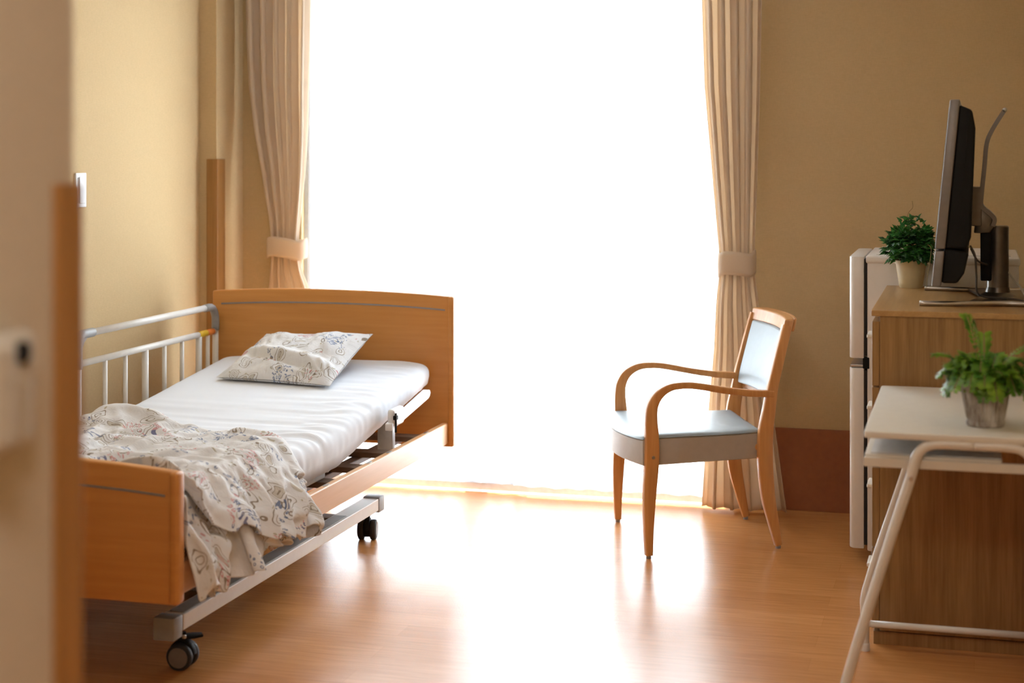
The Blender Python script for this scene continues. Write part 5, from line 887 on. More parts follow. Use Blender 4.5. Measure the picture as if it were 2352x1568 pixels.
3,13,-3,9,8,9,11,7,8,7,-1,0,-11,-16,6,-11,-15,-11,-3,8,7,7,5,-3,-7,1,0,2,2,-9,3,0,0,-1,1,-1,-2,-3,-4,-4,-4,-9,-15,-15,3,-4,-4,0,-4,-11,-3,-1,-2,-10,-7,-9,-6,-6,-4,-7,5,-6,1,-7,2,-5,-8,-4,0,-4,-1,-6,-4,
-6,2,16,14,14,10,11,10,7,-6,0,-10,-14,1,-14,-12,-10,12,-1,8,-3,5,5,5,-1,-4,-10,4,2,3,3,1,0,0,-2,-1,-3,-6,-7,-8,-16,-12,-3,-3,3,-5,-3,-2,-2,-10,1,-3,-5,-16,-2,-10,-8,-14,-3,-6,0,-3,-11,4,-10,-5,0,5,-3,-4,-5,-7,-5,
14,1,8,14,16,14,10,3,-1,1,-10,-13,-3,-12,-13,-7,6,12,6,1,6,5,3,0,-7,-7,5,6,3,2,-3,-3,-4,-5,-5,-6,-10,-2,-5,-12,-10,10,2,-4,-3,-12,3,-2,-2,-4,-7,-6,-6,-9,-12,-11,-14,-7,-2,-6,-10,-7,-19,0,14,2,0,-2,-5,-5,-5,-8,-8,
-10,16,12,7,18,9,8,1,3,-10,-12,-3,-11,-12,-3,7,11,6,8,5,2,2,1,-1,-3,1,0,-2,-4,-5,-5,-6,-6,-5,-6,-7,-9,-5,-4,-5,10,-3,-2,-3,-3,-5,-5,-5,-5,-6,-6,-7,-8,-8,-10,-5,-8,-6,-4,-10,-20,-14,7,6,-7,-3,-1,1,-5,-6,-2,-8,1,
0,7,15,13,6,7,5,6,-3,-5,-2,-15,-9,1,10,9,10,6,2,-1,-2,-3,-4,-7,-3,3,2,-5,-5,-5,-6,-5,-6,-3,-7,-7,3,-11,0,-4,-2,-4,-2,-3,-4,-4,-4,-5,-4,-5,-6,-7,-7,-7,-6,-6,-1,-10,-11,-9,1,-12,-30,1,-7,-2,2,5,10,-4,-22,-3,-3,
0,8,17,-2,14,16,-14,0,9,10,-15,-4,-8,11,10,8,0,-3,-4,-3,-6,-5,-3,-7,3,-2,0,-4,-5,-4,-5,-5,-7,-3,-5,-5,-4,-5,-5,-2,-2,-3,-3,-4,-5,-5,-4,-4,-4,-5,-5,-6,-6,-7,-7,-3,-5,-6,-17,-14,-6,-11,0,2,-5,-3,-21,-4,8,5,13,-1,-5,
9,12,-6,16,15,-7,7,-4,17,-14,-7,-3,12,5,-1,-4,-3,-5,-4,-1,-6,-6,-1,-3,-3,1,-4,-5,-3,-5,-5,-5,-5,-6,-3,-4,-3,-3,-3,-4,-4,-4,-5,-4,-5,-5,-4,-4,-5,-5,-5,-5,-6,-6,-7,-7,-7,-6,-12,1,-18,-12,-8,0,0,0,-1,-12,-13,11,1,6,4,
20,-15,4,13,8,11,-13,13,-4,5,-3,-4,-4,-4,-4,-3,-1,-5,-5,-3,-5,-5,-2,-1,-5,1,-4,-5,-4,-4,-6,-4,-5,-5,-4,-5,-3,-3,-3,-4,-4,-4,-3,-4,-6,-4,-5,-4,-3,-5,-5,-6,-4,-6,-10,-4,-12,-1,-6,-7,-4,-6,-15,-2,-9,-6,-3,-2,0,-10,2,-3,3,
-7,14,-6,15,5,-14,7,-2,-2,-4,-5,-4,-4,-2,-4,-1,-4,-3,-5,-6,-1,-3,-5,-4,-2,-3,-4,-4,-4,-5,-5,-5,-5,-4,-5,-3,-4,-2,-5,-3,-3,-3,-5,-5,-4,-5,-4,-5,-4,-4,-2,-7,-5,-6,-7,-5,-9,-6,-6,-5,-4,-2,-5,-6,-5,-6,-6,-6,-8,-4,-3,-1,-4,
-3,13,7,0,-3,-4,-4,-4,-3,-4,-5,-4,-4,1,-3,-3,-3,-4,-6,-2,-4,-5,-4,-5,-2,-3,-4,-4,-5,-4,-5,-5,-5,-5,-1,-6,-5,-1,-5,-2,-5,-2,-5,-4,-5,-5,-4,-4,-4,-4,-4,-4,-4,-5,-6,-9,-4,-7,-2,-5,-4,-3,-3,-4,-5,-6,-6,-6,-5,-6,-4,-5,-4,
-14,11,6,-1,-2,-4,-4,-5,-3,-5,-4,-4,-2,-3,-2,-3,-3,-3,-4,-4,-5,-4,-5,-4,-3,-3,-4,-4,-4,-4,-5,-5,-5,-4,-3,-4,-5,-2,-4,-4,-2,-5,-4,-5,-5,-4,-4,-5,-4,-3,-4,-4,-5,-4,-5,-5,-8,-5,-2,-3,-1,-1,-4,-5,-4,-4,-6,-5,-6,-5,-3,-6,-5,
-8,2,7,-4,-2,-3,-4,-4,-5,-4,-5,-2,-3,-3,-3,-3,-2,-4,-3,-4,-5,-5,-3,-5,-4,-3,-3,-4,-4,-4,-5,-5,-5,-4,-4,-3,-6,-2,-4,-2,-3,-5,-4,-4,-4,-4,-4,-4,-5,-5,-4,-5,-3,-5,-5,-5,-5,-9,-3,-3,1,-2,-3,-2,-5,-5,-5,-7,-3,-8,-2,-2,-4,
-9,15,-10,-4,-5,-5,-5,-4,-4,-5,-4,-3,-3,-3,-3,-3,-2,-3,-4,-4,-4,-4,-4,-3,-5,-3,-5,-4,-4,-3,-5,-4,-6,-5,-4,-3,-5,-3,-1,-4,-4,-3,-4,-5,-4,-4,-4,-5,-5,-4,-4,-4,-5,-4,-5,-5,-5,-6,-5,-8,-1,-5,-3,-3,-5,-5,-5,-5,-6,-4,-6,-1,-2,
-2,-4,-6,-6,-2,-7,-3,-5,-4,-6,-4,-3,-4,-3,-2,1,-6,-3,-4,-4,-4,-4,-3,-4,-5,-4,-4,-5,-3,-3,-5,-5,-5,-4,-5,-4,-3,-4,-2,-4,-3,-4,-4,-4,-4,-5,-4,-4,-5,-5,-4,-4,-4,-5,-3,-6,-6,-5,-5,-6,-7,-6,-6,-6,-6,-5,-5,-4,-4,-7,-6,0,-5,
-16,-4,-7,-4,-4,-5,-6,-4,-5,-6,-5,-3,-3,-3,-2,1,-3,-6,-4,-4,-5,-3,-4,-4,-4,-4,-5,-4,-3,-4,-5,-4,-6,-4,-4,-2,-3,-4,-5,-3,-4,-3,-4,-5,-4,-4,-4,-5,-5,-4,-4,-4,-2,-5,-5,-6,-4,-3,-6,-8,-4,-7,-6,-6,-6,-6,-5,-5,-5,-5,-5,-4,-5,
-14,-7,-7,-5,-5,-4,-5,-5,-5,-6,-4,0,-6,-4,1,-3,-3,-4,-5,-5,-3,-5,-3,-4,-4,-5,-4,-4,-3,-4,-5,-4,-6,-3,-3,-4,-4,-4,-3,-4,-4,-4,-4,-4,-4,-4,-3,-5,-4,-4,-4,-4,-3,-4,-7,-4,-1,-5,-6,-2,-7,-6,-4,-4,-5,-5,-5,-5,-5,-5,-4,-4,-5,
-16,-6,-8,-6,-2,-5,-7,-7,-4,-2,-8,1,-2,-8,-1,-2,-4,-4,-4,-5,-4,-3,-4,-5,-4,-3,-5,-2,-4,-5,-5,-3,-6,-5,-3,-4,-3,-4,-4,-3,-4,-5,-4,-4,-4,-4,-2,-5,-4,-3,-5,-4,-1,-7,-4,-3,-2,-3,-3,-5,-7,0,-2,-7,-1,-4,-6,-6,-7,-4,-6,-5,-6,
-18,-4,-4,-7,-6,-7,-4,-8,-5,-1,-7,-2,1,-3,-7,-4,-3,-4,-4,-4,-4,-5,-4,-3,-4,-4,-4,-4,-4,-5,-4,-4,-4,-5,-4,-4,-4,-3,-3,-5,-4,-4,-4,-4,-5,-3,-3,-3,-4,-3,-5,-1,-5,-7,0,-3,-5,-5,-1,-5,-5,-3,-2,2,-6,-7,-7,-9,-9,-7,-7,-7,-7,
-19,-3,-4,-6,-7,-5,-6,-6,-7,-3,0,-6,0,-3,-7,-4,-4,-4,-4,-4,-3,-4,-5,-3,-4,-5,-4,-4,-3,-5,-5,-3,-4,-5,-3,-5,-3,-3,-4,-5,-4,-4,-5,-4,-4,-4,-2,-4,1,-2,-7,-4,-5,-1,-3,-6,-4,-4,-4,-3,-3,-8,2,-8,-8,-8,-9,-9,-7,-7,-5,-9,-5,
-18,-4,-3,-6,-6,-6,-4,-7,-5,-7,1,-1,-5,-4,-5,-5,-4,-4,-4,-5,-3,-4,-5,-3,-4,-4,-4,-4,-4,-3,-5,-3,-5,-5,-2,-5,-3,-5,-4,-5,-3,-5,-4,-5,-4,-2,-4,4,-2,-6,-6,-3,-3,-2,-4,-4,-6,-6,-4,-1,-5,-4,-7,-5,-10,-9,-6,-6,-6,-5,-6,-5,-5,
-18,-4,-3,-4,-7,-4,-6,-7,-6,-1,-6,0,-5,-4,-5,-5,-5,-3,-4,-5,-4,-3,-4,-4,-4,-4,-4,-5,-2,-4,-5,-3,-3,-4,-5,-4,-5,-4,-5,-3,-5,-4,-5,-4,0,-5,2,-4,-1,-2,-5,-7,-2,1,-8,-2,-6,-2,-4,-4,-7,-6,-2,-5,-7,-6,-6,-4,-5,-4,-5,-5,-5,
-18,-5,-2,-4,-7,-4,-5,-7,-6,0,-4,-4,-5,-5,-4,-4,-6,-4,-3,-4,-4,-5,-3,-4,-4,-5,-4,-4,-3,-4,-4,-3,-4,-4,-4,-4,-5,-4,-5,-4,-4,-5,-4,0,-5,0,-3,-4,-2,1,-5,-6,3,-4,-5,-4,-3,-6,-2,-6,-5,-5,-4,1,-6,-5,-5,-5,-5,-6,-2,-7,-6,
-19,-4,-3,-2,-4,-6,-7,-4,-8,-1,-4,-5,-5,-4,-4,-5,-4,-5,-4,-4,-3,-5,-4,-4,-4,-4,-4,-5,-2,-4,-4,-3,-4,-4,-4,-5,-4,-5,-4,-5,-4,-4,0,-4,-5,-1,-3,-4,2,-1,-6,3,-5,-5,-5,-5,-1,-3,-7,-3,-5,-6,5,-2,-3,-6,-6,-9,-14,-5,0,-11,-5,
-18,-5,-2,-3,-4,-5,-6,-4,-5,-5,-4,-5,-5,-4,-4,-5,-5,-5,-4,-3,-4,-4,-3,-4,-5,-4,-4,-4,-3,-5,-4,-3,-4,-4,-4,-3,-4,-6,-4,-5,-3,-2,-4,-3,-3,-4,-3,-1,3,-4,1,-3,-5,-4,-6,-5,4,-5,-5,-6,-6,1,-3,-4,-5,-8,-9,-10,-15,0,-8,-10,-4,
-19,-3,-4,-3,-3,-5,-6,-3,-6,-4,-4,-6,-5,-5,-3,-5,-5,-5,-4,-4,-4,-4,-3,-3,-6,-4,-4,-3,-4,-3,-5,-3,-4,-4,-4,-4,-4,-4,-5,-5,-4,-2,-3,-3,-4,-4,-2,6,-4,-4,1,-3,-4,-4,-6,3,-5,-4,-5,-3,-4,-5,-5,-7,-5,-9,-10,-8,-10,-6,1,-7,-6,
-18,-3,-3,-4,-4,-3,-7,-4,-4,-3,-5,-6,-5,-6,-4,-4,-4,-6,-5,-4,-4,-4,-3,-3,-4,-5,-3,-5,-4,-2,-5,-3,-5,-4,-4,-4,-2,-6,-3,-5,-5,-3,-2,-3,-4,-4,4,0,-4,-4,1,-2,-5,-4,-1,0,-4,-5,-6,-3,-4,-4,-6,-7,-3,-9,-6,-7,-7,0,-6,-6,-5,
-18,-4,-3,-4,-4,-3,-3,-8,-3,-4,-5,-4,-6,-5,-6,-3,-5,-4,-6,-5,-4,-4,-2,-3,-4,-4,-5,-5,-4,-2,-5,-3,-4,-5,-4,-3,-2,-6,-4,-5,-4,-1,-4,-4,-4,-1,4,-2,-4,3,-5,-2,-5,-4,3,-5,2,-6,-5,-4,-7,-6,-5,-6,-1,-5,-6,-5,2,-5,-5,-6,-5,
-19,-3,-4,-3,-4,-3,-4,-4,-7,-3,-5,-5,-4,-6,-4,-6,-4,-4,-5,-6,-5,-3,-4,-2,-4,-4,-4,-5,-4,-3,-4,-4,-3,-2,-3,-5,-3,-5,-6,-5,-2,-4,-3,-3,-5,3,-2,-1,-2,2,-5,-2,-5,4,-5,4,-7,-5,-5,-4,-7,-4,-7,-3,-1,-6,-6,2,-3,-5,-3,-5,-6,
-18,-4,-4,-3,-4,-3,-3,-3,-6,-6,-4,-3,-7,-4,-5,-5,-5,-4,-5,-5,-6,-3,-5,-2,-4,-4,-3,-3,-6,-4,-3,-5,-3,-1,-4,-4,-4,-4,-6,-4,-3,-3,-3,-4,-1,-2,4,-5,5,-5,-2,-1,-1,-4,2,-3,-5,-6,-6,-4,-6,-4,-6,0,-7,-7,-5,-3,-2,-6,-6,-6,-7,
-18,-4,-4,-4,-3,-3,-4,-3,-5,-6,-5,-3,-3,-7,-5,-5,-4,-5,-5,-5,-5,-4,-5,-3,-3,-5,-3,-3,-5,-3,-5,-3,-4,-3,-2,-4,-4,-5,-5,-3,-3,-4,-4,-2,-3,6,-3,-3,5,-1,-4,-1,-2,-1,-2,-5,-4,-7,-6,-4,-3,-7,-2,-3,-8,-8,-7,-2,-2,-8,-10,-6,-3,
-18,-4,-4,-4,-2,-3,-5,-4,-4,-4,-7,-4,-2,-4,-8,-4,-6,-3,-6,-6,-5,-4,-3,-2,-6,-4,-4,-2,-6,-3,-4,-3,-4,-3,-3,-4,-3,-5,-5,-3,-4,-3,-4,-2,5,1,-5,4,0,-3,0,-3,-3,-3,-1,-6,-3,-4,-7,-3,-6,-3,-2,-6,-6,-7,-9,-3,-7,-7,-6,-6,-7,
-18,-3,-5,-4,-2,-2,-7,-3,-5,-2,-6,-5,-5,0,-8,-4,-5,-2,-10,-4,-7,-5,-1,-3,-6,-5,-4,-2,-5,-3,-5,-3,-3,-4,-2,-4,-3,-5,-5,-3,-4,-4,-1,0,6,-4,-3,7,-2,-6,-1,-3,-3,-3,0,-6,-3,-3,-4,-5,-6,1,-9,-5,-6,-3,-9,-5,-4,-7,-5,-5,-7,
-20,-2,-3,-3,-3,-4,-5,-5,-3,-4,1,-10,-5,0,-7,-5,-6,-3,-2,-12,-6,-1,-6,-2,-5,-6,-4,-2,-4,-5,-4,-2,-5,-4,-2,-4,-2,-5,-4,-5,-4,-1,-1,8,-5,-4,10,-5,-2,-3,-4,-3,-4,2,-4,-2,-6,-2,-5,-2,-7,0,-8,0,-5,-7,-6,-6,-6,-5,-2,-4,-5,
-19,-2,-1,-4,-4,-3,-5,-1,-1,-4,-4,-4,-9,-4,-1,-5,-6,-8,-1,-6,-10,-4,-4,-4,-5,-6,-5,-2,-3,-5,-3,-4,-4,-3,-3,-3,-3,-4,-5,-5,-2,-3,10,-3,-4,2,5,-3,-4,-3,-2,-4,-3,-3,-1,-4,-5,-4,-3,-1,-6,0,-2,-9,-5,-6,-6,-4,-6,-6,-2,0,-5,
-19,-2,-1,-3,-5,-2,-2,-5,-1,-3,-3,-4,-4,-9,-3,-2,-6,-8,-4,-5,-6,-8,-4,-4,-5,-6,-5,-3,-3,-3,-4,-4,-5,-3,-3,-2,-3,-5,-4,-4,-4,7,3,-2,1,2,-1,-5,1,-4,-5,-4,-2,-4,-1,-6,10,-10,-5,-6,-5,-3,-1,-3,-8,-7,-6,-6,-7,-7,-6,1,-8,
-19,0,-1,-4,-1,-7,-1,-3,-4,-2,-2,-6,-4,-4,-6,-3,-5,-6,-7,-4,-7,-6,-6,-4,-5,-6,-5,-4,-3,-3,-3,-5,-4,-4,-3,-2,-2,-5,-5,-4,4,6,-1,-2,1,1,-2,-3,-1,-4,-5,-4,-3,0,-4,3,3,-6,-8,-1,-8,0,-6,-3,-10,-7,-6,-8,-7,-9,0,-9,-11,
-20,0,0,-1,-4,-4,-4,-3,-4,-2,0,-6,-6,-4,-5,-4,-4,-5,-7,-5,-7,-6,-5,-6,-5,-5,-5,-4,-3,-4,-1,-6,-4,-3,-3,-3,-3,-4,-5,1,5,3,-4,3,-1,-2,-3,-2,-1,-5,-4,2,-6,1,6,-1,-5,-5,-8,-4,-2,-6,-5,-2,-9,-9,-5,-7,-8,-3,-8,-8,-6,
-19,0,-1,0,-4,-4,-3,-4,-3,0,-2,-6,-5,-5,-5,-4,-5,-5,-4,-7,-5,-7,-6,-5,-6,-5,-5,-5,-3,-4,1,-4,-7,-4,3,-7,-4,-5,-1,3,5,-3,2,-2,-1,-3,-3,-1,-1,-5,2,-5,8,0,-4,-1,-3,-7,-8,-6,-2,-6,-5,-1,-8,-8,-7,-8,2,-10,-3,-7,-1,
-19,-1,0,0,-4,-4,-3,-3,-4,0,-2,-5,-5,-6,-4,-5,-4,-5,-4,-7,-4,-6,-7,-6,-5,-6,-6,-3,-5,-4,1,-2,-7,0,-1,-7,-5,-4,7,-2,2,-2,-2,0,-2,-3,3,1,-5,-3,-1,7,-4,-2,-3,-2,-1,-2,-10,-8,-3,-6,4,-8,-7,-12,-2,-1,-11,-3,-7,-6,6,
-20,0,0,0,-3,-1,-7,-3,-3,-1,-1,-4,-6,-6,-5,-4,-5,-4,-5,-4,-6,-4,-6,-7,-7,-6,-6,-4,-3,-5,1,-1,-8,1,-2,-6,-5,2,0,1,-2,-2,-1,-2,3,1,1,-1,-8,2,3,-3,-3,-3,-2,5,-8,2,-6,-12,-5,4,-3,-12,-3,-8,-5,-1,-11,-5,-12,12,-9,
-19,0,0,1,3,-7,-6,-5,-3,-1,0,-4,-6,-6,-4,-4,-6,-4,-5,-4,-5,-6,-4,-7,-3,-11,-6,-5,-3,-4,1,-1,-7,0,-2,-6,-4,0,0,1,-2,-2,-1,4,-2,4,-2,1,0,-3,-2,-3,-3,-4,9,6,-6,-8,-5,-7,-8,-2,-1,-10,-3,-8,0,-5,-10,-6,10,-10,-4,
-19,-1,0,1,5,1,-11,-1,-9,-3,0,-3,-6,-5,-1,-6,-6,-6,-4,-6,-4,-4,-6,-3,-8,-2,-8,-11,-3,-5,2,0,-7,-2,0,-7,-4,5,-5,0,-2,0,3,-2,7,-3,-4,2,0,-3,-2,3,-7,3,11,1,-9,-9,-5,-7,-6,-2,-3,-6,-7,-1,-5,-8,12,-1,-1,-4,-4,
-13,3,-8,0,9,1,-11,0,-9,2,-11,-2,-6,-4,-2,-6,-6,-6,-5,-4,-2,-8,-4,-2,-8,-5,-2,-7,-13,-4,2,1,-7,-4,2,-7,-4,5,-5,-2,6,-5,0,1,5,-2,-3,3,-3,0,6,-7,-3,11,0,2,-6,-13,-6,-4,4,-15,-1,-7,1,-10,-2,2,11,-13,-3,-4,0,
-4,-2,-10,-3,9,0,-11,2,-10,4,-4,-11,-6,1,-10,0,-5,-6,-7,-9,0,-9,-1,-7,-6,-8,0,-7,-4,-11,-2,3,-5,-6,2,-4,-6,4,-4,-1,3,-5,0,6,-1,1,2,-3,4,1,0,-9,9,2,1,0,-2,-4,-12,-3,8,-16,-12,-2,-3,9,-9,11,0,-7,-13,-1,-13,
-18,-1,-1,-1,-2,-3,-2,-3,-4,-3,-4,-5,-4,-5,-5,-6,-5,-6,-6,-6,-5,-6,-6,-6,-5,-5,-5,-5,-5,-4,-4,-3,-4,-2,-3,-2,-2,-1,-1,-1,0,0,0,0,0,1,1,1,1,0,1,1,0,1,0,0,-1,0,-1,-2,-2,-2,-2,-3,-3,-4,-3,-5,-4,-5,-5,-5,-6],
[583,-1,0,1,0,0,-1,-1,-1,-1,-3,-2,-1,-1,0,4,8,-7,1,3,3,-1,-3,-1,0,0,1,-1,-3,-4,-2,-2,-2,-1,-2,-2,-2,-1,-4,-3,-2,0,2,4,2,-5,-2,-1,1,1,1,-1,0,3,1,-7,-4,-1,-12,-17,-18,-19,-16,-16,-17,-19,-20,-21,-21,-22,-21,-21,-20,
-1,-1,1,0,0,-1,0,-2,0,0,0,0,-1,-1,0,1,0,0,-2,-3,-2,-2,-2,0,-1,-2,0,-1,0,-2,-3,-2,-1,0,-2,-2,-3,-4,-2,-2,-1,0,2,1,-1,0,-1,-1,0,0,1,3,4,4,3,-1,-9,-9,-13,-10,-15,-19,-17,-17,-17,-22,-24,-23,-21,-17,-16,-16,-17,
-4,-1,-3,-3,-2,1,-1,0,0,-2,-2,-1,-2,0,1,-4,-2,-2,-3,-2,-1,2,1,-1,-1,0,-1,0,0,1,-2,-3,-1,-1,-1,-2,-2,-1,0,1,2,-4,-1,-2,-1,-1,0,1,4,5,6,8,2,0,-4,-11,-10,-1,-13,-15,-16,-12,-14,-17,-20,-24,-21,-18,-17,-16,-17,-11,-15,
-7,-4,-6,-5,-1,-2,1,1,1,1,-3,-1,1,-1,-5,-3,-3,-4,-2,-2,2,0,-3,-3,1,3,7,0,4,-2,-4,-4,-1,0,1,2,-2,1,-1,-3,-5,-2,0,1,4,3,4,6,8,5,0,-2,-6,-7,-7,6,-13,-10,-8,-19,-17,-5,-15,-14,-10,-19,-21,-20,-18,-17,-14,-13,-9,
-8,-8,-7,-5,-6,-1,1,6,-3,4,-3,-5,1,-6,1,3,4,-3,-4,-4,-5,-4,0,3,4,7,-2,-3,1,3,1,-2,0,1,4,4,-1,-5,-8,-4,-1,2,5,7,9,6,5,4,0,-5,-9,-8,0,-2,-3,-10,2,-15,-18,-8,-19,-13,-12,-14,-7,-14,-14,-14,-13,-14,-13,-14,-16,
-12,-2,-10,-7,-3,2,6,-9,-7,5,6,-3,-3,-7,-4,-1,2,4,5,5,-4,-1,-3,0,5,-2,-8,-2,4,5,8,6,2,-1,-3,-1,-3,-5,-2,2,4,6,7,6,8,1,-2,-6,-6,-7,-8,-7,-4,-1,6,-16,6,-6,-13,-17,-17,-16,-17,-4,-18,-13,-3,-9,-11,-13,-16,-17,-21,
-6,2,-3,-6,-3,2,-8,-9,-4,-2,3,7,1,-5,-1,1,1,-1,-3,0,4,6,4,-6,-3,-3,0,3,3,8,1,-3,-1,-3,-2,-1,2,7,6,6,4,4,2,-1,1,-11,-5,-5,-6,-4,-2,-1,1,10,-12,-11,-14,-11,-7,-13,-6,-17,-15,-5,-12,-19,-15,-11,-10,-10,-17,-15,-23,
0,-1,0,-2,-5,-7,-6,-6,-3,1,3,4,2,3,-6,-2,3,4,-2,-3,-3,-1,2,6,0,10,3,-1,0,-6,-5,-6,-3,1,3,6,9,9,7,5,1,-4,-7,-9,-5,-6,-6,1,3,9,4,3,0,-2,-7,-8,-13,-18,-16,-18,-2,-17,-16,-15,-4,-9,-17,-16,-17,-16,-17,-19,-17,
7,-7,-3,-4,-6,-5,-5,-3,-2,1,3,1,-1,-1,8,-3,-3,2,2,-4,-1,2,5,7,3,1,-2,-7,-2,0,0,-1,3,3,5,5,6,3,1,-3,-4,-7,-8,-8,1,-1,8,3,2,0,-1,-5,-1,-3,0,-2,-23,-17,-11,-4,-13,-18,-18,-19,-19,-2,-10,-10,-21,-19,-20,-20,-17,
4,-4,-7,-7,-7,-5,-4,-2,0,1,0,-1,-2,1,5,6,-5,-7,3,6,2,4,3,0,-3,-5,-7,-6,-4,2,10,13,11,6,1,-1,-3,-6,-7,-5,-4,-1,0,3,6,0,-9,-3,-2,-1,1,3,3,5,-1,-15,-2,-21,-8,-20,-16,-20,-20,-20,-19,-16,1,-14,-16,-18,-18,-17,-16,
-3,-4,-2,-5,-6,-6,-5,-5,0,1,-1,-2,-1,3,3,2,2,-3,5,8,1,-2,-4,-6,-6,-3,-2,2,4,6,5,5,6,2,-1,-2,-3,-8,-4,0,2,2,5,-1,-7,-2,3,0,1,3,3,3,1,-4,-14,-1,-3,-22,-18,-20,-13,-20,-14,-18,-16,-15,-11,-5,-16,-15,-16,-15,-16,
-2,-4,-3,-2,-3,-6,-6,-4,-3,-1,1,1,1,1,1,3,7,4,1,0,-5,-7,-6,-2,1,3,5,5,5,3,1,0,-1,-2,-7,-7,-2,2,0,7,2,-1,-7,-2,-1,7,6,5,5,-1,-6,-7,-9,-5,11,-6,-15,-19,-17,-7,-16,-16,-17,-17,-12,-10,-12,-7,-18,-18,-17,-18,-19,
4,-5,-5,-4,-3,-2,-4,-4,-4,-2,-1,0,3,3,5,6,5,1,-4,-9,-7,-3,2,5,7,5,5,3,-1,-4,-4,-5,-8,-8,-4,1,6,10,4,-7,-5,-1,4,9,-1,0,-1,-1,0,-3,-1,-6,-1,12,-11,-8,2,-16,-15,-19,-16,-15,-15,-5,-11,-13,-17,-18,-19,-20,-21,-21,-20,
-2,-5,-3,-2,-5,-4,-3,-2,0,0,-1,0,3,4,6,4,-4,-7,-6,-1,2,5,4,3,2,0,-3,-4,-4,-5,-6,-5,-3,1,5,4,3,9,5,-5,-1,2,3,-8,-10,-2,-2,0,2,6,11,9,-5,-14,11,-7,-14,-24,-16,-11,-16,-16,-10,-15,-5,-20,-18,-22,-19,-18,-19,-19,-17,
-1,-10,-4,-2,-1,0,-3,-5,-3,0,2,3,8,1,0,-5,-4,-2,2,5,4,3,1,-1,-1,-2,-5,-7,-2,0,1,6,2,-1,-4,-4,-3,4,3,-2,-2,1,-4,-5,3,5,8,1,0,3,-2,-6,0,13,-12,-12,-14,-17,2,-19,-17,-18,-21,-17,-4,-20,-16,-18,-15,-15,-16,-15,-15,
-7,-7,-6,-3,-2,0,2,3,-4,-1,2,3,5,-4,-13,-3,5,10,8,1,-2,-2,-2,-6,-5,-4,0,4,2,3,3,0,-2,-1,0,-5,-6,-6,5,4,2,0,5,-1,4,3,-6,-3,0,1,0,3,4,-4,13,-8,-11,-18,-16,-19,-18,-21,-21,-16,-15,-5,-16,-13,-14,-10,-15,-16,-16,
1,-8,-7,-6,-3,-2,3,8,4,8,-6,-9,-2,-4,-3,6,6,4,-5,1,0,-4,-3,-2,2,-1,-4,0,0,1,0,1,1,2,3,4,7,-2,-5,-1,1,0,-6,1,-6,1,6,11,-2,-1,1,-1,-10,15,-12,-8,4,-20,-20,-20,-17,-17,-15,-13,-14,-5,-14,-14,-12,-15,-16,-17,-19,
4,-7,-8,-6,-6,1,11,-3,-2,0,0,-5,-1,5,-1,1,-3,-7,-5,0,6,5,9,4,0,-1,-1,-1,0,0,-1,0,0,2,1,3,1,2,3,-3,-7,-6,0,0,0,-1,-1,0,-3,-2,0,-1,6,13,-19,9,-16,-21,-18,-15,-16,-16,-14,-10,-6,-16,-11,-14,-15,-14,-20,-20,-19,
5,-5,-6,-6,-5,3,1,-10,-8,-4,2,8,9,-11,1,-4,-4,1,2,2,4,4,5,2,2,1,0,0,1,2,1,-2,-3,-3,-4,-3,-4,-1,1,3,0,-8,-3,2,2,2,2,4,7,4,3,1,0,-1,-5,-5,-11,-22,-17,-19,-14,-13,-12,-12,-14,-5,-14,-17,-19,-21,-19,-18,-18,
4,-6,-6,-4,2,0,-9,-9,-7,-2,7,6,-7,6,-5,-6,-2,0,0,-4,0,3,4,2,1,0,-1,-2,0,1,3,3,0,-4,-4,-2,0,0,1,4,4,7,0,1,2,3,4,4,5,4,-7,-10,-11,-2,13,-15,-10,-19,-15,-10,-11,-12,-12,-13,-14,-14,-19,-18,-18,-17,-17,-17,-16,
-5,-9,-5,4,-3,-10,-3,0,5,-3,-2,-4,1,-3,5,-3,-7,-5,-2,1,1,4,6,1,2,1,-1,-1,-1,0,1,3,5,6,1,-2,-1,0,1,3,5,5,5,-5,0,2,-2,-2,-2,-5,-6,-7,10,4,6,-12,-14,-15,-12,-14,-15,-13,-12,-12,-11,-16,-18,-18,-18,-17,-18,-17,-18,
-3,-6,1,-6,-8,-5,-2,1,3,1,2,-3,-1,0,4,5,1,-5,-4,-1,3,6,5,0,3,0,0,-1,-1,0,0,4,4,2,4,-3,-2,-4,-3,-2,4,-4,-1,2,3,-8,-8,-2,-2,-3,10,10,2,-13,-1,-10,-14,-16,-9,-8,-1,-11,-12,-13,-16,-10,-16,-16,-18,-17,-19,-18,-19,
4,-9,-4,-3,-5,-3,0,3,2,-3,4,3,-2,-2,-1,1,3,4,-4,-2,1,-3,2,5,0,-1,0,1,2,3,-1,-2,0,-1,1,3,-5,-9,-6,-4,4,-2,-3,3,3,-4,-4,5,4,5,-11,1,7,6,-17,5,-6,-11,-9,-13,-12,-12,-12,-14,-14,-12,-16,-14,-17,-19,-18,-18,-19,
-1,-1,-11,-6,-6,-2,0,-2,-4,-2,2,0,5,-2,-3,-1,1,2,4,-3,-2,-1,1,3,-1,-4,-2,1,2,3,2,0,-1,-1,1,2,-1,-2,-3,9,-9,-3,-1,5,4,6,8,-1,-1,1,0,1,1,2,-12,-19,-17,3,-13,-14,-10,-11,-12,-12,-17,-16,-14,-12,-17,-16,-16,-15,-14,
-9,-6,-1,1,-1,-5,-3,-2,0,2,4,-3,-2,6,4,-4,-3,2,-1,3,2,0,0,0,-4,-5,-5,-2,4,3,-7,1,3,3,3,4,4,3,-4,-4,-3,-2,-3,-2,-3,0,2,4,-6,-2,0,10,-9,2,2,-4,-12,-24,-12,-13,-12,-13,-12,-12,-15,-14,-15,-12,-14,-15,-14,-14,-13,
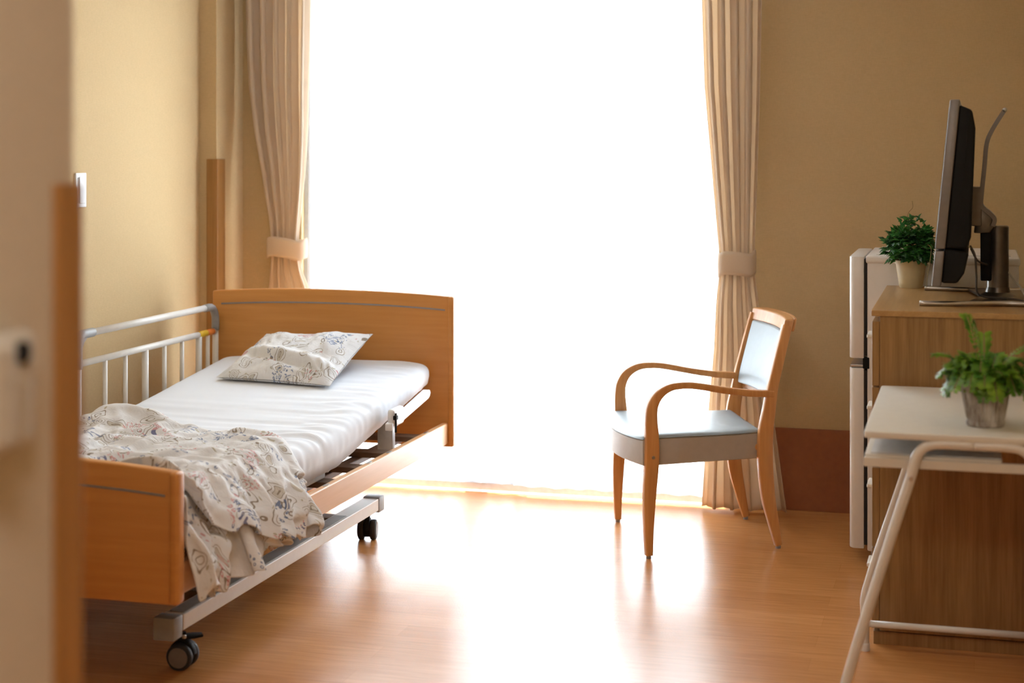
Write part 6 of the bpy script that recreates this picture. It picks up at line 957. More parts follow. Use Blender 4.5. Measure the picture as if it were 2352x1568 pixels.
1,5,2,2,3,-5,-3,-3,-2,1,1,0,3,0,-4,-2,-1,3,3,-1,-3,-1,1,3,-1,-5,-2,0,0,6,-2,2,1,2,2,1,2,2,-1,-1,-1,-3,-3,-3,-3,0,2,3,-4,-4,-7,-9,-5,12,3,-15,-1,-19,-18,-18,-10,-14,-18,-17,-6,-15,-14,-12,-16,-16,-17,-11,-12,
-10,10,-4,2,1,7,6,-6,0,3,2,-3,-2,6,4,-2,-1,1,2,4,-1,-2,0,1,-5,-6,-7,-1,4,2,-7,-5,-2,1,3,4,-1,0,-1,1,4,-1,0,1,-1,-2,-1,2,1,-4,1,-4,-3,-15,-8,2,-21,4,-11,-19,-15,-16,-15,-15,-11,-15,-15,-15,-15,-14,-11,-14,-13,
-1,-5,8,-9,-3,4,7,3,-2,5,0,1,2,6,-2,7,6,-1,0,0,1,-6,-3,-4,-6,-7,-7,-2,2,2,-7,-6,-2,2,1,5,1,-1,-1,3,1,2,-2,-1,-2,-2,1,2,2,-4,1,-1,6,10,-10,-14,-22,-15,-7,-13,-12,-15,-13,-8,-8,-14,-14,-13,-15,-13,-16,-14,-14,
-1,-9,-3,13,-3,-10,0,1,4,-3,0,1,2,5,1,8,2,3,3,2,3,3,3,1,-4,-6,-6,-2,-4,-2,-5,-5,-3,0,3,-2,-3,0,3,-3,2,3,-4,-1,2,2,1,1,-1,-3,-3,12,1,-8,8,-13,-21,-18,-16,-14,-12,-9,-5,0,-14,-14,-15,-15,-16,-17,-13,-18,-18,
-2,7,-13,-2,11,2,-9,-4,0,1,-1,-1,-3,-4,-3,6,6,2,1,6,4,3,1,0,1,-1,-3,0,5,8,0,-6,-2,1,3,-4,-3,1,3,-4,3,2,-3,0,1,2,1,0,0,-4,-3,-12,-10,-1,3,-14,-11,-13,-13,-11,-4,-7,-9,-14,-11,-13,-15,-17,-18,-20,-15,-18,-19,
-10,8,12,-16,-8,14,7,-5,-5,-2,4,5,-7,-6,-1,0,3,4,4,2,-7,0,0,-3,-1,0,-2,2,5,5,9,2,1,-3,-5,-2,1,0,4,4,-3,4,0,-7,-3,-1,-1,-3,5,5,2,0,-6,2,-18,-21,-13,-17,0,-8,-15,-15,-9,-10,-11,-17,-8,-18,-17,-17,-16,-16,-11,
-11,2,13,16,-14,-7,18,9,-9,-14,-6,5,6,-11,-9,1,0,0,3,5,16,4,2,1,-6,-14,-5,-4,1,4,6,0,1,0,-4,-4,0,1,4,4,-3,3,1,-6,-4,-2,0,1,3,2,3,0,-2,9,-6,-19,-19,-18,-12,-3,-12,-12,-16,-14,-13,-3,-17,-15,-14,-10,-13,-12,-12,
11,-12,14,4,13,-15,-2,6,7,0,-9,3,2,3,-7,-12,5,1,5,5,3,-10,-1,1,2,7,-3,-3,0,7,-1,-10,-4,-5,1,3,1,1,0,0,2,3,5,4,-2,-2,-1,2,3,1,-2,-10,-2,-3,5,-20,-22,-3,-10,-14,-16,-16,-5,-8,-16,-11,-12,-10,-10,-10,-12,-14,-8,
-11,14,-5,18,-9,11,-16,-11,10,14,9,0,-2,5,-7,-7,-3,-3,-3,-3,0,9,0,2,0,-6,-4,-6,-5,9,9,0,-2,0,5,4,3,2,-1,0,0,0,-1,-3,-4,-5,-4,-8,0,1,7,15,3,-3,-12,-22,-19,-17,7,-15,-16,-16,-14,-12,-5,-12,-7,-9,-9,-11,-12,-15,-5,
9,3,12,-14,10,-9,23,-17,-10,2,12,7,5,7,6,-11,7,-4,-4,-4,-10,-11,-5,7,11,8,3,-8,-15,-6,0,-2,-2,1,6,6,4,-3,-1,1,1,0,-1,-2,-3,-3,-4,3,4,12,-10,-2,5,13,-4,-17,-19,-22,-10,-6,-15,-10,-9,-12,-12,-11,-13,-12,-10,-8,-9,-4,-16,
20,-1,-18,9,-11,14,-4,18,-6,-16,-7,2,8,4,6,10,-5,4,1,1,-3,-10,-13,-10,0,13,2,6,8,-8,-5,-2,-1,-1,4,6,7,-1,-3,-1,4,-1,1,0,-3,-3,-1,3,4,-8,6,-1,-13,-1,8,-16,-13,-15,-14,-11,-4,-11,-12,-12,-12,-10,-10,-9,-10,-12,-12,-18,-20,
-14,1,6,-12,14,-8,9,3,7,-16,-12,-5,10,-7,5,11,9,-12,1,0,3,3,3,-9,-10,-8,10,17,-2,-6,-8,-7,-4,-1,1,4,7,4,-6,-1,5,-2,2,1,0,4,6,1,9,2,-2,-8,-16,-9,-1,-14,-13,8,-7,-9,-12,-12,-12,-16,-6,-8,-10,-12,-14,-13,-12,-21,-18,
-2,12,-12,10,-12,3,-11,15,7,-1,-6,-1,-8,10,-10,11,-10,14,-14,-7,2,4,6,11,-1,-7,-10,6,15,7,-3,-8,-6,-5,2,4,5,5,-4,1,3,-2,1,2,4,-1,-1,0,-5,-6,-4,7,0,-3,-6,-19,-26,-9,-4,1,-10,-12,-12,-7,-14,-15,-9,-10,-10,-11,-15,-19,-20,
3,-3,13,-15,4,-14,7,-1,17,-11,-11,3,15,3,4,-17,5,-7,11,5,-1,2,-1,-10,0,11,1,-5,-10,8,1,9,2,0,-2,1,1,1,0,-2,-10,-4,-1,2,0,0,0,1,-9,-5,0,1,5,9,-19,-14,0,-17,-12,-11,-7,-8,-1,-14,-12,-13,-11,-14,-15,-18,-6,-16,-14,
6,-4,15,-6,-13,0,-14,10,-3,18,0,-18,-3,5,6,2,-14,9,13,4,-6,-10,16,5,-4,-10,-4,-2,0,0,9,-7,-3,3,10,-10,1,1,0,-3,-2,1,1,2,0,1,-2,-4,-6,13,4,3,0,-6,-8,-10,-12,-13,-11,-12,-12,-15,-15,-1,-12,-16,-11,-16,-13,-17,-12,-14,-15,
-11,16,9,4,-13,-13,0,-7,12,-5,9,-2,-5,11,-7,-12,-5,-4,9,9,-6,-3,8,13,12,-2,-8,2,-2,-2,-10,1,10,-9,-8,-1,17,4,-1,0,1,1,1,2,0,0,-3,-3,-5,-13,14,-2,-15,-4,-9,-7,-16,-6,-11,-14,-14,-5,-17,-11,-1,-19,-14,-17,-11,-14,-12,-8,-13,
14,7,18,-13,2,-13,-12,12,-13,8,18,2,-5,-5,4,-11,-3,-2,8,8,-6,-6,-10,1,14,9,8,-1,-5,-4,-9,11,-2,-4,-3,-5,-13,15,-9,0,6,6,-1,0,2,2,3,4,1,-18,-7,-2,-1,1,-12,-15,-19,-11,-10,-14,-13,-13,7,-14,-13,-14,-15,-4,-11,-10,-10,-11,-12,
-11,12,17,4,1,-8,-13,7,-4,-12,5,15,10,-3,-12,7,-16,-6,2,5,-2,8,0,-12,-10,10,9,6,-1,-2,0,-9,0,-4,-3,-2,10,-10,13,-4,-9,1,-1,-1,-1,1,4,3,10,3,2,-1,-3,-7,-18,-17,-11,-18,-14,-13,-11,-1,-13,-13,-13,-13,-4,-13,-6,-7,-9,-11,-14,
6,-3,6,0,12,8,-2,-16,14,0,-4,-6,2,9,0,-15,2,7,2,4,-9,-8,1,10,-17,-10,10,-5,4,-4,0,2,16,7,-4,-2,-10,-5,9,-9,8,2,1,2,1,-2,-8,-5,-5,2,16,-7,-8,-2,-1,-15,-17,-16,-7,-12,-13,-12,-7,-13,-13,-12,-11,-9,-10,-10,-9,-10,-11,
6,10,-1,-9,-10,10,11,2,-14,1,14,7,-11,-16,0,2,-13,8,10,12,3,-1,-3,-12,7,-14,-10,2,11,5,-3,0,-8,4,10,6,2,-8,-11,-4,-4,2,1,-1,4,11,5,-2,-4,-7,-8,20,-10,6,-13,-16,-18,-8,-10,-12,-11,-11,-11,-13,-12,-10,-11,-12,-7,-11,-12,-13,-13,
6,-6,-5,-9,-7,8,11,7,8,-14,1,11,11,-13,-20,-2,-12,4,6,12,-3,1,8,6,-7,7,-9,-9,-6,3,4,-6,8,-1,-7,5,7,10,3,-3,-4,0,-1,-4,-11,-3,2,8,-10,-6,15,-2,13,-11,-13,-21,-15,-8,-6,-8,-9,-10,-10,-14,-9,-9,-10,-13,-12,-8,-14,-15,-16,
-17,15,-13,14,-16,2,-11,6,12,10,-5,14,-2,4,-18,-14,0,2,4,8,0,-9,-7,8,9,0,12,-5,-3,2,1,-12,-12,3,3,7,-13,3,6,9,-10,-1,0,0,9,-5,-7,-12,7,9,-14,11,3,-17,-2,-25,-16,-12,-4,-7,-8,-8,-9,-9,-16,-8,-10,-10,-12,-10,-15,-16,-17,
20,-11,2,15,-14,-15,-10,10,-5,11,11,-3,-5,0,16,-9,-14,-10,1,5,5,-10,-5,3,10,6,7,11,3,-9,-10,5,4,1,-1,1,-2,-13,4,-4,4,10,-2,-3,-1,-13,-5,12,8,-10,-6,-7,-4,9,-25,-11,-16,1,-13,-13,-9,-7,-8,-10,-5,-12,-13,-13,-12,-14,-14,-18,-16,
15,-11,5,-13,7,-13,-12,-12,11,-7,4,10,6,-14,10,22,-13,-6,-1,0,5,-5,-14,-4,-6,7,11,13,15,-8,-14,-14,7,-1,1,3,4,8,-11,10,4,-7,-14,-1,0,1,9,-7,0,14,-2,-4,-5,-10,-14,-17,-8,-8,-10,-13,-12,-12,-12,-5,-6,-14,-13,-12,-16,-16,-16,-13,-12,
-2,11,-14,-1,-17,9,-14,-12,-8,15,6,7,-9,6,-7,11,15,-17,-16,-3,0,5,-1,-10,-4,1,6,13,5,8,-6,-15,-5,10,8,2,5,-8,9,0,-12,-3,9,2,1,0,3,1,-12,-7,-6,-7,6,-15,-1,-14,-11,-14,0,-9,-9,-13,-17,-18,-11,-8,-13,-16,-15,-11,-6,-15,-15,
16,7,-7,-11,-9,-10,1,-14,-12,-5,8,10,16,4,-3,2,-5,4,-16,-3,1,7,7,-9,-8,2,4,-7,-10,8,9,1,-13,11,1,-15,2,12,-9,-1,2,13,-4,-10,4,0,2,6,9,-5,-5,-10,-20,3,-7,-14,-15,-12,-12,-9,-9,-10,3,-17,-17,-16,-17,-15,-8,-13,-12,-6,-12,
-1,-7,7,6,-10,-7,-15,-2,-9,-16,11,12,6,2,-12,0,15,1,-16,-18,-3,2,14,3,-12,-7,6,-5,-4,-1,4,9,13,-14,-1,-2,4,-7,12,8,-12,0,-4,9,-1,0,4,2,-7,-7,-3,-2,-5,-22,-3,-7,-8,-8,-8,-16,-16,3,-8,-16,-18,-18,-16,-3,-12,-11,-11,-11,-9,
5,7,3,-2,-4,-11,-12,-6,-8,-8,-11,0,3,3,10,7,-14,3,-2,-11,8,-2,-15,4,17,3,-2,-4,-2,-1,2,4,2,4,0,-11,-12,14,11,4,-4,-4,-5,0,-14,-4,-1,0,4,3,2,8,-16,-17,-23,-8,-8,-11,-4,-11,-9,-9,-13,-8,-16,-15,-13,-10,-12,2,-7,-10,-9,
17,-4,-18,11,-9,10,-12,-5,-7,-13,-13,0,-15,-3,7,7,8,17,-3,-11,-7,-17,3,16,-10,-4,3,-2,-4,-3,0,2,3,3,17,3,-12,-13,8,11,15,1,-3,-9,-3,-3,-1,-1,4,-9,10,-16,-16,-24,-9,-12,-15,-10,-6,-5,-12,-2,-11,-11,-11,-14,-6,-10,-12,-11,-5,0,-12,
8,-13,-19,5,-9,19,7,-8,-12,-12,-12,-10,-14,-3,0,16,11,-5,1,-9,-7,-4,15,-1,9,-11,-7,16,-4,-5,-1,2,1,0,-4,-5,-1,-1,10,8,7,-6,10,7,-7,-8,4,-2,-7,-4,-11,-8,-8,-14,-22,-13,-4,-9,-10,-14,-14,-9,-11,-7,-11,-9,-10,-10,2,-9,-9,-13,-2,
4,-11,-10,-12,14,-10,11,-14,-12,-8,-9,-5,3,-12,-16,11,13,12,12,-9,-5,-7,-9,13,-8,9,-1,-7,-15,-2,0,0,-2,-3,0,7,18,6,-15,2,12,2,-5,3,-4,9,-5,-10,-7,0,-16,-11,-14,-10,4,-12,-12,-14,-3,-12,-13,-14,2,-13,-9,-11,-8,-11,-10,0,-12,-14,-11,
-2,-1,-15,7,-12,-11,-4,10,-6,-3,-6,-12,-15,-17,7,15,11,12,-1,-15,-14,-10,6,-5,12,0,-9,-5,12,4,-2,-3,-1,-1,0,0,-6,13,12,-8,-11,1,-5,-2,11,-2,-9,11,-14,-8,7,-19,-20,7,-17,-9,-14,5,-9,-13,-13,-1,-14,-12,-3,-11,-12,-12,-7,-12,-14,-18,-14,
-19,6,9,-2,-5,-5,-12,-10,-13,-4,8,-16,-16,5,10,-5,17,1,-6,0,-10,-11,-11,15,-11,-2,5,17,-4,-9,-4,-3,-2,-1,0,1,15,10,-4,-9,-13,-5,1,13,-9,6,7,15,-13,-12,-16,8,-9,-18,-10,-4,-11,-11,-6,-15,-10,-4,-7,2,-15,-14,-14,-16,-9,-17,-11,-17,-13,
-21,15,5,2,-1,-10,-10,-12,-7,-6,-5,6,-14,-11,9,17,-8,0,11,-16,-7,-6,10,-13,4,12,2,-8,-3,9,10,-3,-4,-3,-2,0,8,-10,-5,4,5,1,-1,-12,11,7,-16,4,1,-6,-17,-5,-5,0,-13,-13,-11,-13,-11,0,-2,-7,-6,-17,-7,-16,-17,-18,-16,-9,-14,-15,-15,
11,-11,12,3,-14,-1,2,0,-2,-10,-17,-8,-4,8,-15,4,15,-12,3,9,-16,11,-8,-2,10,-6,-7,13,0,9,0,-16,-5,-4,-3,4,6,6,6,4,3,3,-18,8,4,-13,1,-2,5,7,-14,-8,-15,-17,-16,-15,-4,-6,-18,-18,-2,-1,7,-12,-15,-14,-16,-18,-17,-15,-8,-6,-11,
-17,11,-6,-1,-8,-9,5,-3,5,1,-9,-16,13,-10,1,6,-11,10,4,2,-4,-7,12,-3,2,-1,-7,-21,2,12,-6,12,0,-2,-2,5,6,3,-7,-12,5,-2,-5,4,2,9,8,-1,0,-3,-10,-17,-17,-20,-17,-13,-14,-11,-8,-12,-2,-12,1,-10,-14,-9,-15,-13,-10,-6,-7,-12,-12,
1,-5,-8,-1,-8,0,4,12,-1,-10,-13,14,-5,4,7,-13,9,8,1,7,-3,-7,-16,7,-7,-9,8,-13,-2,-8,15,-7,6,-2,-1,7,6,-4,-8,-7,-2,1,7,10,17,7,-3,-5,-6,-14,-9,-15,-15,-17,-13,-14,-10,-12,3,-19,-13,-8,10,-18,-9,-13,-11,-5,-9,-9,-11,-13,-12,
-5,-10,-2,-17,8,-8,12,-3,-1,1,4,6,11,-1,5,-1,-7,3,12,6,-11,-12,-11,-7,-12,2,-5,-5,3,10,2,0,1,2,-3,-4,-4,-2,1,1,1,7,9,9,9,-5,-4,-2,-9,-18,-13,-6,-21,-13,-12,-12,0,-13,-10,3,-15,0,-10,-7,-12,-11,-4,-9,-16,-10,-11,-11,-13,
-18,2,-8,7,-3,-3,-7,5,9,11,8,2,-2,12,1,-12,5,4,9,-15,-14,-13,-13,-1,7,9,0,-7,2,-2,-10,3,5,2,-3,4,5,0,-2,3,-4,3,14,2,-13,-8,-6,-4,-3,8,-22,-20,-12,-2,-12,-8,-12,-11,-2,9,-15,-12,-2,-8,-7,-9,-13,-16,-12,-11,-12,-7,-12,
-18,15,-14,1,1,3,10,10,8,11,5,-4,7,1,-6,4,11,0,-16,-16,-11,-5,0,4,8,10,-15,-10,1,1,4,7,6,-1,-1,5,-13,6,5,-6,6,-1,1,-4,-1,0,-7,-5,-3,-4,-13,-14,-14,-8,-10,-9,-9,-10,-2,-10,5,-7,2,-13,-15,-14,-13,-12,-11,-10,-12,-9,1,
21,-8,-6,12,-7,8,10,10,10,-5,3,12,6,-10,7,6,1,-16,-10,-6,-5,-1,1,5,8,-9,-4,-2,1,0,-1,1,3,3,7,-16,1,4,5,4,7,0,-1,-2,0,-1,-9,-4,-4,-5,-15,-14,-14,-11,-14,-8,-15,1,-11,6,3,-4,-9,-14,-8,-12,-14,-16,-3,-11,-15,-2,-17,
21,-12,-4,0,3,5,5,13,-6,11,10,-7,9,7,1,-2,-11,2,-2,-6,-6,-2,-3,-4,-9,13,5,-10,-4,-4,-3,-1,5,1,-2,-3,15,-1,12,4,-5,-3,0,-1,-1,1,1,-6,-9,-8,-14,-12,-10,-16,-13,-14,-9,-2,2,-9,-16,-4,9,-9,-7,-10,-13,-14,-18,-12,1,-12,-12,
-19,15,-13,13,10,2,-5,8,9,12,-7,9,9,-4,-3,-2,5,4,-5,-6,-7,-7,-12,-4,2,7,-6,-3,-10,-9,-3,4,7,8,0,-1,-3,16,4,-5,-6,0,0,2,5,-2,-4,-4,-3,-4,-7,-13,-15,-12,-13,-10,-11,-11,4,-5,-11,-10,-13,-9,-8,-9,-4,-9,-13,-13,-17,-13,-12,
2,0,19,4,-7,16,4,8,1,5,8,7,-1,5,4,-5,2,-2,-6,-12,-4,-6,1,-3,-7,-15,-3,8,-6,-14,0,10,6,-4,-8,1,13,-9,4,2,-2,3,-1,-3,-1,4,1,-1,5,-4,-12,-7,-13,-11,-10,-13,-12,-5,-9,-12,-2,-12,-13,-12,-11,-10,-12,-7,-7,-9,-9,-15,-15,
-7,14,14,-12,17,16,6,3,7,9,7,7,0,-1,-4,-7,-9,-5,-5,-8,7,1,-5,-13,-3,-16,1,-1,4,-8,-3,8,-5,-4,-1,6,12,-2,-7,8,4,-12,1,-2,-4,2,6,11,-13,-13,-3,0,-15,-12,-5,-15,-5,-14,-10,-2,-11,-12,-12,-10,-13,-13,-11,-12,-8,-5,-10,-10,-12,
5,-1,15,-1,15,8,17,13,11,3,3,-2,1,-9,-4,-8,-10,-10,-5,5,-4,-1,1,2,-15,-9,-1,4,0,-6,3,1,-5,-4,0,11,5,-7,3,7,-12,11,1,-6,0,5,6,-15,-2,-1,2,-13,-15,-15,-10,1,-16,-15,-10,-6,-12,-5,-10,-13,-12,-13,-13,-13,-13,-11,-6,-9,-11,
-17,5,16,17,12,15,7,8,5,12,3,-3,-4,-13,-7,-5,-5,-9,-3,-8,1,6,10,-7,-13,-7,-5,3,6,-4,-3,7,-3,-5,10,3,1,-10,7,-11,1,9,3,5,4,-1,-1,-1,-6,-4,-9,-4,-10,-12,-13,-15,-3,-17,-10,-17,-12,-9,-4,-12,-13,-12,-13,-12,-12,-13,-11,-11,-10,
9,0,17,14,15,5,8,14,10,8,-3,-2,-7,-4,-10,-6,-8,-8,-5,-5,-2,12,5,-6,-9,-3,-6,6,2,-5,4,-12,-5,7,5,-7,9,-3,-6,4,7,-1,6,7,-3,-6,-1,-2,-3,-4,5,-4,-10,-18,-13,-4,-14,-10,-14,-15,-10,-9,-14,-7,-13,-13,-12,-13,-9,-12,-13,-13,-14,
-2,13,12,13,15,5,7,6,11,7,-3,-11,-4,2,-2,-11,-11,-8,-6,-2,3,7,-2,-4,-9,-7,-4,11,9,5,-15,-9,-4,3,8,-5,9,-7,-6,11,4,2,3,0,-7,-4,-1,1,2,9,-7,-2,-12,-7,-16,-12,-2,-14,-12,-12,-6,-13,-13,-13,-12,-12,-11,-9,-15,-9,-15,-12,-14,
15,-6,17,7,14,15,-1,4,9,5,-1,-6,-7,-2,2,-5,-7,-15,-7,-2,5,2,4,-14,-6,-4,3,11,10,0,-12,-2,-7,2,5,-3,4,-12,8,-3,10,-1,3,-2,-3,5,-3,0,-3,6,-6,-5,-2,-7,-14,-14,-10,-3,-10,-12,-6,-11,-11,-12,-12,-13,-12,-12,-9,-14,-11,-13,-13,
-17,4,11,13,17,14,7,0,-4,12,1,-6,-1,-3,-5,-11,3,-6,-12,-5,12,4,-13,-10,-3,3,8,1,-1,11,-5,-2,-7,4,0,1,-13,6,7,-7,7,-3,0,1,-4,2,-7,6,0,4,-4,-7,-4,1,-17,-10,-14,2,-7,-13,-10,-11,-11,-11,-11,-12,-13,-10,-14,-11,-13,-11,-14,
12,-12,10,13,8,15,15,-5,2,13,3,-6,-4,-2,-8,-10,-2,3,-4,-6,14,-13,-11,-5,1,9,-4,-5,8,7,-2,10,-10,0,0,-12,6,1,-2,-3,9,-6,-2,1,-7,3,-5,8,-1,0,-1,-8,9,-9,-9,-15,-4,-16,-7,-4,-14,-9,-13,-12,-11,-13,-12,-14,-13,-11,-13,-12,-14,
-11,-5,3,9,14,17,13,13,-6,12,-1,-12,1,0,-13,-6,1,-7,7,4,-9,-6,-10,1,9,-5,-6,6,9,2,-8,3,9,-6,-14,5,7,-2,-5,7,-4,0,-5,3,-5,-3,6,-8,-4,-1,0,12,-4,8,-15,-10,-16,-6,-11,-16,-3,-12,-13,-13,-14,-14,-13,-13,-14,-14,-12,-10,-14,
-11,4,5,11,16,15,14,12,4,-12,3,-10,-6,7,0,-13,-2,-5,9,1,-14,-7,-2,10,-1,-3,-1,8,-5,5,7,-4,-3,-5,-7,2,9,-3,0,6,-7,-1,-4,4,-5,2,8,-7,-1,-1,-8,6,11,-6,-6,-18,-8,-15,-13,-13,-3,-15,-14,-7,-16,-13,-13,-12,-10,-14,-9,-8,-14,
-2,12,9,12,15,7,2,12,10,-15,0,-3,-10,0,13,-7,-2,-6,-8,0,7,-8,-1,11,-5,-7,5,2,-4,13,7,-16,-8,-3,2,6,4,-8,6,0,-8,2,-3,3,-4,3,9,3,-1,-13,2,11,-3,-4,-16,-2,-16,-14,-7,-11,-11,-11,-10,-14,-11,-10,-11,-10,-11,-10,-10,-8,-15,
-1,16,15,-1,8,2,10,11,7,-8,-10,3,-8,2,14,7,-9,-13,-2,-5,12,0,-5,7,-5,-4,6,3,-4,7,2,-13,-2,-1,7,-4,-9,7,0,-7,-5,3,2,2,-3,3,10,4,-11,9,5,-11,6,-14,2,-12,-12,-12,-10,-3,-11,-12,-12,-10,-10,-10,-11,-11,-12,-13,-11,-15,-12,
10,7,9,-3,4,11,19,-8,1,5,-14,-4,7,1,12,8,-4,-13,-2,-7,11,7,-7,0,-6,6,4,2,-3,-5,12,-2,-3,-4,-11,-1,7,-7,-2,-4,4,0,4,-3,-1,10,7,-13,10,-2,-7,8,-11,8,-8,-15,-9,-1,-10,-16,-3,-14,-11,-8,-12,-13,-11,-13,-13,-14,-16,-16,-14,
-11,7,16,6,-1,20,4,0,0,-10,-3,-7,17,5,-10,14,6,-8,-14,1,7,12,-2,-17,0,3,2,4,-7,-2,12,4,-10,-5,0,1,-7,2,1,4,-2,-1,3,-4,11,2,-10,0,9,0,0,-10,3,-13,-3,6,-3,-16,-12,-7,-7,-16,-9,-10,-14,-14,-14,-14,-14,-14,-15,-15,-15,
2,8,16,9,0,6,0,5,-1,-13,-1,7,7,0,-8,11,12,0,-15,-7,12,12,-4,-16,-2,1,-1,3,-6,1,13,8,-6,-15,0,0,-1,2,3,3,-1,-6,-2,11,3,-8,0,-2,6,11,0,-6,-15,3,0,6,-11,-11,-8,-16,-12,-1,-16,-18,-11,-13,-11,-11,-12,-15,-16,-13,-15,
3,10,18,10,0,-9,6,-5,6,0,-4,3,-9,7,-3,6,10,9,-8,-2,-3,3,2,-17,-2,0,4,2,-5,4,10,7,-10,-15,3,1,2,5,3,0,-6,-1,8,-4,2,-8,4,3,17,11,-8,-17,1,-2,3,5,-7,-16,-12,-7,-13,-7,-19,-16,-15,-11,-9,-8,-4,-15,-17,-11,-15,
13,-5,12,16,6,-9,-9,6,-4,14,5,-19,-5,11,3,2,5,11,5,-15,-9,-3,13,-6,-9,-2,7,-3,2,3,-2,8,-8,-12,5,-3,4,10,-1,-4,-6,12,2,-6,-3,1,-1,8,13,-3,-10,-5,4,-3,2,7,-13,4,-6,-15,-11,-16,-18,-14,-7,-11,-11,-11,-6,-15,-15,-14,-11,
-10,5,7,17,13,-12,-9,6,4,4,10,-9,-4,-3,13,2,2,-3,8,-6,-9,-3,13,-3,-11,-3,8,-4,-3,2,-5,12,-5,-13,-2,7,-1,5,0,0,2,9,-4,2,-7,-1,4,14,-5,-2,-15,-6,2,11,7,-12,-1,-2,4,-11,-18,-15,-12,-14,-6,-12,-13,-11,-15,-14,-6,-14,-14,
0,6,8,6,17,5,-15,6,5,-2,-2,12,0,-9,4,11,-5,-8,7,1,-7,-3,12,4,-5,-9,-2,-5,-6,5,-2,13,-5,-9,-4,-1,8,-6,5,0,-4,8,5,-6,1,-2,13,6,-6,-5,-15,6,-2,11,-9,8,0,-14,-3,2,-14,-14,-15,-15,-6,-16,-13,-14,-17,-4,-14,-16,-15,
5,4,4,0,15,16,4,-20,-2,7,-6,2,17,7,-16,-6,7,4,-8,7,-4,0,9,12,2,-7,-16,-8,-4,8,0,13,-3,-5,-2,-4,1,-9,3,1,5,10,-10,2,-2,5,13,4,-2,-16,2,-8,8,-4,10,-6,-15,11,4,-14,-11,-9,-16,-17,-4,-17,-16,-16,-5,-14,-15,-14,-14,
11,-1,6,5,6,2,15,-6,-13,-1,10,0,1,3,-7,-8,2,11,1,-3,1,0,7,16,-5,-4,-17,-7,-1,11,-3,15,-5,-4,1,1,-8,3,-3,-3,9,-2,-4,5,-3,12,2,12,-9,-16,3,-8,6,9,-7,-15,-5,3,11,-4,-12,-16,-13,-4,-19,-8,-16,-7,-11,-15,-11,-14,-13,
12,2,-4,-1,1,4,11,13,-10,-11,10,1,-16,-1,12,-2,0,5,16,1,-8,1,-5,15,-5,-1,-17,1,-4,9,-4,5,-5,-9,7,-5,0,11,-5,2,5,-6,5,-6,9,0,16,-1,-12,-9,-11,11,11,-8,-15,6,2,-13,-2,11,-13,-5,-11,-17,-14,-3,-13,-14,-5,-11,-13,-13,-14,
-1,0,0,3,6,2,2,13,3,-16,-2,8,-3,-11,5,17,4,-4,-3,11,-3,-8,-3,14,1,-4,-16,-7,4,-3,1,-3,1,-1,13,-2,-6,9,-2,5,-9,3,-7,3,-3,15,8,-10,-14,-9,9,12,-6,-9,4,-6,4,-11,-3,15,2,-18,-17,-6,-14,-13,-11,-5,-15,-12,-9,-14,-15,
5,-2,-1,1,8,8,0,8,2,-7,-11,3,14,-1,-3,-3,10,1,-9,10,2,-12,4,-4,14,-3,-16,-11,7,-6,7,-5,3,8,6,-2,-10,6,6,-10,-5,2,3,-10,12,13,-3,-14,-14,6,14,-4,-6,-3,7,-8,7,-1,-6,-2,-4,-15,3,-9,-13,-11,-13,-17,-10,-12,-15,-14,-16,
7,1,-2,6,8,-12,-1,12,4,-12,5,2,8,-10,6,1,-9,0,12,-10,4,-3,-7,0,15,5,-9,-15,8,-6,1,-4,-5,9,10,0,-8,6,-4,-8,0,-2,-7,15,19,-3,-8,-17,8,4,9,-10,-9,5,10,-11,-3,16,-6,-13,-7,1,-13,-5,-15,-16,-9,-17,-16,-9,-16,-16,-17,
2,10,-1,1,-9,-6,9,2,-2,2,-10,11,-2,-10,5,6,9,-4,-15,0,3,-1,4,-9,12,12,-4,-17,-4,-3,1,-5,8,6,15,-4,-13,1,-6,2,-2,-7,11,13,5,8,-13,-3,-6,7,-3,-1,-7,13,5,-1,-8,-9,10,1,-8,2,-14,-17,-17,-14,-15,-16,-11,-7,-18,-19,-17,
-2,6,-7,1,4,-9,13,-9,-7,1,0,-2,4,-1,-5,9,3,2,-17,-8,7,4,-3,2,11,11,3,-15,-9,2,-4,3,7,10,7,-12,-12,-2,2,3,-5,9,10,11,12,-12,-15,-9,8,-1,-3,-2,13,2,-3,5,-5,-16,4,13,-1,-12,-10,-4,-16,-11,-16,-16,-17,-7,-17,-18,-16,
-3,8,-10,6,-1,-12,3,8,3,-10,-8,-4,-1,10,4,-10,-2,8,-1,-13,-2,9,2,0,7,15,9,-8,-14,-3,-1,3,-2,8,11,-7,-13,0,5,-2,5,12,13,13,-16,-15,-14,-2,-5,-1,0,11,1,8,16,-4,-14,7,2,-4,-2,-5,-7,-14,6,-16,-14,-17,-16,-15,-12,-16,-12,
-3,4,9,-11,-7,6,-8,4,11,-6,-3,-10,-1,-2,0,-11,-2,10,14,-8,-12,3,10,1,7,9,10,-7,-16,-6,6,-2,3,9,11,0,-15,1,1,-1,14,16,7,-15,-16,-16,-4,-3,8,-6,-2,7,14,16,-4,-13,-10,4,12,-9,4,-10,11,-7,-14,-5,-17,-14,-14,-15,-14,-12,-15,
-3,2,14,2,-14,-7,1,-4,6,-1,10,-8,-3,-12,-5,2,-6,1,17,4,-10,0,3,4,-1,5,16,-2,-16,-5,10,-1,3,12,1,8,-16,-6,-6,9,16,11,-10,-12,-10,-4,-5,5,5,-9,-1,14,11,-6,-7,-10,-2,1,14,3,-12,1,9,-1,-13,-13,-4,-14,-15,-18,-19,-16,-13,
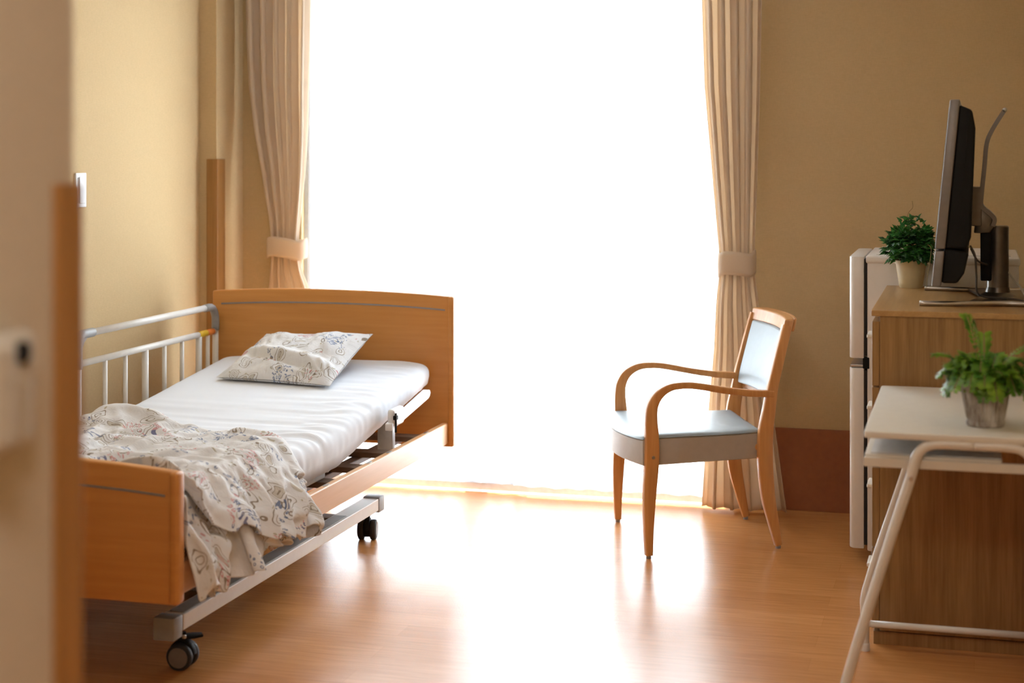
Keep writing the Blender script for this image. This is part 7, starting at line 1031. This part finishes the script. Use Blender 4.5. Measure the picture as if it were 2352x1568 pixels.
6,2,11,7,-13,-16,-4,-6,1,15,8,-9,-9,-8,1,8,-2,-7,8,17,-4,-3,-6,2,-1,-1,10,10,-12,0,12,0,-11,4,14,-5,-16,-9,5,12,15,2,-13,-6,-5,-3,-3,10,6,-12,7,-1,-8,-6,-1,9,4,-13,-1,13,-10,3,-1,12,-3,-15,-6,-13,-18,-18,-13,-20,-5,
-5,1,11,8,-9,-11,-4,-8,4,15,12,-13,-12,-7,0,-3,4,4,0,13,16,-9,-10,-5,5,-2,6,12,-13,-4,13,3,-7,9,6,-7,-14,-1,8,9,11,-11,-5,-8,2,-15,10,11,-9,10,-10,-15,-3,5,2,-7,14,4,-10,0,9,-5,8,5,-13,-5,-15,-16,-7,-3,-20,-14,0,
-7,-2,8,14,-11,6,-7,-2,5,14,4,-16,-12,-1,-6,-6,3,5,5,4,15,9,-7,-5,-8,4,-5,14,2,-8,14,5,-12,10,6,-16,-8,15,2,11,-1,-8,-11,-4,-11,8,6,-12,3,-8,-5,3,-3,0,-6,12,4,13,-1,-4,-4,8,3,-5,-15,-7,-12,4,-6,-17,-13,-1,-5,
-5,2,7,17,2,-8,-4,6,0,1,10,-8,-13,-2,-4,2,0,4,-3,0,7,17,4,-16,2,-7,-2,4,10,-7,13,7,-12,9,5,-16,-7,6,9,19,-2,-4,-13,-16,1,12,-3,-16,-7,-6,0,3,-2,4,9,11,5,-5,12,-1,-5,-8,13,-8,-15,-8,5,-14,-9,-1,-8,-3,-2,
4,3,8,16,1,11,-8,1,-9,3,12,-5,-13,-5,5,0,-4,-6,1,-2,0,8,14,-4,-10,10,-4,-6,9,-4,12,8,-10,0,10,-12,1,9,1,16,-3,-13,-14,-9,14,-4,0,-14,1,-10,1,5,-2,8,9,8,-6,2,-1,-8,-5,12,12,-14,-10,4,-13,-6,1,-2,-6,-4,-2,
18,5,3,9,10,11,-11,-1,-6,4,1,3,-18,-6,5,-8,-3,-3,-2,2,4,-2,8,15,-12,-1,12,-2,-3,2,10,9,-8,-1,12,-4,-4,11,-15,7,-12,-9,-13,5,12,-3,-14,7,-12,6,7,-7,7,7,7,10,-2,-11,-6,0,4,0,14,-12,-1,-11,-6,0,0,-13,-11,-4,9,
19,5,2,7,11,7,-13,3,-3,5,0,-18,-7,3,-9,3,-2,-3,-2,-7,6,-7,15,8,-1,-10,14,-1,8,-6,6,16,-2,-4,11,-10,-13,10,-17,-5,4,-14,-5,11,3,-14,9,-12,7,7,4,-11,13,9,8,8,-2,-7,-8,1,5,-2,5,-3,-5,-6,-6,1,-2,-15,-11,-1,-5,
14,6,6,4,2,2,2,2,-4,-5,-5,-5,-3,-4,-4,-5,-4,-2,1,-2,-6,0,5,3,2,3,4,7,7,1,7,4,-2,-3,-1,2,1,-8,-5,-3,-3,-4,-4,-4,-3,-1,-1,0,2,2,3,3,4,4,5,2,4,3,2,2,2,0,0,-2,-2,-4,-5,-8,-9,-8,-5,-3,-1]]   # cloth vertex grid, row by row differences in millimetres
make_duvet()


# ================================================================ ARMCHAIR
FX, FY = -1.2115, 5.983
ch = thing('armchair', 'beech armchair with grey-blue vinyl seat and back, curved arms, in front of the right curtain', 'chair', (FX+.2, FY+.1, 0))
def side_frame(P0, ang, sgn):
    """returns mapping (s,z,w)->world for the side plane; w across"""
    a = math.radians(ang); d = Vector((math.cos(a), math.sin(a), 0)); nn = Vector((-math.sin(a), math.cos(a), 0))*sgn
    return lambda s, z, w=0: Vector((P0[0], P0[1], 0)) + d*s + nn*w + Vector((0, 0, z))
def ribbon(path, thick, width, fr, name, mat, parent):
    """bent wood: path of (s,z); thick list in-plane half, width across"""
    pts = smooth_path([(p[0], p[1], p[2]) for p in path], 6)   # third comp carries the half thickness
    b = MB(); rings = []
    for i, p in enumerate(pts):
        q0 = pts[max(i-1, 0)]; q1 = pts[min(i+1, len(pts)-1)]
        t = Vector((q1.x-q0.x, q1.y-q0.y)).normalized(); n2 = Vector((-t.y, t.x)); h = p.z; r = .004
        sec = []
        for (sx, sy) in ((-1, -1), (1, -1), (1, 1), (-1, 1)):
            for k in (0, 1, 2):
                an = {(-1, -1): PI, (1, -1): -PI/2, (1, 1): 0, (-1, 1): PI/2}[(sx, sy)] + k*PI/4
                cx_ = sx*(h-r) + r*math.cos(an); cy_ = sy*(width/2-r) + r*math.sin(an)
                sec.append(fr(p.x+n2.x*cx_, p.y+n2.y*cx_, cy_))
        rings.append(sec)
    V = b.grid(rings, True); b.bm.faces.new(V[0][::-1]); b.bm.faces.new(V[-1])
    return b.build(name, mat, parent, angle=50)
ARM = [(0.000, .012, .012), (-.001, .10, .016), (.002, .22, .022), (.010, .335, .025), (.011, .42, .024), (.008, .48, .021), (.012, .53, .019), (.034, .570, .0165), (.076, .596, .013),
       (.130, .602, .0115), (.185, .597, .0115), (.285, .578, .0115), (.38, .564, .012), (.478, .557, .012)]
REAR = [(.501, .012, .012), (.480, .10, .019), (.459, .20, .025), (.449, .32, .027), (.451, .42, .027), (.464, .50, .023), (.478, .58, .0195), (.496, .65, .0185), (.514, .72, .018), (.536, .80, .017)]
for (P0, ang, sgn) in (((-1.101, 5.721), 32.9, 1), ((-1.322, 6.245), 20.8, -1)):
    fr = side_frame(P0, ang, sgn)
    lg = ribbon(ARM, 0, .030, fr, 'arm_and_front_leg', M['chair_wood'], ch)
    lr = ribbon(REAR, 0, .026, fr, 'back_leg', M['chair_wood'], ch)
    for f_, par in (((0, 0), lg), ((.501, 0), lr)):
        p = fr(f_[0], 0, 0); MB().lathe([(0, 0), (.009, 0), (.009, .010), (.007, .014), (0, .014)], p, 16).build('foot_glide', M['grey_plastic'], par)
    p = fr(.012, .355, -.016); MB().lathe([(0, 0), (.006, 0), (.005, .003), (0, .003)], p, 16, fr(0, 0, -1)-fr(0, 0, 0)).build('bolt', M['steel'], lg)
nearf = side_frame((-1.101, 5.721), 32.9, 1); farf = side_frame((-1.322, 6.245), 20.8, -1)
# seat: outline between the two sides, front bowed
def seat_outline(grow=0.0, n=14):
    A = nearf(-.02+0, 0, .004); B = nearf(.442, 0, .018); D = farf(.442, 0, .018); E = farf(-.02, 0, .004)
    mid = (A+E)/2; fwd = Vector((-math.cos(math.radians(25)), -math.sin(math.radians(25)), 0))
    pts = []
    for k in range(n+1):
        u = k/n; p = E*(1-u)+A*u + fwd*(.055*(1-(2*u-1)**2)); pts.append(p)
    for k in range(1, n+1): pts.append(A*(1-k/n)+B*(k/n))
    for k in range(1, n+1): pts.append(B*(1-k/n)+D*(k/n))
    for k in range(1, n): pts.append(D*(1-k/n)+E*(k/n))
    c = sum(pts, Vector())/len(pts)
    return pts, c
pts, cc = seat_outline()
def seat_layer(specs, name, mat):
    b = MB(); rings = []
    for (inset, zf) in specs:
        ring = []
        for i, p in enumerate(pts):
            d = (cc-p); d.z = 0; L = d.length; q = p + d/L*inset if inset < L else cc.copy()
            ring.append(Vector((q.x, q.y, zf(q, inset))))
        rings.append(ring)
    V = b.grid(rings, True)
    b.bm.faces.new(V[0][::-1]); b.bm.faces.new(V[-1])
    return b.build(name, mat, ch, angle=40)
fw = Vector((math.cos(math.radians(25)), math.sin(math.radians(25)), 0))
def sag(q): # front roll and gentle saddle
    s = (q-Vector((FX, FY, 0))).dot(fw); side = (q-Vector((FX, FY, 0))).dot(Vector((-fw.y, fw.x, 0)))
    return -.010*math.exp(-((s-.28)/.12)**2)*(1-(abs(side)/.3)**2) - .012*sm((-s)/.07)
seat_layer([(.012, lambda q, i: .322), (.0, lambda q, i: .326), (.0, lambda q, i: .412+sag(q)*.5), (.004, lambda q, i: .416+sag(q)*.5)], 'seat_skirt', M['vinyl_skirt'])
seat_layer([(.003, lambda q, i: .4165+sag(q)*.5), (-.002, lambda q, i: .419+sag(q)*.5), (.004, lambda q, i: .426+sag(q)*.7), (.02, lambda q, i: .431+sag(q)), (.06, lambda q, i: .434+sag(q)), (.12, lambda q, i: .436+sag(q)), (.2, lambda q, i: .437+sag(q))], 'seat_cushion', M['vinyl'])
# back: panel between the posts with a curved top rail
def back_pt(u, s_off, z):
    # u 0 near .. 1 far ; follows the rear posts at height z
    s = lerp_tab([(.42, .451), (.50, .464), (.58, .478), (.65, .496), (.72, .514), (.80, .536), (.83, .543)], z)[0]
    a = nearf(s+s_off, z, 0); e = farf(s+s_off, z, 0)
    return a*(1-u)+e*u + fw*(.030*(1-(2*u-1)**2))
def slab(u0, u1, z0, z1, s0, s1, name, mat, r=.004, nu=14, nz=8, puff=0.0):
    b = MB(); F_, B_ = [], []
    for i in range(nz+1):
        z = z0+(z1-z0)*i/nz; rf, rb = [], []
        for j in range(nu+1):
            u = u0+(u1-u0)*j/nu
            pf = puff*(1-abs(2*j/nu-1)**4)*(1-abs(2*i/nz-1)**4)
            rf.append(back_pt(u, s0-pf, z)); rb.append(back_pt(u, s1, z))
        F_.append(rf); B_.append(rb)
    VF = b.grid(F_); VB = b.grid([r_[::-1] for r_ in B_])
    def bridge(a, c):
        for k in range(len(a)-1): b.bm.faces.new((a[k], a[k+1], c[k+1], c[k]))
    bridge(VF[0], VB[0][::-1]); bridge(VF[-1], VB[-1][::-1]); bridge([r_[0] for r_ in VF], [r_[-1] for r_ in VB]); bridge([r_[-1] for r_ in VF], [r_[0] for r_ in VB])
    o = b.build(name, mat, ch, angle=50)
    md = o.modifiers.new('bev', 'BEVEL'); md.width = r; md.segments = 3; md.limit_method = 'ANGLE'; md.angle_limit = math.radians(50)
    return o
slab(-.005, 1.005, .775, .822, -.012, .024, 'top_rail', M['chair_wood'], .006)
slab(.03, .97, .775, .822, .024, .036, 'rail_backing', M['chair_wood'], .004)
slab(.055, .945, .535, .775, -.016, .010, 'backrest_panel', M['vinyl'], .006, puff=.010, nu=20, nz=14)
slab(.045, .955, .515, .785, .008, .016, 'backrest_shell', M['chair_wood'], .002)
b = MB(); 
for s_ in (.40,): pass
b.tube([nearf(.43, .365, .01), farf(.43, .365, .01)], .014, 8); b.build('rear_stretcher', M['chair_wood'], ch)
finish(ch)

# ================================================================ CHEST OF DRAWERS
cx0, cx1, cy0, cy1 = -.287, .29, 4.917, 5.800
t = thing('chest_of_drawers', 'oak chest of drawers against the right wall carrying the television', 'chest of drawers', (0, 5.35, 0))
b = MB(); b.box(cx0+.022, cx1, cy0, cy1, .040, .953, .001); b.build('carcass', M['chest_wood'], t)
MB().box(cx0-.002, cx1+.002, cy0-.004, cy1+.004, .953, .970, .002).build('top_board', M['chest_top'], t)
MB().box(cx0+.004, cx1, cy0+.003, cy1-.003, 0, .037, .001).build('plinth', M['chest_wood'], t)
zs = [.044, .281, .515, .748, .940]
for z0_, z1_ in zip(zs, zs[1:]):
    d = MB().box(cx0, cx0+.021, cy0+.0015, cy1-.0015, z0_+.002, z1_-.003, .0015).build('drawer', M['chest_wood'], t)
    zc = (z0_+z1_)/2+.03
    for yy in ((cy0+.12), (cy1-.22)):
        MB().box(cx0-.022, cx0+.001, yy, yy+.10, zc, zc+.012, .003).build('handle', M['cream_board'], d)
finish(t)

# ================================================================ FRIDGE
t = thing('refrigerator', 'small white two-door refrigerator standing behind the chest of drawers', 'refrigerator', (-.1, 6.1, 0))
fy0, fy1 = 5.84, 6.32
b = MB(); b.box(-.357, .145, fy0+.004, fy1-.004, .045, 1.045, .006, 3); b.build('body', M['fridge'], t, angle=30)
b = MB(); b.box(-.362, .150, fy0, fy1, 1.040, 1.068, .008, 3); b.box(-.33, .12, fy0+.05, fy1-.05, 1.066, 1.074, .004); b.build('lid', M['fridge'], t, angle=30)
def fdoor(z0, z1):
    n = 8; poly = [(.368*-1, fy0), (-.368, fy1)]
    poly = [(-.368, fy0), (-.398, fy0)] + [(-.398-.020*math.sin(PI/2*k/n), fy0+.028*(1-math.cos(PI/2*k/n))) for k in range(1, n+1)] + [(-.418-.020*math.sin(PI/2*k/n)*0, fy1-.028+.028*math.sin(PI/2*k/n)*1) if 0 else (-.398-.020*math.cos(PI/2*k/n), fy1-.028*(1-math.sin(PI/2*k/n))) for k in range(0, n+1)] + [(-.368, fy1)]
    b = MB(); b.prism(poly, (0, 0, z0), (1, 0, 0), (0, 1, 0), (0, 0, z1-z0), .003)
    return b.build('door', M['fridge'], t, angle=40)
d1 = fdoor(.712, 1.064); d2 = fdoor(.054, .678)
for d, z0, z1 in ((d1, .72, 1.055), (d2, .065, .67)):
    MB().box(-.368, -.357, fy0+.012, fy1-.012, z0, z1).build('gasket', M['black_rubber'], d)
MB().box(-.415, -.366, fy0+.006, fy1-.006, .680, .690, .003).build('handle', M['steel'], d2)
MB().box(-.372, -.350, fy0+.002, fy0+.03, .676, .715, .002).build('hinge', M['black_plastic'], t)
for x in (-.32, .10):
    for y in (fy0+.05, fy1-.05):
        MB().lathe([(0, 0), (.018, 0), (.018, .046), (0, .046)], (x, y, 0), 16).build('foot', M['grey_plastic'], t)
MB().box(-.345, -.335, fy0+.01, fy1-.01, .0, .045).build('kick_plate', M['grey_plastic'], t)
finish(t)

# ================================================================ TELEVISION
t = thing('television', 'flat television seen edge-on with grey bezel and black back, on the chest', 'television', (0, 5.35, .97))
ty0, ty1 = 5.0, 5.70
dx = (-.069+.112)/(1.581-1.141)    # lean per metre
def TX(z, o=0): return -.112 + (z-1.141)*dx + o
def leanbox(z0, z1, o0, o1, y0, y1, name, mat, bev=.004, o0t=None, o1t=None):
    b = MB(); b.prism([(TX(z0, o0), z0), (TX(z0, o1), z0), (TX(z1, o1 if o1t is None else o1t), z1), (TX(z1, o0 if o0t is None else o0t), z1)], (0, y0, 0), (1, 0, 0), (0, 0, 1), (0, y1-y0, 0), bev, 3)
    return b.build(name, mat, t, angle=35)
bz = leanbox(1.146, 1.583, 0, .029, ty0, ty1, 'bezel', M['tv_grey'])
sp = leanbox(1.035, 1.140, .001, .028, ty0, ty1, 'speaker_bar', M['tv_grey'])
MB().prism([(TX(1.165, -.0015), 1.165), (TX(1.165, .002), 1.165), (TX(1.56, .002), 1.56), (TX(1.56, -.0015), 1.56)], (0, ty0+.03, 0), (1, 0, 0), (0, 0, 1), (0, ty1-ty0-.06, 0)).build('screen', M['screen'], bz)
bk = MB(); bk.prism([(TX(1.146, .028), 1.148), (TX(1.146, .088), 1.146), (TX(1.20, .097), 1.18), (TX(1.5, .080), 1.50), (TX(1.55, .066), 1.552), (TX(1.565, .028), 1.568)], (0, ty0+.006, 0), (1, 0, 0), (0, 0, 1), (0, ty1-ty0-.012, 0), .008, 3)
bk = bk.build('rear_shell', M['black_plastic'], t, angle=35)
leanbox(1.18, 1.545, .056, .060, ty0+.0045, ty1-.0045, 'seam', M['black_plastic'], .0)
b = MB(); b.prism([(TX(1.05, .027), 1.045), (TX(1.05, .072), 1.045), (TX(1.08, .090), 1.075), (TX(1.13, .098), 1.135), (TX(1.14, .027), 1.148)], (0, ty0+.01, 0), (1, 0, 0), (0, 0, 1), (0, ty1-ty0-.02, 0), .008, 3); b.build('rear_speaker_housing', M['black_plastic'], t, angle=35)
# stand
yc = 5.35
b = MB(); b.lathe([(0, .975), (.033, .975), (.033, 1.197), (.030, 1.200), (0, 1.200)], (.070, yc, 0), 40); b.build('stand_column', M['gunmetal'], t, angle=30)
b = MB(); b.box(.018, .050, yc-.03, yc+.03, 1.03, 1.20, .004); b.build('column_sleeve', M['black_plastic'], t, angle=30)
b = MB(); path = smooth_path([(.055, yc, 1.20), (.060, yc, 1.222), (.045, yc, 1.240), (.022, yc, 1.262), (.022, yc, 1.30), (.030, yc, 1.38), (.037, yc, 1.455), (.055, yc, 1.50), (.088, yc, 1.555)], 5)
rings = []
for i, p in enumerate(path):
    q0 = path[max(i-1, 0)]; q1 = path[min(i+1, len(path)-1)]; tt = (q1-q0).normalized(); nn = Vector((-tt.z, 0, tt.x)); h = .0065
    rings.append([p+nn*h+Vector((0, -.05, 0)), p+nn*h+Vector((0, .05, 0)), p-nn*h+Vector((0, .05, 0)), p-nn*h+Vector((0, -.05, 0))])
V = b.grid(rings, True); b.bm.faces.new(V[0][::-1]); b.bm.faces.new(V[-1]); b.build('support_arm', M['gunmetal'], t, angle=40)
b = MB(); b.prism([(-.002, 1.178), (.045, 1.178), (.062, 1.20), (.055, 1.235), (.030, 1.262), (.012, 1.262)], (0, yc-.045, 0), (1, 0, 0), (0, 0, 1), (0, .09, 0), .004); b.build('mount_block', M['gunmetal'], t, angle=40)
MB().tube([(.090, yc-.055, 1.558), (.090, yc+.055, 1.558)], .007, 12).build('handle_bar', M['steel'], t, smooth=True)
MB().box(TX(1.25, .085), .022, yc-.05, yc+.05, 1.2, 1.32, .003).build('back_plate', M['gunmetal'], t)
for (ys, ye) in ((5.085, 5.20), (5.630, 5.50)):
    b = MB(); pts_ = [(-.158, ys, .978), (-.05, ys+(.012 if ys < 5.3 else -.012), .978), (.09, ys+(.05 if ys < 5.3 else -.05), .979), (.19, ys+(.03 if ys < 5.3 else -.03), .979)]
    b.tube(smooth_path(pts_, 5), .0078, 12); b.build('stand_leg', M['steel'], t, smooth=True)
b = MB(); b.prism([(-.02, 5.13), (.16, 5.14), (.18, 5.35), (.16, 5.58), (-.02, 5.585), (.02, 5.35)], (0, 0, .974), (1, 0, 0), (0, 1, 0), (0, 0, .009), .003)
b.lathe([(.060, .980), (.050, .988), (.038, .995), (.034, 1.01), (0, 1.01)], (.070, yc, 0), 32); b.build('stand_base', M['gunmetal'], t, angle=30)
b = MB(); b.tube(smooth_path([(-.012, 5.12, 1.150), (.002, 5.13, 1.12), (.006, 5.14, 1.06), (.008, 5.16, 1.01), (.03, 5.2, .992), (.10, 5.18, .99), (.15, 5.15, .985), (.18, 5.12, .976)], 6), .003, 8); b.build('power_cable', M['cable'], t, smooth=True)
b = MB(); b.tube(smooth_path([(.10, 5.35, 1.06), (.115, 5.30, 1.04), (.135, 5.22, 1.02), (.150, 5.15, .99), (.155, 5.1, .977)], 6), .003, 8); b.build('aerial_cable', M['cream_cable'], t, smooth=True)
b = MB(); b.tube(smooth_path([(-.01, 5.14, 1.14), (.01, 5.2, 1.10), (.04, 5.33, 1.08)], 6), .003, 8); b.build('signal_cable', M['cable'], t, smooth=True)
finish(t)

# ================================================================ POTTED IVY
px_, py_ = -.206, 5.735
t = thing('potted_ivy', 'dark green ivy in a plain cream pot on the chest, in front of the television', 'potted plant', (px_, py_, .97))
b = MB(); b.lathe([(0, .970), (.037, .970), (.0385, .972), (.050, 1.050), (.0535, 1.050), (.0545, 1.062), (.052, 1.064), (.048, 1.060), (.046, 1.045), (0, 1.045)], (px_, py_, 0), 48); b.build('pot', M['pot_cream'], t, angle=40)
MB().lathe([(0, 1.052), (.030, 1.051), (.047, 1.047)], (px_, py_, 0), 32).build('soil', M['soil'], t)
def ivy_leaf(b, p, d, up, s):
    d = d.normalized(); sd_ = d.cross(up).normalized(); n = sd_.cross(d).normalized()
    out = [(0, 0), (.45, -.15), (.55, .15), (.95, .35), (.50, .55), (.42, .75), (0, 1.25), (-.42, .75), (-.50, .55), (-.95, .35), (-.55, .15), (-.45, -.15)]
    c = b.bm.verts.new(p+d*s*.45+n*s*.10)
    vs = [b.bm.verts.new(p+sd_*x*s*.62+d*y*s*.8-n*s*(.18*abs(x)+.12*y*y)) for x, y in out]
    for i in range(len(vs)): b.bm.faces.new((c, vs[i], vs[(i+1) % len(vs)]))
rnd = random.Random(4); b = MB(); stems = MB()
for k in range(620):
    th = rnd.uniform(0, 2*PI); ph = rnd.uniform(-.65, 1.0)
    r = rnd.uniform(.55, 1.0)
    v = Vector((math.cos(th)*math.cos(ph)*.092, math.sin(th)*math.cos(ph)*.088, .075*math.sin(ph)))*r
    p = Vector((px_+.004, py_-.005, 1.108)) + v
    if p.x > -.146: p.x = -.146-rnd.uniform(0, .02)
    d = v.normalized() + Vector((rnd.uniform(-.6, .6), rnd.uniform(-.6, .6), rnd.uniform(-.7, .3)))
    ivy_leaf(b, p, d, Vector((v.x*3, v.y*3, 1)).normalized(), rnd.uniform(.020, .032))
for k in range(22):   # crown shoots
    p = Vector((px_+rnd.uniform(-.03, .045), py_+rnd.uniform(-.03, .03), 1.165+rnd.uniform(0, .045)))
    ivy_leaf(b, p, Vector((rnd.uniform(-1, 1), rnd.uniform(-1, .4), rnd.uniform(0, .9))), Vector((0, -.5, 1)), rnd.uniform(.018, .028))
for k in range(16):
    th = rnd.uniform(0, 2*PI); e = Vector((px_+.06*math.cos(th), py_+.06*math.sin(th), 1.09+rnd.uniform(0, .05)))
    stems.tube(smooth_path([(px_+.02*math.cos(th), py_+.02*math.sin(th), 1.045), (px_+.04*math.cos(th), py_+.04*math.sin(th), 1.09), e], 4), .0012, 5)
stems.tube(smooth_path([(px_-.012, py_, 1.20), (px_-.008, py_, 1.222), (px_+.006, py_, 1.240), (px_+.004, py_, 1.262)], 5), .0010, 5)
stems.tube(smooth_path([(-.150, 5.66, 1.12), (-.137, 5.62, 1.11), (-.14, 5.60, 1.07), (-.148, 5.585, 1.02), (-.150, 5.58, .985)], 5), .0013, 5)
b.build('foliage', M['ivy'], t); stems.build('stems', M['stem'], t, smooth=True)
finish(t)

# ================================================================ DESK
t = thing('desk', 'small cream desk with white tubular legs and a lower shelf, in front of the chest', 'desk', (0, 4.5, 0))
tx0, tx1, tyA, tyB = -.258, .262, 4.09, 4.885
def rrect(x0, x1, y0, y1, r, n=5):
    p = []
    for cx_, cy_, a in ((x1-r, y0+r, -90), (x1-r, y1-r, 0), (x0+r, y1-r, 90), (x0+r, y0+r, 180)):
        p += [(cx_+r*math.cos(math.radians(a+90*k/n)), cy_+r*math.sin(math.radians(a+90*k/n))) for k in range(n+1)]
    return p
MB().prism(rrect(tx0, tx1, tyA, tyB, .012), (0, 0, .741), (1, 0, 0), (0, 1, 0), (0, 0, .016), .002).build('tabletop', M['cream_board'], t, angle=40)
sh = MB().prism(rrect(tx0+.000, .064, tyA+.034, tyB-.03, .006), (0, 0, .686), (1, 0, 0), (0, 1, 0), (0, 0, .010), .001).build('shelf', M['cream_board'], t, angle=40)
MB().box(tx0-.003, tx1, tyA+.026, tyA+.036, .667, .690, .002).build('shelf_lip', M['cream_board'], t)
MB().box(tx0+.014, .062, tyA+.044, tyB-.05, .6962, .6985).build('shelf_mat', M['pale_plastic'], sh)
def leg_frame(y, foot_vertical):
    for s in (-1, 1):
        if foot_vertical:
            p = [(0, y, .722), (s*.085, y, .722), (s*.118, y, .712), (s*.140, y, .685), (s*.152, y, .64), (s*.20, y, .485), (s*.252, y, .326), (s*.288, y, .210), (s*.303, y, .150), (s*.303, y, .110), (s*.303, y, .004)]
        else:
            p = [(0, y, .722), (s*.085, y, .722), (s*.118, y, .712), (s*.138, y, .685), (s*.149, y, .640), (s*.185, y, .525), (s*.225, y, .394), (s*.262, y, .273), (s*.303, y, .130), (s*.338, y, .004)]
            p = [(a*.9856, b_, 1.45-(1.45-c_)*.9856) for a, b_, c_ in p[:-1]] + [(s*.334, y, .004)]
        lg = MB().tube(smooth_path(p, 5), .0125, 14).build('leg', M['white_metal'], t, smooth=True)
        fx = p[-1][0]; MB().lathe([(0, 0), (.0145, 0), (.0145, .018), (.0135, .022), (0, .022)], (fx, y, 0), 20).build('foot_cap', M['white_plastic'], lg)
        if not foot_vertical:
            MB().lathe([(0, 0), (.006, 0), (.005, .003), (0, .003)], (s*.1475, y-.0125, .648), 16, (0, -1, 0)).build('bolt', M['steel'], lg)
leg_frame(4.10, False); leg_frame(4.85, True)
MB().tube([(-.292, 4.85, .077), (.292, 4.85, .077)], .0095, 12).build('foot_bar', M['white_metal'], t, smooth=True)
for s in (-1, 1):
    MB().box(s*.150-.008, s*.150+.008, 4.10, 4.85, .664, .684, .002).build('shelf_bracket', M['white_metal'], t)
finish(t)

# ================================================================ POTTED FERN
fx_, fy_, fz = .0265, 4.255, .757
t = thing('potted_fern', 'bright green fern in a ribbed whitewashed grey pot on the cream desk', 'potted plant', (fx_, fy_, fz))
b = MB(); n = 96; P = []
prof = [(.0, .0, 0), (.043, .0, 0), (.0465, .003, 0), (.047, .010, 0), (.0445, .015, .2), (.0455, .020, 1), (.0575, .090, 1), (.0585, .094, .2), (.0625, .096, 0), (.0645, .102, 0), (.0635, .108, 0), (.060, .110, 0), (.057, .105, 0), (.055, .09, 0), (0, .09, 0)]
for r, z, rib in prof:
    P.append([Vector((fx_+(max(r, 1e-4)+.0016*rib*math.cos(28*2*PI*k/n*1.0))*math.cos(2*PI*k/n), fy_+(max(r, 1e-4)+.0016*rib*math.cos(28*2*PI*k/n))*math.sin(2*PI*k/n), fz+z)) for k in range(n)])
n = 224; P = []
for r, z, rib in prof:
    P.append([Vector((fx_+(max(r, 1e-4)+.0018*rib*math.cos(28*2*PI*k/n))*math.cos(2*PI*k/n), fy_+(max(r, 1e-4)+.0018*rib*math.cos(28*2*PI*k/n))*math.sin(2*PI*k/n), fz+z)) for k in range(n)])
b.grid(P, True); b.build('pot', M['pot_grey'], t, angle=40)
MB().lathe([(0, .098), (.03, .098), (.055, .094)], (fx_, fy_, fz), 32).build('soil', M['soil'], t)
rnd = random.Random(12); b = MB(); st = MB()
def pinna(b, p, d, n_, L, W):
    d = d.normalized(); s = d.cross(n_).normalized()
    pts_ = [(0, 0), (.35, W), (.8, W*.8), (1, 0), (.8, -W*.8), (.35, -W)]
    b.bm.faces.new([b.bm.verts.new(p + d*(a*L) + s*(c*L) - n_*(a*a*L*.25)) for a, c in pts_])
def frond(th, reach, rise, droop, w=.026, twist=0):
    d = Vector((math.cos(th), math.sin(th), 0)); base = Vector((fx_, fy_, fz+.095)) + d*rnd.uniform(.005, .03)
    path = smooth_path([base, base+d*reach*.3+Vector((0, 0, rise*.65)), base+d*reach*.7+Vector((0, 0, rise)), base+d*reach+Vector((0, 0, rise-droop))], 7)
    st.tube(path, .0009, 5)
    n = len(path)
    for i in range(3, n):
        tt = (path[i]-path[i-1]).normalized(); s = tt.cross(Vector((0, 0, 1))); s = s.normalized() if s.length > .05 else Vector((1, 0, 0)); nn = s.cross(tt)
        taper = math.sin(PI*min(1, (i-1)/(n-.5))*.93)**.7
        for sg in (-1, 1):
            L = w*taper*rnd.uniform(.8, 1.15)
            dd = s*sg*1.0 + tt*.5 + nn*rnd.uniform(-.25, .35)
            p0 = path[i]
            for q in range(3):     # each pinna is itself lobed
                pp = p0 + dd.normalized()*L*(.22+.3*q)
                for s2 in (-1, 1): pinna(b, pp, dd.normalized()+tt*s2*.9, nn, L*.42*(1-.2*q), .38)
            pinna(b, p0, dd, nn, L, .16)
for k in range(64):
    th = rnd.uniform(0, 2*PI)
    frond(th, rnd.uniform(.04, .105), rnd.uniform(.02, .075), rnd.uniform(.0, .05))
frond(math.radians(150), .045, .165, -.01, .020); frond(math.radians(190), .02, .150, -.01, .018)
frond(math.radians(20), .13, .10, -.01, .018); frond(math.radians(5), .12, .055, .02); frond(math.radians(-10), .12, .03, .09)
frond(math.radians(185), .105, .055, .03); frond(math.radians(200), .10, .03, .045); frond(math.radians(170), .10, .075, .0)
frond(math.radians(-25), .10, .02, .10, .018); frond(math.radians(95), .02, .12, -.005, .02)
b.build('foliage', M['fern'], t, recalc=False); st.build('stems', M['stem'], t, smooth=True)
finish(t)
